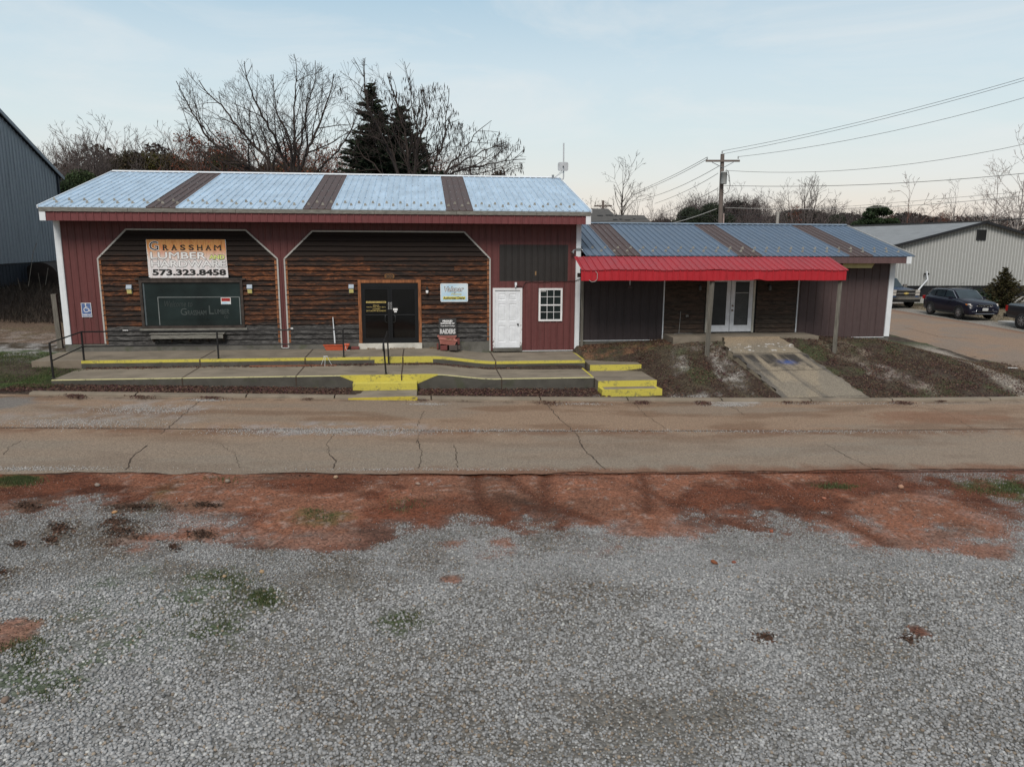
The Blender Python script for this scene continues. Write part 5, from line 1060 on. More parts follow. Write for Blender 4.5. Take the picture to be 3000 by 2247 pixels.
# ================================================================== vehicles (built nose towards -y, origin on the ground at the centre)
def loft(mb,secs,mat,close=True):
    """secs: rings of equal length"""
    n=len(secs[0]);vs=[p for s_ in secs for p in s_];fs=[(i*n+j,i*n+(j+1)%n,(i+1)*n+(j+1)%n,(i+1)*n+j) for i in range(len(secs)-1) for j in range(n)]
    mb.add(vs,fs,mat,True)
    if close: mb.add(secs[0],[tuple(range(n-1,-1,-1))],mat);mb.add(secs[-1],[tuple(range(n))],mat)
def wheel(t_,x,y,r,wd,sgn,spokes=5,rimm='rim'):
    mb=MB();mb.lathe((x,y,r),[(r*.62,-wd/2),(r*.9,-wd/2),(r,-wd/2+.04),(r,wd/2-.04),(r*.9,wd/2),(r*.62,wd/2)],'rubber',28,axis=0);w_=mb.build('wheel',t_,local=True)
    mb=MB();xo=x+sgn*wd*.42;mb.lathe((x,y,r),[(r*.63,-wd*.48),(r*.6,0),(r*.63,wd*.48)],'dark_rim',24,axis=0)
    mb.lathe((xo-sgn*.05,y,r),[(.001,0),(r*.6,0)],'dark_rim',24,axis=0)
    for k in range(spokes):
        for dv in (-.13,.13):
            a=2*math.pi*k/spokes+.3;b=a+dv*2.2;mb.beam((xo,y+.04*math.sin(a),r+.04*math.cos(a)),(xo,y+r*.6*math.sin(b),r+r*.6*math.cos(b)),.03,.045,rimm,up=(1,0,0))
    mb.lathe((xo,y,r),[(r*.58,-.015),(r*.645,-.015),(r*.645,.015),(r*.58,.015),(r*.58,-.015)],rimm,28,axis=0);mb.lathe((xo,y,r),[(.001,sgn*.02),(.05,sgn*.02),(.06,0)],rimm,12,axis=0);mb.build('rim',w_,local=True)
def body(secdef,mat,K=20):
    """secdef rows: y, half width at sill, at belt, top half width, z bottom, z belt, z top -> closed ring"""
    mb=MB();secs=[]
    for y,hb,hm,ht,zb,zm,zt in secdef:
        R=[(-hb*.96,zb),(-hb,zb+.06),(-hm,(zb+zm)/2),(-hm*.99,zm-.02),(-ht*1.0-(hm-ht)*.15,zm+.012),(-ht,zt-.05),(-ht*.90,zt),(0,zt+.02)]
        R=R+[(-a,b) for a,b in R[-2::-1]];secs.append([(a,y,b) for a,b in R])
    loft(mb,secs,mat);return mb
def suv():
    ang=math.atan2(.12,2.6);t_=thing('parked_suv','glossy black compact SUV parked facing the viewer on the gravel shoulder','SUV',(31.13,14.36,gz1(31.1,14.3)+.01),rz=-ang*0-.045)
    S_=[(-2.20,.74,.80,.62,.36,.62,.70),(-2.14,.84,.88,.74,.28,.72,.86),(-1.95,.88,.91,.80,.25,.86,.96),(-1.4,.90,.92,.80,.25,.96,1.05),(-.92,.90,.92,.78,.25,1.0,1.11),(-.85,.90,.92,.77,.25,1.0,1.13),(.0,.91,.92,.78,.25,1.02,1.13),(1.2,.91,.92,.78,.25,1.05,1.15),(1.75,.89,.91,.77,.28,1.08,1.17),(2.05,.86,.89,.74,.33,1.05,1.12),(2.18,.78,.82,.66,.40,.95,1.0)]
    mb=body(S_,'suv_paint')
    # cabin
    G=[(-.95,.74,1.06),(-.30,.665,1.54),(.2,.66,1.60),(1.1,.64,1.60),(1.62,.62,1.54),(2.02,.70,1.12)]
    secs=[[(-.76,y,1.06),(-w_,y,z-.04),(-w_*.86,y,z),(w_*.86,y,z),(w_,y,z-.04),(.76,y,1.06)] for y,w_,z in G];loft(mb,secs,'suv_paint');b_=mb.build('body',t_,local=True)
    for o,wd in ((b_,.02),): m=o.modifiers.new('b','BEVEL');m.width=wd;m.segments=2;m.limit_method='ANGLE';m.angle_limit=.7
    mb=MB();e=.012
    mb.add([(-.69,-.93,1.10),(.69,-.93,1.10),(.60,-.34,1.515),(-.60,-.34,1.515)],[(0,1,2,3)],'car_glass')
    mb.v=[(x,y-.03,z+.02) for x,y,z in mb.v];mb.build('windscreen',t_,local=True)
    for s_ in (-1,1):
        side=lambda y,z:(s_*(.765-.10*(z-1.06)/.5+e+.01),y,z)
        for nm,q in (('side_window',[(-.78,1.13),(-.30,1.47),(.22,1.51),(.22,1.12)]),('side_window',[(.30,1.12),(.30,1.51),(1.05,1.50),(1.12,1.15)]),('side_window',[(1.20,1.16),(1.14,1.49),(1.50,1.45),(1.72,1.22)])):
            mb=MB();P=[side(*k) for k in q];mb.poly(P if s_>0 else P[::-1],'car_glass');mb.build(nm,t_,local=True)
        mb=MB();mb.tube([side(*k) for k in ((-.86,1.10),(-.34,1.50),(.22,1.545),(1.1,1.53),(1.6,1.47),(1.86,1.20))],.014,'chrome',6);mb.build('window_trim',t_,local=True)
        mb=MB();mb.obox((s_*.99,-.62,1.12),(.09,0,0),(0,.05,0),(0,0,.07),'suv_paint');mb.build('mirror',t_,local=True)
        mb=MB();mb.add([(s_*.42,-2.165,.76),(s_*.80,-2.12,.78),(s_*.90,-1.90,.84),(s_*.86,-1.98,.90),(s_*.44,-2.11,.86)],[(0,1,2,3,4)],'head_glass');mb.v=[(x*1.01,y-.02,z) for x,y,z in mb.v];mb.prism([(s_*.905,-1.98,.80),(s_*.92,-1.86,.83),(s_*.92,-1.86,.88),(s_*.905,-1.96,.88)],(s_*.01,0,0),'amber');mb.build('headlight',t_,local=True)
        mb=MB();mb.tube([(s_*.45,-2.20,.58),(s_*.50,-2.21,.47),(s_*.74,-2.19,.47),(s_*.82,-2.13,.58),(s_*.45,-2.20,.58)],.016,'chrome',6);mb.quad((s_*.47,-2.195,.57),(s_*.52,-2.20,.48),(s_*.73,-2.18,.48),(s_*.79,-2.14,.57),'black');mb.build('fog_lamp',t_,local=True)
        mb=MB();mb.obox((s_*.86,2.10,.98),(.06,0,0),(0,.07,0),(0,0,.10),'tail_red');mb.build('taillight',t_,local=True)
        for yw in (-1.32,1.32):
            mb=MB();n=14
            for k in range(n):
                a0,a1=math.pi*k/n,math.pi*(k+1)/n
                P=[(s_*.935,yw+r*math.cos(a),.34+r*math.sin(a)) for r,a in ((.36,a0),(.43,a0),(.43,a1),(.36,a1))];mb.prism(P,(-s_*.05,0,0),'rubber')
            mb.build('wheel_arch',t_,local=True)
            mb=MB();mb.lathe((s_*.80,yw,.34),[(.001,s_*.115),(.37,s_*.115)],'black',24,axis=0);mb.build('wheel_well',t_,local=True)
            wheel(t_,s_*.83,yw,.345,.22,s_)
        mb=MB();mb.box(min(s_*.88,s_*.93),max(s_*.88,s_*.93),-.95,.95,.25,.36,'rubber');mb.build('sill_trim',t_,local=True)
    mb=MB();mb.box(-.40,.40,-2.215,-2.15,.72,.86,'black')
    for k in range(7):
        x=-.36+k*.12;mb.tube([(x-.042,-2.222,.75),(x-.042,-2.222,.84),(x+.042,-2.222,.84),(x+.042,-2.222,.75),(x-.042,-2.222,.75)],.008,'chrome',4)
    mb.build('grille',t_,local=True)
    mb=MB();mb.box(-.62,.62,-2.235,-2.1,.30,.36,'rubber');mb.tube([(-.55,-2.245,.34),(.55,-2.245,.34)],.012,'chrome',5);mb.box(-.42,.42,-2.22,-2.12,.42,.52,'black');mb.build('bumper',t_,local=True)
    mb=MB();mb.box(-.16,.16,-2.25,-2.235,.52,.66,'plate_white');mb.text('2CM2 H8',-.13,.13,.56,.62,-2.253,'ink',.01);mb.build('licence_plate',t_,local=True)
    mb=MB();mb.beam((-.60,-.1,1.63),(-.60,1.4,1.62),.03,.03,'chrome');mb.beam((.60,-.1,1.63),(.60,1.4,1.62),.03,.03,'chrome');mb.build('roof_rail',t_,local=True)
suv()
def pickup(name,lab,x,y,paint_,front=True):
    t_=thing(name,lab,'pickup truck',(x,y,gz1(x,y)+.01))
    S_=[(-2.85,.86,.93,.80,.50,.95,1.02),(-2.75,.95,.99,.88,.45,1.05,1.14),(-2.2,.97,1.0,.88,.42,1.12,1.20),(-1.45,.98,1.0,.86,.42,1.16,1.25),(-1.3,.98,1.0,.86,.42,1.16,1.24),(0.6,.98,1.0,.86,.42,1.16,1.22),(.75,.98,1.0,.9,.45,1.16,1.22),(2.8,.97,1.0,.9,.5,1.16,1.22),(2.88,.95,.98,.88,.55,1.12,1.20)]
    mb=body(S_,paint_);G=[(-1.35,.80,1.2),(-.75,.70,1.80),(-.3,.70,1.87),(.35,.70,1.86),(.72,.74,1.2)]
    secs=[[(-.84,y_,1.18),(-w_,y_,z-.05),(-w_*.88,y_,z),(w_*.88,y_,z),(w_,y_,z-.05),(.84,y_,1.18)] for y_,w_,z in G];loft(mb,secs,paint_);mb.build('body',t_,local=True,bev=.02)
    mb=MB();mb.poly([(-.76,-1.34,1.24),(.76,-1.34,1.24),(.64,-.80,1.77),(-.64,-.80,1.77)],'car_glass');mb.v=[(a,b-.03,c+.02) for a,b,c in mb.v];mb.build('windscreen',t_,local=True)
    mb=MB();mb.box(-.80,.80,.95,2.78,1.18,1.225,'black');mb.build('bed_cover',t_,local=True)
    for s_ in (-1,1):
        mb=MB();sd_=lambda y_,z:(s_*(.835-.12*(z-1.2)/.6+.02),y_,z);P=[sd_(-1.1,1.25),sd_(-.72,1.70),sd_(-.1,1.78),sd_(-.1,1.25)];mb.poly(P if s_>0 else P[::-1],'car_glass');P=[sd_(-.02,1.25),sd_(-.02,1.78),sd_(.36,1.76),sd_(.60,1.27)];mb.poly(P if s_>0 else P[::-1],'car_glass');mb.build('side_window',t_,local=True)
        mb=MB();mb.obox((s_*1.12,-1.05,1.32),(.13,0,0),(0,.05,0),(0,0,.10),'chrome');mb.build('mirror',t_,local=True)
        mb=MB();mb.box(min(s_*.66,s_*.97),max(s_*.66,s_*.97),-2.90,-2.75,.98,1.16,'head_glass');mb.box(min(s_*.66,s_*.96),max(s_*.66,s_*.96),-2.89,-2.75,.80,.95,'head_glass');mb.build('headlight',t_,local=True)
        mb=MB();mb.box(min(s_*.90,s_*1.0),max(s_*.90,s_*1.0),2.76,2.92,.82,1.12,'tail_red');mb.build('taillight',t_,local=True)
        for yw in (-1.95,1.75):
            mb=MB();mb.lathe((s_*.86,yw,.40),[(.001,s_*.125),(.46,s_*.125)],'black',24,axis=0);mb.build('wheel_well',t_,local=True);wheel(t_,s_*.88,yw,.40,.27,s_)
    mb=MB();mb.box(-.64,.64,-2.90,-2.80,.74,1.14,'black');mb.box(-.66,.66,-2.93,-2.89,1.10,1.16,'chrome');mb.box(-.66,.66,-2.93,-2.89,.90,.97,'chrome');mb.box(-.66,.66,-2.93,-2.89,.72,.76,'chrome')
    mb.box(-.16,.16,-2.945,-2.93,.90,.975,'gold_ink');mb.box(-.06,.06,-2.947,-2.93,.875,1.0,'gold_ink');mb.build('grille',t_,local=True)
    mb=MB();mb.box(-1.0,1.0,-3.02,-2.80,.55,.70,'chrome');mb.box(-.98,.98,-2.98,-2.80,.38,.54,'black');mb.build('front_bumper',t_,local=True)
    mb=MB();mb.box(-.98,.98,2.86,3.04,.50,.68,'black');mb.build('rear_bumper',t_,local=True)
pickup('parked_pickup','dark blue pickup truck with a chrome grille, half hidden by the annex corner',30.98,22.1,'truck_paint')
pickup('parked_pickup','black pickup truck cut off at the right edge of the photo',31.45,7.05,'black_truck_paint')
# ================================================================== trees and plants
def tubes(P0,P1,R0,R1,k):
    """one k-sided tapered tube per segment, vectorised"""
    n=len(P0);D=P1-P0;L_=np.linalg.norm(D,axis=1,keepdims=True)+1e-9;D=D/L_
    up=np.where(np.abs(D[:,2:3])<.9,np.array([[0,0,1.]]),np.array([[1.,0,0]]));U=np.cross(D,up);U/=np.linalg.norm(U,axis=1,keepdims=True);W=np.cross(D,U)
    a=2*np.pi*np.arange(k)/k;ring=U[:,None,:]*np.cos(a)[None,:,None]+W[:,None,:]*np.sin(a)[None,:,None]
    V=np.concatenate([P0[:,None]+ring*R0[:,None,None],P1[:,None]+ring*R1[:,None,None]],1).reshape(-1,3)
    b=(np.arange(n)*2*k)[:,None,None];j=np.arange(k);q=np.stack([j,(j+1)%k,(j+1)%k+k,j+k],-1)[None];return V,(b+q).reshape(-1,4)
def joinVF(parts):
    V=[];F=[];o=0
    for v,f in parts: V.append(v);F.append(f+o);o+=len(v)
    return np.concatenate(V),np.concatenate(F)
def colonize(att,nodes,step,di,dk,iters,r,bias=(0,0,.05)):
    """space colonisation: nodes = [(pos,parent)] grow towards the attractor cloud"""
    pos=[np.array(p,float) for p,_ in nodes];par=[q for _,q in nodes];mom=[np.zeros(3) if q<0 else (pos[i]-pos[q])/(np.linalg.norm(pos[i]-pos[q])+1e-9) for i,q in enumerate(par)];att=np.array(att);alive=np.ones(len(att),bool)
    P=np.array(pos);d=np.linalg.norm(att[:,None]-P[None],axis=2);near=d.argmin(1);nd=d.min(1);bias=np.array(bias)
    for it in range(iters):
        act=alive&(nd<di)
        if not act.any(): break
        idx=near[act];vec=att[act]-np.array(pos)[idx];vec/=np.linalg.norm(vec,axis=1,keepdims=True)+1e-9
        un,inv=np.unique(idx,return_inverse=True);s=np.zeros((len(un),3));np.add.at(s,inv,vec)
        s/=np.linalg.norm(s,axis=1,keepdims=True)+1e-9;s=s*.62+np.array(mom)[un]*.85+bias+r.normal(0,.10,s.shape);s/=np.linalg.norm(s,axis=1,keepdims=True)
        new=np.array(pos)[un]+s*step;b0=len(pos)
        for q,p,m_ in zip(un,new,s): pos.append(p);par.append(int(q));mom.append(m_)
        dd=np.linalg.norm(att[:,None]-new[None],axis=2);k=dd.argmin(1);m=dd.min(1);u=m<nd-1e-6;near[u]=b0+k[u];nd[u]=m[u];alive&=nd>dk
        if len(pos)>12000: break
    return np.array(pos),np.array(par)
def treemesh(pos,par,tip,expn,rmax,r,twigs=2,tl=.35,tr=.007,droop=0.):
    n=len(pos);rad=np.zeros(n);ch=np.zeros(n,int);acc=np.zeros(n)
    for i in range(n-1,0,-1):
        rad[i]=max(acc[i],tip**expn)**(1/expn);acc[par[i]]+=rad[i]**expn;ch[par[i]]+=1
    rad[0]=acc[0]**(1/expn);sc=1.
    rad=np.minimum(rad,rmax);m=np.arange(1,n);m=m[par[1:]>=0];pp=par[m]
    R0=np.minimum(rad[pp],rad[m]*1.25);big=rad[m]>.035
    parts=[]
    if big.any(): parts.append(tubes(pos[pp][big],pos[m][big],R0[big],rad[m][big],7))
    if (~big).any(): parts.append(tubes(pos[pp][~big],pos[m][~big],R0[~big],rad[m][~big],3))
    tw=np.where(rad<tip*2.4)[0];tw=tw[tw>0]
    if twigs and len(tw):
        A=np.repeat(tw,twigs);D=pos[A]-pos[par[A]];D/=np.linalg.norm(D,axis=1,keepdims=True)+1e-9;D=D*.8+r.normal(0,.55,D.shape)+np.array([0,0,.15-droop]);D/=np.linalg.norm(D,axis=1,keepdims=True)
        Lg=tl*r.uniform(.5,1.3,len(A))[:,None];B=pos[A]+D*Lg;parts.append(tubes(pos[A],B,np.full(len(A),tr*1.2),np.full(len(A),tr*.6),3))
        A2=B;D2=D+r.normal(0,.5,D.shape);D2/=np.linalg.norm(D2,axis=1,keepdims=True);parts.append(tubes(A2,A2+D2*Lg*.7,np.full(len(A),tr*.8),np.full(len(A),tr*.4),3))
        tips=A2+D2*Lg*.7
    else: tips=pos[tw]
    V,F=joinVF(parts);return V,F,tips
def nrm_(v): return v/(np.linalg.norm(v)+1e-9)
def sprout(limbs,r,env=None,dens=1.9,maxlev=4,step=.30,up=.05,kf=(.45,.72),minL=.35,spread=(.42,.85),tipr=.006,wob=.055):
    """limbs: [(polyline, radius at start, radius at end)]; side shoots leave them in flat arcs that bend upwards"""
    S_=[];T=[];st=[]
    def child(p,d,L_,rad,lev):
        a=r.uniform(*spread);ax=nrm_(np.cross(d,r.normal(size=3)));nd=nrm_(d*math.cos(a)+ax*math.sin(a));st.append((p,nd,L_,rad,lev))
    for pl,ra,rb in limbs:
        pl=[np.array(q_,float) for q_ in pl];ls=[np.linalg.norm(b-a) for a,b in zip(pl[:-1],pl[1:])];tot=sum(ls);acc=0;pr=None
        # smooth the guide with a Catmull-Rom pass
        Q=[];m=len(pl)
        for i in range(m-1):
            p0,p1,p2,p3=pl[max(i-1,0)],pl[i],pl[i+1],pl[min(i+2,m-1)];k=max(2,int(ls[i]/step))
            for j in range(k):
                t_=j/k;Q.append(.5*((2*p1)+(-p0+p2)*t_+(2*p0-5*p1+4*p2-p3)*t_*t_+(-p0+3*p1-3*p2+p3)*t_**3))
        Q.append(pl[-1]);n=len(Q)
        Q=[q_+r.normal(0,.03,3)*(0<i<n-1) for i,q_ in enumerate(Q)]
        for i in range(n-1):
            t_=i/(n-1);r0=ra+(rb-ra)*t_;r1=ra+(rb-ra)*(i+1)/(n-1);S_.append((Q[i],Q[i+1],r0,r1));d=nrm_(Q[i+1]-Q[i])
            if t_>.28 and r.random()<dens*step*1.1: child(Q[i+1],d,tot*r.uniform(.22,.42)*(1.15-.55*t_),r1*.62,1)
        st.append((Q[-1],nrm_(Q[-1]-Q[-2]),tot*.28,rb,1));child(Q[-1],nrm_(Q[-1]-Q[-2]),tot*.25,rb*.8,1)
    while st:
        p,d,L_,rad,lev=st.pop()
        n=max(2,int(L_/step*(1 if lev<3 else 1.4)));sl=L_/n;cv=r.normal(0,.10,3)*sl*2+np.array([0,0,up*2*sl])
        for i in range(n):
            t_=i/n;d=nrm_(d+cv+r.normal(0,wob,3));q_=p+d*sl;r0=max(rad*(1-.75*t_),tipr*.8);r1=max(rad*(1-.75*(i+1)/n),tipr*.6);S_.append((p,q_,r0,r1));p=q_
            if env is not None and not env(p): break
            if lev<maxlev and t_>.12 and r.random()<dens*sl*(1.15 if lev>1 else 1.0):
                l2=L_*r.uniform(*kf)*(1.05-.5*t_)
                if l2>minL: child(p,d,l2,r1*.68,lev+1)
        else:
            if lev<maxlev and L_>minL*1.5: child(p,d,L_*.45,max(r1,tipr),lev+1);child(p,d,L_*.4,max(r1,tipr),lev+1)
        T.append(p)
    P0=np.array([q_[0] for q_ in S_]);P1=np.array([q_[1] for q_ in S_]);R0=np.array([q_[2] for q_ in S_]);R1=np.array([q_[3] for q_ in S_])
    b=R0>.035;parts=[]
    if b.any(): parts.append(tubes(P0[b],P1[b],R0[b],R1[b],7))
    parts.append(tubes(P0[~b],P1[~b],R0[~b],R1[~b],3));V,F=joinVF(parts);return V,F,np.array(T),len(S_)
def pts_in(fn,n,lo,hi,r):
    out=[]
    while len(out)<n:
        q=r.uniform(lo,hi,(4000,3));k=fn(q);out+=list(q[k])
    return np.array(out[:n])
def quads(Cn,size,r,flat=0.,asp=.5,nd=None):
    n=len(Cn);a=r.normal(size=(n,3));a[:,2]*=(1-flat)
    if nd is not None:a=nd+a*.35
    a/=np.linalg.norm(a,axis=1,keepdims=True);b=np.cross(a,r.normal(size=(n,3)));b/=np.linalg.norm(b,axis=1,keepdims=True)
    s=(size*r.uniform(.6,1.4,n))[:,None];a=a*s;b=b*s*asp
    V=np.stack([Cn-a*.5,Cn+b*.5,Cn+a*.5,Cn-b*.5],1).reshape(-1,3);return V,np.arange(4*n).reshape(-1,4)
def tone(n,c,var,r): return np.clip(np.array(c)[None]*(1+r.uniform(-var,var,(n,1)))*(1+r.uniform(-.12,.12,(n,3))),0,1)
# ---- two big bare trees behind the store, reaching wide over the roof
def dome(cx,cz,rx,rz,ry,cy,inner=.0):
    def f(q):
        d=((q[:,0]-cx)/rx)**2+((q[:,1]-cy)/ry)**2+((q[:,2]-cz)/rz)**2;return (d<1)&(d>inner)
    return f
def px_of(k): 
    d=(k-CAM)@CF;return PW/2+PF*((k-CAM)@CR)/d,PH/2-PF*((k-CAM)@CU)/d
def bigtree(name,lab,loc,limbs,env,seed,mat,pods=0,podfn=None,**kw):
    r=np.random.default_rng(seed);t_=thing(name,lab,'tree',loc);V,F,tips,n=sprout(limbs,r,env,**kw);print(name,'segments',n)
    npmesh('branches',V-np.array(loc),F,mat,t_,smooth=False)
    if pods:
        w_=podfn(tips);k=r.random(len(tips))<w_;T=np.repeat(tips[k],2,0);T=T+r.normal(0,.06,T.shape);l=r.uniform(.14,.30,len(T))
        E_=T+np.c_[r.normal(0,.03,len(T)),r.normal(0,.03,len(T)),-l];V,F=tubes(T,(T+E_)/2,np.full(len(T),.008),np.full(len(T),.024),3);V2,F2=tubes((T+E_)/2,E_,np.full(len(T),.024),np.full(len(T),.006),3);V,F=joinVF([(V,F),(V2,F2)])
        npmesh('seed_pods',V-np.array(loc),F,'pod',t_)['kind']='stuff'
    return t_
YT=14.
q=lambda u,v,Y=YT:atY(u,v,Y)
ragN=lambda u,v,s_:(float(vnoise(np.array([u]),np.array([v*.2]),.022,s_)[0])-.5)*75+(float(vnoise(np.array([u]),np.array([v*.3]),.08,s_+1)[0])-.5)*40
bl=q(850,640);bl[2]=1.3;b1=bl+[0,0,2.2];b2=bl+[.1,.1,3.3]
def envL(k):
    u,v=px_of(k);return v>np.interp(u,[525,545,640,690,720,760,800,870,925,1000,1100],[262,225,262,205,188,222,230,185,200,215,285])-6+ragN(u,v,301)*.8 and 525<u<1130 and v<600 and abs(k[1]-YT)<4.5
LL=[([bl,b1],.24,.2),([b1,q(790,545),q(700,470,13.4),q(612,408,13),q(548,300,13)],.13,.028),([b1,q(800,500),q(720,400,15),q(640,300,15.5),q(605,270,15.5)],.12,.028),([b2,q(835,480),q(790,380,13.),q(735,270,12.5),q(722,225,12.5)],.11,.026),
([b2,q(862,450),q(862,340,14.5),q(868,240,14.5)],.11,.026),([b2,q(885,480),q(930,380,15),q(965,280,15.4),q(975,235,15.4)],.11,.026),([b1,q(770,560,13.5),q(670,520,12.6),q(580,440,12),q(555,385,12)],.09,.022),([b1,q(920,520,14.5),q(1000,430,14),q(1050,330,14)],.09,.022),([b1,q(760,520,15),q(660,430,15.6),q(590,350,16)],.09,.022),([b2,q(850,430,13),q(810,320,13),q(800,240,13)],.09,.02),([b2,q(880,430,13),q(900,320,13),q(925,220,13)],.08,.02),
([b1,q(740,575,14.8),q(640,545,15),q(570,500,15.5)],.07,.018)]
bigtree('bare_tree','wide bare grey tree fanning out behind the left half of the silver roof',tuple(bl),LL,envL,5,'bark_dark',1,lambda T:np.full(len(T),.006),dens=2.0,maxlev=4,tipr=.0078)
YS=12.5;br=q(1190,650,YS);br[2]=1.2;r1_=br+[0,0,2.4];r2_=br+[.2,0,3.4]
def envR(k):
    u,v=px_of(k);return v>np.interp(u,[1010,1060,1120,1180,1240,1310,1325,1335,1410,1460,1530],[208,192,205,222,262,278,330,360,352,405,448])-3+ragN(u,v,303)*.7 and 1000<u<1530 and v<570 and abs(k[1]-YS)<4.5
RL=[([br,r1_],.22,.19),([r1_,q(1170,520,YS),q(1120,400,12),q(1075,290,11.6),q(1068,230,11.6)],.12,.026),([r2_,q(1195,450,YS),q(1170,330,13),q(1140,235,13)],.11,.026),([r2_,q(1225,440,13),q(1250,340,13.5),q(1245,290,13.5)],.10,.024),([r1_,q(1265,500,YS),q(1300,410,13),q(1310,320,13)],.10,.024),
([r1_,q(1290,535,12),q(1350,500,11.6),q(1430,482,11.2),q(1500,470,11)],.10,.024),([r1_,q(1300,510,13),q(1350,450,13.6),q(1400,385,13.8)],.09,.022),([r1_,q(1280,545,13.5),q(1360,520,14),q(1440,500,14)],.07,.02),([r1_,q(1300,520,11.5),q(1370,465,11),q(1450,430,11)],.08,.022),([r1_,q(1220,420,11.8),q(1210,320,11.4),q(1200,250,11.4)],.09,.022),([r1_,q(1120,520,13.5),q(1060,450,14),q(1030,380,14)],.07,.02)]
def podw(T):
    u=PW/2+PF*((T-CAM)@CR)/((T-CAM)@CF);v=PH/2-PF*((T-CAM)@CU)/((T-CAM)@CF);return np.where(v<440,.30,.15)*np.clip((u-1030)/150,.08,1)
bigtree('pod_tree','large bare tree hung with dark seed pods in front of the spruce, above the roof',tuple(br),RL,envR,6,'bark_dark',1,podw,dens=2.1,maxlev=4,tipr=.0078)
# ---- conifers
def conifer(h,rad,seed,whorl=.28,nb=11,base=.05,cl=.055,prof=None,lean=.12):
    r=np.random.default_rng(seed);P0=[];P1=[];R0=[];R1=[];Cn=[];Nd=[]
    z=h*base
    while z<h*.98:
        f=(z/h);Lr=rad*(1-f)**.85*(prof(f) if prof else 1)+.06
        for k in range(max(4,int(nb*(.4+.6*(1-f))))):
            a=r.uniform(0,6.283);l=Lr*r.uniform(.3,1.22);dz=-.10*l+.05;s=np.array([math.cos(a),math.sin(a),0.]);c0=np.array([0,0,z+r.uniform(-.1,.1)])
            m=c0+s*l*.55+[0,0,dz*l*.8];e_=c0+s*l+[0,0,dz*l+lean*l];P0+=[c0,m];P1+=[m,e_];R0+=[.02,.012];R1+=[.012,.005]
            nq=max(4,int(l*34));t_=r.uniform(.12,1,nq)**.7
            for tt in t_:
                p=c0+(m-c0)*min(1,tt/.55) if tt<.55 else m+(e_-m)*(tt-.55)/.45;wd=(1-abs(tt-.5))*.22*l+.03
                Cn.append(p+np.array([-s[1],s[0],0])*r.uniform(-wd,wd)+[0,0,r.uniform(-.06,.03)]);Nd.append(s+np.array([0,0,r.uniform(-.2,.35)]))
        z+=whorl*(.6+.4*(1-f))
    P0,P1,R0,R1=map(np.array,(P0,P1,R0,R1));V,F=tubes(P0,P1,R0,R1,3);Vt,Ft=tubes(np.array([[0,0,0.],[0,0,h*.5]]),np.array([[0,0,h*.5],[0,0,h]]),np.array([h*.018+.03,h*.010+.02]),np.array([h*.010+.02,.01]),8)
    Cn=np.array(Cn);Vq,Fq=quads(Cn,np.full(len(Cn),cl*4),r,0,.32,np.array(Nd));return joinVF([(V,F),(Vt,Ft)]),(Vq,Fq),r
def place_conifer(name,lab,loc,arr,c,var=.35,group=None,scale=1.,rz=0.):
    (Vw,Fw),(Vq,Fq),r=arr;t_=thing(name,lab,'tree',loc,group,rz);t_.scale=(scale,)*3
    npmesh('trunk',Vw,Fw,'bark_dark',t_);npmesh('crown',Vq,Fq,'leaf_mat',t_,col=tone(len(Fq),c,var,r));return t_
sp_=q(1095,520,17.5);place_conifer('spruce_tree','tall dark pointed spruce behind the pod laden tree',(float(sp_[0])+.0,17.5,1.4),conifer(float(atY(1094,236,17.5)[2])-1.4,3.5,11,.17,15,.05,.075),(.026,.036,.022),.55)
s2=q(1178,520,18.2);place_conifer('spruce_tree','shorter dark spruce just right of the tallest one',(float(s2[0]),18.2,1.4),conifer(float(atY(1180,305,18.2)[2])-1.4,4.6,12,.17,15,.05,.08,lambda f:1.15 if f<.5 else 1.),(.026,.036,.022),.55)
cz=gz1(37.6,19.);place_conifer('cedar_tree','bushy brown green cedar standing before the pale grey warehouse',(37.6,19.,cz),conifer(2.62,1.35,13,.10,13,.03,.045,lambda f:1.0 if f<.55 else .8,.5),(.050,.044,.018),.45)
# low green juniper at the cedar's foot
r=np.random.default_rng(21);g0=np.array([36.2,19.6,gz1(36.2,19.6)]);Cn=np.array([g0+[r.normal(0,.75),r.normal(0,.4),abs(r.normal(0,.42))+.08] for _ in range(2600)]);V,F=quads(Cn,np.full(len(Cn),.16),r)
t_=thing('juniper_bush','low spreading green bush between the black SUV and the cedar','bush',tuple(g0));npmesh('foliage',V-g0,F,'leaf_mat',t_,col=tone(len(F),(.035,.055,.030),.4,r))
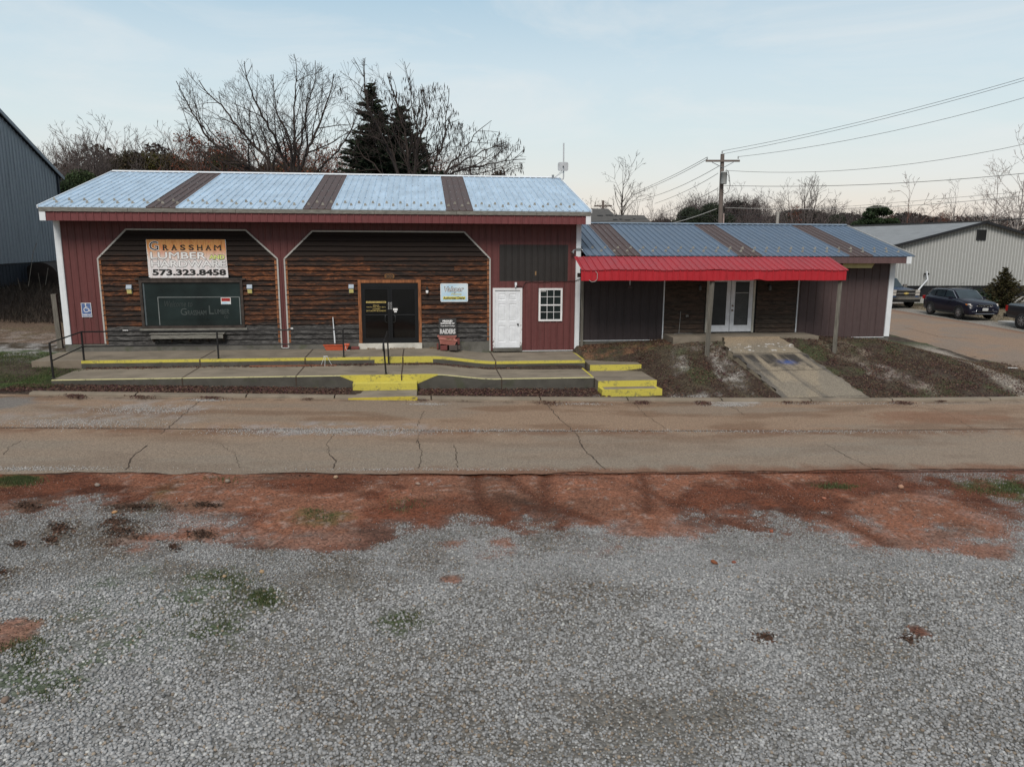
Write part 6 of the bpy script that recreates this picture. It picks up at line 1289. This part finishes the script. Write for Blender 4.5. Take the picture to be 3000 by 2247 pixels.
# ---- far trees, a few kinds copied along the woods
def bare_proto(seed,h,wd,n,tip=.022,shape='oval',mat='bark_far',nl=9,dens=1.55):
    r=np.random.default_rng(seed);L_=[]
    if shape=='fan':
        tr=[np.zeros(3),np.array([0,0,h*.2])];L_.append((tr,.20,.17))
        for k in range(nl):
            a=k*2.4+r.uniform(-.3,.3);o=wd*r.uniform(.12,.46);e_=np.array([o*math.cos(a),o*math.sin(a),h*(1-.55*(o/(wd*.5))**2)*.86]);L_.append(([tr[1],tr[1]+(e_-tr[1])*.5*np.array([1.,1,.85]),e_],.09,.028))
    else:
        lean=r.normal(0,.25,2);top=np.array([lean[0],lean[1],h*.93]);tr=[np.zeros(3),top*.35+[r.normal(0,.12),0,0],top*.7,top];L_.append((tr,.17,.03))
        for k in range(nl):
            f=.28+.62*k/nl;a=k*2.4+r.uniform(-.4,.4);pf=math.sin(min(1,f*1.15)*math.pi)**.7 if shape!='pop' else .8*(1-f*.5);o=wd*.5*pf*r.uniform(.7,1.1);b_=top*f;e_=b_+np.array([o*math.cos(a),o*math.sin(a),o*(1.0 if shape!='pop' else 2.2)*r.uniform(.6,1.)])
            e_[2]=min(e_[2],h*.97);L_.append(([b_,(b_+e_)/2+[0,0,-.08*o],e_],.07*(1.2-f),.022))
    V,F,tips,n_=sprout(L_,r,None,dens=dens,maxlev=3,step=.42,up=.07,tipr=tip*.75,minL=.45,kf=(.5,.75));return V,F,tips,r
PROTO={}
def proto(key,*a,leaf=None,**k):
    V,F,tips,r=bare_proto(*a,**k);mat=k.get('mat','bark_far');print(key,len(F));me=npmesh('branches',V,F,mat);L_=None
    if leaf:
        c,n,s=leaf;T=tips[r.integers(0,len(tips),n)]+r.normal(0,.22,(n,3));Vq,Fq=quads(T,np.full(n,s),r);L_=npmesh('leaves',Vq,Fq,'leaf_mat',col=tone(n,c,.4,r))
    PROTO[key]=(me,L_,[0]);return V,F
def put(key,name,lab,x,y,z=None,sc=1.,rz=0.,group=None,cat='tree',sz=None):
    me,L_,used=PROTO[key];z=gz1(x,y) if z is None else z;t_=thing(name,lab,cat,(x,y,z),group,rz);t_.scale=(sc,sc,sz or sc)
    for o in (me,L_):
        if o is None: continue
        c=o if not used[0] else o.copy()
        if used[0]: COL.objects.link(c)
        c.parent=t_
    used[0]=1;return t_
bareA=proto('fan',31,9.,8.5,0,shape='fan',tip=.020,nl=18);bareB=proto('oval',32,9.,6.,0,shape='oval',tip=.022,nl=14);proto('poplar',33,9.5,3.6,0,shape='pop',tip=.020,mat='bark_dark',nl=18)
bareR=proto('red',34,8.,6.,0,shape='oval',mat='bark_red',leaf=((.18,.065,.04),3000,.20),tip=.02,nl=13);proto('pale',35,13.,9.,0,shape='oval',mat='bark_pale',tip=.03,nl=16,dens=1.0)
bareK=proto('gnarl',36,9.,7.,0,shape='oval',mat='bark_red',tip=.032,nl=10,dens=.9)
def at_px(u,v,Y): p=atY(u,v,Y);return float(p[0]),float(p[2])
def tree_px(key,name,lab,u,vtop,Y,h0,group=None,rz=0.,zb=None,wf=1.):
    x,zt=at_px(u,vtop,Y);zb=gz1(x,Y) if zb is None else zb;s=(zt-zb)/h0*.97;return put(key,name,lab,x,Y,zb,s*wf,rz,group,sz=s)
tree_px('fan','bare_tree','broad bare grey tree with a rounded fan crown above the annex ridge',2365,520,62,9.2,rz=.5)
tree_px('poplar','poplar_tree','narrow upright bare tree left of the utility pole, behind the shingled roof',1822,512,55,9.6,wf=1.05)
tree_px('oval','bare_tree','small bare tree right of the narrow poplar, low over the shingled roof',1872,588,60,9.2,rz=1.,wf=.9)
tree_px('fan','bare_tree','thin bare tree tops just right of the silver roof corner',1715,583,60,9.2,rz=2)
tree_px('oval','bare_tree','sparse bare tree leaning at the left foot of the dark hill',1915,590,70,9.2,rz=2.,wf=.6)
tree_px('gnarl','bare_tree','gnarled reddish bare tree right of the dark pine',2668,566,58,9.2,rz=.4)
tree_px('oval','bare_tree','slim bare tree standing alone over the warehouse roof ridge',2805,573,66,9.2,rz=.9,wf=.8)
tree_px('pale','birch_tree','tall white barked bare tree at the right edge of the photo',2935,520,60,13.3)
tree_px('pale','birch_tree','very tall pale bare tree cut off by the right edge of the photo',3010,445,48,13.3,rz=1.7)
tree_px('gnarl','bare_tree','reddish bare tree between the lone slim tree and the white barked one',2880,600,75,9.2,rz=1.2)
for i,(u,v,Y,k) in enumerate([(2255,592,80,'oval'),(2300,598,85,'fan'),(2180,585,95,'oval'),(2415,585,88,'fan'),(2455,600,92,'oval'),(2740,605,85,'gnarl'),(2710,615,95,'oval'),(2770,618,92,'red'),(2850,612,90,'oval'),(2960,600,85,'gnarl'),(2330,600,92,'red')]):
    tree_px(k,'bare_tree','small bare tree in the hazy row along the far right tree line',u,v+22,Y,9.2,'bare trees of the right tree line',rz=i*1.3)
# dark flat topped pine over the annex ridge
def pine(seed,h,clumps,c,cs=.85):
    r=np.random.default_rng(seed);Cn=[];P0=[np.array([0,0,0.])];P1=[np.array([.1,0,h*.92])];R0=[.16];R1=[.05]
    for x,y,z,rx,rz_ in clumps:
        n=int(700*rx*rx*1.2)+200;d=r.normal(size=(n,3));d/=np.linalg.norm(d,axis=1,keepdims=True);d*=r.uniform(.55,1.05,(n,1));Cn.append(np.array([x,y,z])+d*[rx,rx,rz_])
        P0.append(np.array([0,0,max(.5,z-rx*.7)]));P1.append(np.array([x,y,z]));R0.append(.06);R1.append(.02)
    Cn=np.concatenate(Cn);return tubes(*map(np.array,(P0,P1,R0,R1)),6),quads(Cn,np.full(len(Cn),.22),r,0,.4),r
x_,zt=at_px(2572,600,50);hb=zt-gz1(x_,50)
cl=[(0,0,hb-.45,1.1,.35),(.9,.3,hb-.8,.9,.32),(-.9,-.2,hb-1.0,.8,.35),(-.3,.2,hb-1.7,1.5,.4),(1.6,0,hb-1.75,.9,.4),(-1.7,.2,hb-2.1,.9,.45),(.4,-.2,hb-2.6,1.7,.5),(2.1,.3,hb-2.8,1.0,.5),(-2.2,-.3,hb-2.9,1.3,.55),(1.,0,hb-3.6,2.1,.7),(-1.2,0,hb-3.8,2.0,.8),(3.0,.0,hb-3.7,1.1,.6),(-3.2,0,hb-3.6,.9,.6),(-.2,0,hb-4.8,2.6,.9),(2.6,.3,hb-4.9,1.6,.8),(-3,0,hb-4.9,1.5,.8)]
place_conifer('pine_tree','dark green flat topped pine above the annex ridge',(x_,50,gz1(x_,50)),pine(41,hb,cl,None),(.028,.045,.020),.45)
# evergreen crowns of the left woods
def roundever(seed,h,wd):
    r=np.random.default_rng(seed);cl=[(0,0,h-wd*.3,wd*.34,wd*.28)]
    for k in range(12): a=r.uniform(0,6.28);f=r.uniform(.2,.85);cl.append((math.cos(a)*wd*.32*(1.1-f),math.sin(a)*wd*.32*(1.1-f),h*f,wd*.30,wd*.24))
    return pine(seed,h,cl,None)
EV=[]
for k in range(3):
    (Vw,Fw),(Vq,Fq),r=roundever(50+k,8.,4.2);EV.append((Vw,Fw,Vq,Fq,r))
def ever(i,lab,u,v,Y,c,group=None):
    Vw,Fw,Vq,Fq,r=EV[i%3];x,zt=at_px(u,v,Y);zb=gz1(x,Y);t_=thing('evergreen_tree',lab,'tree',(x,Y,zb),group,i*1.1);s=(zt-zb)/8.2;t_.scale=(s*.9,s*.9,s);npmesh('trunk',Vw,Fw,'bark_dark',t_);npmesh('crown',Vq,Fq,'leaf_mat',t_,col=tone(len(Fq),c,.45,r))
ever(0,'dark green tree directly right of the barn, above the store roof\'s left end',235,485,30,(.040,.058,.025))
ever(1,'dark evergreen low behind the left rake of the silver roof',190,520,26,(.022,.035,.015))
ever(2,'olive evergreen crown with autumn brown top over the left of the ridge',438,434,46,(.060,.050,.016))
ever(3,'second olive brown crown right of the first, over the ridge',492,440,47,(.065,.045,.018))
ever(4,'ragged dark pine crown among bare twigs left of the olive crowns',375,430,45,(.055,.045,.028))
ever(5,'dark green crown just left of the wide bare tree\'s branches',640,440,44,(.045,.045,.016))
ever(6,'dark green crown low between the wide bare tree and the spruce',1010,497,40,(.030,.036,.014))
for i,(u,v,Y,k) in enumerate([(165,440,36,'fan'),(225,398,38,'fan'),(290,410,40,'oval'),(330,445,44,'fan'),(430,408,52,'fan')]):
    tree_px(k,'bare_tree',['leftmost bare grey tree rising beside the barn roof','tallest bare grey tree of the left woods, near the barn','slender bare tree between the tallest one and the dark pine crown','bushy bare tree just left of the ragged pine crown','pale bare tree spreading above the olive crown'][i],u,v,Y,9.2,rz=i*1.4)
for i in range(26):
    u=170+i*46+random.uniform(-12,12);Y=42+random.uniform(-3,8);v=float(np.interp(u,[150,300,450,600,800,950,1400],[455,450,452,450,462,480,505]))+random.uniform(-8,14)
    k='red' if (u>480 and i%3!=1) else ('oval' if i%2 else 'fan')
    tree_px(k,'bare_tree','bare reddish brown tree in the woods behind the store',u,v,Y,8.6,'trees of the woods behind the store',rz=i*.9)
# the woods themselves: one mass
def woods(name,lab,items,protos,seed):
    r=np.random.default_rng(seed);VV=[];FF=[];CC=[];o=0
    for x,y,z,s,k,c in items:
        V,F=protos[k];a=r.uniform(0,6.28);R_=np.array([[math.cos(a),-math.sin(a),0],[math.sin(a),math.cos(a),0],[0,0,1]]);W=(V*s)@R_.T+[x,y,z];VV.append(W);FF.append(F+o);o+=len(W);CC.append(tone(len(F),c,.35,r))
    return tag(npmesh(name,np.concatenate(VV),np.concatenate(FF),'leaf_mat',col=np.concatenate(CC)),kind='stuff')
_r=np.random.default_rng(3)
low=lambda VF:(VF[0],VF[1])
evq=(EV[0][2],EV[0][3]);evq2=(EV[1][2],EV[1][3])
its=[]
for i in range(70):
    u=_r.uniform(120,1480);Y=_r.uniform(50,74);zt=float(atY(u,np.interp(u,[100,450,900,1480],[452,448,462,498])+_r.uniform(-10,20),Y)[2]);x=float(atY(u,500,Y)[0]);zb=gz1(x,Y);k=int(_r.choice([0,1,2,2,3]));its.append((x,Y,zb,(zt-zb)/8.6,k,[(.085,.07,.06),(.11,.065,.05),(.13,.06,.042),(.035,.042,.02)][k]))
woods('woods','',its,[bareB,bareA,bareR,evq],4)
its=[]
for i in range(150):
    u=_r.uniform(1880,2980);Y=_r.uniform(95,150);vt=np.interp(u,[1880,1935,2000,2090,2180,2250,2330,2420,2520,2600,2980],[655,638,600,584,592,606,614,616,624,634,644])+_r.uniform(0,30);zt=float(atY(u,vt,Y)[2]);x=float(atY(u,600,Y)[0]);zb=gz1(x,Y)-.5;hh=(zt-zb)/8.3
    k=int(_r.choice([0,1,2,2] if u<2200 else [0,1,1,2] if u<2600 else [0,1,1,3]));its.append((x,Y,zb,hh,k,[(.10,.085,.085),(.10,.08,.078),(.036,.046,.030),(.12,.07,.06)][k]))
woods('hillside_woods','',its,[bareB,bareA,evq2,bareR],5)
# dark understorey so the woods read solid at their foot
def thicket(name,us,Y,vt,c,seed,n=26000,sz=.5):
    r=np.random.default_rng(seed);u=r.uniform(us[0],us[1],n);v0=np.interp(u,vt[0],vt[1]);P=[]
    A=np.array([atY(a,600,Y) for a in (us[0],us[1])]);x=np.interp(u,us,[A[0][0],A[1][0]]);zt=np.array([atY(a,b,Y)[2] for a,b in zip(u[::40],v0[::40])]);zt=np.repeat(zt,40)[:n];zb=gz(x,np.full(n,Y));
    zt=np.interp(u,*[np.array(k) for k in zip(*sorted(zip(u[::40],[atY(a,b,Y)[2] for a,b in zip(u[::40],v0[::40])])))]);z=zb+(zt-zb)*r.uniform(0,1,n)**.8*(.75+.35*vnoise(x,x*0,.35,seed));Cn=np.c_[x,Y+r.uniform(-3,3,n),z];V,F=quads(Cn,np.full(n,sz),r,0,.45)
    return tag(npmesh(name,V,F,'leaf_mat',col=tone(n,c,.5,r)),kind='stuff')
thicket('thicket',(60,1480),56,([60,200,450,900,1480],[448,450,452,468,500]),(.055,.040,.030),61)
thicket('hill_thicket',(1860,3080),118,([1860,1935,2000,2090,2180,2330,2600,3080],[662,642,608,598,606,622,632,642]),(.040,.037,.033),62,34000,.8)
# ---- ground cover: pebbles, leaf litter, grass
ico_v=[];PH_=(1+5**.5)/2
ICO=np.array([(-1,PH_,0),(1,PH_,0),(-1,-PH_,0),(1,-PH_,0),(0,-1,PH_),(0,1,PH_),(0,-1,-PH_),(0,1,-PH_),(PH_,0,-1),(PH_,0,1),(-PH_,0,-1),(-PH_,0,1)])/math.sqrt(1+PH_*PH_)
ICF=np.array([(0,11,5),(0,5,1),(0,1,7),(0,7,10),(0,10,11),(1,5,9),(5,11,4),(11,10,2),(10,7,6),(7,1,8),(3,9,4),(3,4,2),(3,2,6),(3,6,8),(3,8,9),(4,9,5),(2,4,11),(6,2,10),(8,6,7),(9,8,1)])
OCT=np.array([(1,0,0),(-1,0,0),(0,1,0),(0,-1,0),(0,0,1),(0,0,-1.)]);OCF=np.array([(0,2,4),(2,1,4),(1,3,4),(3,0,4),(2,0,5),(1,2,5),(3,1,5),(0,3,5)])
def stones(name,P,size,colr,seed,base,faces,sink=.25):
    r=np.random.default_rng(seed);n=len(P);s=size[:,None]*np.c_[r.uniform(.75,1.3,n),r.uniform(.75,1.2,n),r.uniform(.5,.85,n)]*.5
    a=r.uniform(0,6.283,n);b=r.uniform(-.5,.5,n);V=base[None]*s[:,None,:]*r.uniform(.82,1.15,(n,len(base),1))
    cb,sb=np.cos(b)[:,None],np.sin(b)[:,None];x=V[...,0]*cb+V[...,2]*sb;z=-V[...,0]*sb+V[...,2]*cb;ca,sa=np.cos(a)[:,None],np.sin(a)[:,None];X_=x*ca-V[...,1]*sa;Y_=x*sa+V[...,1]*ca
    V=np.stack([X_,Y_,z],-1)+P[:,None,:]+np.array([0,0,1])*(s[:,2]*(1-sink*2))[:,None,None];F=(np.arange(n)*len(base))[:,None,None]+faces[None]
    return npmesh(name,V.reshape(-1,3),F.reshape(-1,3),'pebble',pcol=np.repeat(colr,len(base),0),smooth=True)
LX,LY,LZ=LOT;lxs,lys=np.unique(LX),np.unique(LY);LG=LZ.reshape(len(lys),len(lxs))
def lotz(x,y):
    i=np.clip(np.searchsorted(lxs,x)-1,0,len(lxs)-2);j=np.clip(np.searchsorted(lys,y)-1,0,len(lys)-2);fx=(x-lxs[i])/(lxs[i+1]-lxs[i]);fy=(y-lys[j])/(lys[j+1]-lys[j])
    return (LG[j,i]*(1-fx)+LG[j,i+1]*fx)*(1-fy)+(LG[j+1,i]*(1-fx)+LG[j+1,i+1]*fx)*fy
def pebbles(name,n,y0,y1,smin,smax,seed,base,faces,keepdirt):
    r=np.random.default_rng(seed);y=r.uniform(y0,y1,n);hw=(y+26.8)*.72+1.2;x=(y+26.8)*.119+r.uniform(-1,1,n)*hw;dirt,green,dark,fine,n1,n2,n3=lotmask(x,y)
    cover=(1-sstep(.25,.8,dirt)*(1-keepdirt*(.3+1.6*sstep(.45,.65,fbm(x,y,1.9,91)))))*(1-green*.75)*(1-dark*.75)*(1-fine*.55);k=r.random(n)<cover;k2=k;x,y=x[k],y[k];dirt,fine,n3,n1=dirt[k],fine[k],n3[k],n1[k];m=len(x)
    s=r.uniform(smin,smax,m)*(1-.4*dirt)*(1-.35*fine);g=r.normal(.275,.060,m).clip(.10,.48);c=np.c_[g,g,g*1.0];br_=r.random(m)<.05+.25*fine+.3*dark[k2];c[br_]*=np.array([.85,.70,.55]);wh=r.random(m)<.010;c[wh]=(.48,.48,.46)
    c=c*(1-.10*sstep(.52,.64,n3))[:,None]*(1+.12*sstep(.5,.62,n1))[:,None];rd=r.random(m)<sstep(.3,.9,dirt)*.95;c[rd]=c[rd]*np.array([.80,.42,.30])
    return tag(stones(name,np.c_[x,y,lotz(x,y)],s,c,seed,base,faces),kind='stuff')
pebbles('gravel_stones',72000,-21.6,-17.2,.022,.046,71,ICO,ICF,.2);pebbles('small_gravel',110000,-17.2,-12.5,.020,.040,72,OCT,OCF,.22)
# a few larger rust coloured stones
for i,(u,v,s,c) in enumerate([(2092,1655,.11,(.22,.08,.04)),(2150,1651,.07,(.25,.09,.06)),(985,1425,.10,(.38,.27,.18)),(770,1715,.09,(.36,.25,.15)),(340,1545,.09,(.42,.24,.12)),(2415,1450,.10,(.34,.14,.09)),(1665,1442,.09,(.34,.20,.13)),(670,1452,.12,(.25,.21,.17)),(290,1470,.10,(.24,.2,.17)),(2640,1412,.12,(.38,.22,.15)),(1225,1440,.09,(.3,.22,.18)),(25,2130,.11,(.2,.15,.12)),(2260,1552,.08,(.30,.10,.06)),(660,1735,.08,(.36,.26,.16))]):
    P=atZ(u,v,-.9);o=stones('stone',np.array([[P[0],P[1],float(lotz(np.array([P[0]]),np.array([P[1]]))[0])]]),np.array([s]),np.array([c]),100+i,ICO,ICF,.1);tag(o,'rust or tan coloured stone larger than the gravel it lies on','stone','larger coloured stones in the lot')
def litter(name,P,size,cols,seed,flat=.8,asp=.5,upright=0):
    r=np.random.default_rng(seed);n=len(P);V,F=quads(P,np.full(n,size),r,flat,asp);V[:,2]=np.maximum(V[:,2],np.repeat(P[:,2],4)-.01)+.006
    k=r.integers(0,len(cols),n);c=np.array(cols)[k]*(1+r.uniform(-.35,.35,(n,1)));return tag(npmesh(name,V,F,'leaf_mat',col=c),kind='stuff')
LC=[(.085,.045,.035),(.12,.065,.045),(.06,.035,.03),(.15,.10,.07),(.09,.04,.045)]
r=np.random.default_rng(81)
def reg(n,x0,x1,y0,y1,fn=None):
    x=r.uniform(x0,x1,n);y=r.uniform(y0,y1,n)
    if fn is not None: k=r.random(n)<fn(x,y);x,y=x[k],y[k]
    return np.c_[x,y,gz(x,y)-.02+r.uniform(0,.03,len(x))]
P=np.concatenate([reg(26000,-11.5,5.6,-5.0,-3.86,lambda x,y:.35+.65*sstep(.4,.6,fbm(x,y,1.5,5))*(1-((x>-2.1)&(x<-.1)))),reg(5000,-12.5,8,-5.35,-4.9,lambda x,y:sstep(.58,.68,fbm(x,y*.3,1.7,6)))])
k=np.where((P[:,0]>-2.1)&(P[:,0]<-.12))[0];P=np.delete(P,k,0);litter('leaf_litter',P,.055,LC,82)
x=r.uniform(-10.4,4.,5200);y=-1.99-np.abs(r.normal(0,.10,5200));y=np.maximum(y,-2.5);zz=np.array([zl(a) for a in x])+.006+r.uniform(0,.04,5200)*np.exp((y+1.99)*8);k=r.random(5200)<.35+.65*sstep(.4,.55,fbm(x,x*0,.9,9));litter('blown_leaves',np.c_[x,y,zz][k],.05,LC,83)
P=reg(52000,5.6,24,-5.1,-.1,lambda x,y:(.25+.75*sstep(.42,.58,fbm(x,y,1.2,7)))*(~((x>10.3)&(x<13.9)&(x>10.3+.15*(-1-y))&(x<12.5+.33*(-1-y)))).astype(float)*(~((x<7.25)&(y<-.9))))
litter('lawn_leaves',P,.055,LC,84)
def grass(name,P,h,cols,seed,wd=.006):
    r=np.random.default_rng(seed);n=len(P);d=r.normal(0,.45,(n,2));hh=h*r.uniform(.5,1.3,n);a=r.uniform(0,6.28,n);w_=np.c_[np.cos(a),np.sin(a),np.zeros(n)]*wd;T=P+np.c_[d*hh[:,None],hh]
    V=np.stack([P-w_,P+w_,T],1).reshape(-1,3);c=np.array(cols)[r.integers(0,len(cols),n)]*(1+r.uniform(-.3,.3,(n,1)));return tag(npmesh(name,V,np.arange(3*n).reshape(-1,3),'leaf_mat',col=c),kind='stuff')
TAN=[(.15,.12,.075),(.11,.088,.06),(.08,.065,.045),(.18,.14,.09)];GRN=[(.055,.085,.030),(.075,.10,.04),(.045,.065,.025),(.13,.12,.06)]
r=np.random.default_rng(91)
P=reg(42000,5.6,26,-5.05,.0,lambda x,y:(.2+.8*sstep(.4,.6,fbm(x,y,.9,17)))*(~((x>10.3+.15*(-1-y))&(x<12.6+.33*(-1-y))&(x<14))).astype(float)*(~((x<7.25)&(y<-.9))));grass('dead_grass',P,.055,TAN,92)
P=np.concatenate([reg(30000,-16.5,-11.2,-4.6,-.2,lambda x,y:.2+.8*sstep(.4,.55,fbm(x,y,.9,18))),reg(3000,-11.4,-10.4,-4.4,-2.1),reg(2500,5.7,9.5,-2.2,-.6,lambda x,y:sstep(.45,.6,fbm(x,y,1.1,19)))]);grass('green_grass',P,.05,GRN,93)
# dead brush on the dark bank
P=reg(30000,-30,-11.5,6.3,17,lambda x,y:np.where(x<-19.3,0,1)*1.);grass('bank_brush',P,.28,[(.05,.04,.033),(.035,.028,.024),(.075,.06,.048)],94,.012)
P=reg(9000,31.9,46,10,22.5);grass('verge_grass',P,.06,TAN,95,.02)
P=reg(900,-1.9,1.3,-.25,-.17);P=P[np.abs(np.sin(P[:,0]*2.3))>.55];P[:,2]=.0;grass('sill_weeds',P,.06,[(.30,.19,.09),(.2,.12,.06)],96,.004)
# tall weed stalks beside the barn
t_=thing('weed_stalks','tall thin bare weed stalks in front of the blue grey barn','weeds',(-17.2,8,.5));mb=MB()
for u0,v0,u1,v1 in ((83,840,97,740),(97,740,108,712),(133,835,141,785),(120,850,112,800),(60,850,52,815)): mb.tube([atX(u0,v0,-17.5),atX(u1,v1,-17.5)],.012,'grey_post',4)
mb.build('stalks',t_)
# patch of bright grass in the clay by the road at far left, and small tufts
r=np.random.default_rng(97);A=[]
for u,v,ru,rv,n in [(45,1452,55,14,5000),(640,1440,60,14,120),(1180,1500,60,22,200),(940,1540,60,22,300),(560,1850,120,60,1400),(620,1760,110,40,1400),(90,1960,80,60,900),(1190,1840,60,30,240),(2940,1400,90,20,2200),(2450,1412,60,8,500),(780,1790,40,20,400),(200,2100,120,80,700)]:
    uu=r.normal(u,ru*.6,n*2);vv=r.normal(v,rv*.6,n*2);Q=np.array([atZ(a,b,-.9) for a,b in zip(uu,vv)]);A.append(Q)
A=np.concatenate(A);A=A[r.random(len(A))<.1+.9*sstep(.42,.6,fbm(A[:,0],A[:,1],2.2,78))];A=A[(A[:,1]<-12.45)&(A[:,1]>-22)&(A[:,0]>-14)&(A[:,0]<16)];A[:,2]=lotz(A[:,0],A[:,1])-.005;grass('grass_tufts',A,.045,GRN,98,.006)
# weeds and dirt growing out of kerb joints
r=np.random.default_rng(99);A=[]
for u,v in [(222,1160),(410,1162),(620,1163),(900,1166),(1235,1168),(1608,1180),(1880,1178),(2060,1180),(2310,1175),(2360,1178),(2640,1178),(2760,1172)]:
    n=int(r.integers(120,420));uu=r.normal(u,r.uniform(8,22),n);vv=r.normal(v,3.5,n)+(uu-u)*r.uniform(-.1,.15);Q=np.array([atZ(a,b,float(zroad(atZ(a,b,-.9)[0]))+.02) for a,b in zip(uu,vv)]);A.append(Q)
A=np.concatenate(A);litter('kerb_debris',A,.05,LC,100,.6);
_p=atZ(2965,1086,-.93);SCR=np.array([_p+[-.2,0,.0],_p+[.22,-.05,.0],_p+[.2,.05,.02],_p+[-.1,.08,.03]])
for _q in SCR: _q[2]=gz1(_q[0],_q[1])+.03
tag(npmesh('scrap',SCR,np.array([[0,1,2,3]]),'white_ink'),'small white scrap of litter on the grass by the gravel track','litter')

r=np.random.default_rng(120);A=[]
for u,v,ru,rv,n in [(350,1600,85,42,2600),(340,1565,60,20,900),(180,1590,55,22,900),(160,1625,40,14,500),(590,1600,40,22,600),(410,1520,120,14,1300),(600,1515,80,14,900),(90,1530,60,20,700),(510,1640,30,16,300),(60,1640,30,14,300),(20,1725,50,20,500),(840,1412,120,7,700),(310,1405,45,10,600),(2240,1860,45,22,500),(2660,1850,40,18,400)]:
    a=r.uniform(0,6.283,n);q_=np.abs(r.normal(0,.55,n))*(.4+1.0*vnoise(np.cos(a)*2+u,np.sin(a)*2+v,1.1,7));Q=np.array([atZ(u+ru*k*math.cos(b),v+rv*k*math.sin(b),-.85) for b,k in zip(a,q_)]);A.append(Q)
A=np.concatenate(A);A=A[(A[:,1]<-12.45)];A[:,2]=lotz(A[:,0],A[:,1])+.01;A=A[r.random(len(A))<.15+.85*sstep(.42,.58,fbm(A[:,0],A[:,1],3.1,77))];A=A[r.random(len(A))<.5];litter('lot_leaves',A,.045,[(.065,.042,.032),(.09,.055,.04),(.045,.032,.025),(.12,.065,.045)],121,.6)

# loose stones washed onto the road
r=np.random.default_rng(130);A=[]
for u,v,ru,rv,n in [(950,1264,330,9,3000),(430,1200,150,10,1300),(250,1238,230,14,1400),(1500,1262,500,4,900),(2300,1264,600,4,900),(2140,1187,70,4,900),(1250,1185,60,3,350),(600,1172,60,3,500),(1700,1184,100,3,250),(2500,1182,300,3,500),(60,1372,300,6,900),(1200,1376,500,4,500)]:
    uu=r.normal(u,ru*.5,n);vv=r.normal(v,rv*.6,n);A.append(np.array([atZ(a,b,float(zroad(atZ(a,b,-.85)[0]))) for a,b in zip(uu,vv)]))
A=np.concatenate(A);A=A[(A[:,1]<-5.35)&(A[:,1]>-12.2)];A[:,2]=zroad(A[:,0])+.004;g=r.normal(.36,.1,len(A)).clip(.12,.6)
tag(stones('road_grit',A,r.uniform(.012,.034,len(A)),np.c_[g,g*.96,g*.92],131,OCT,OCF),kind='stuff')

for i,(u,v,c) in enumerate([(150,500,(.03,.04,.02)),(320,455,(.05,.045,.025)),(560,455,(.06,.045,.02)),(700,462,(.05,.048,.02)),(790,470,(.06,.042,.022)),(900,478,(.045,.045,.02))]):
    ever(i+1,'rounded dark evergreen crown among the bare trees behind the store',u,v,48+i,c,'evergreens of the woods behind the store')
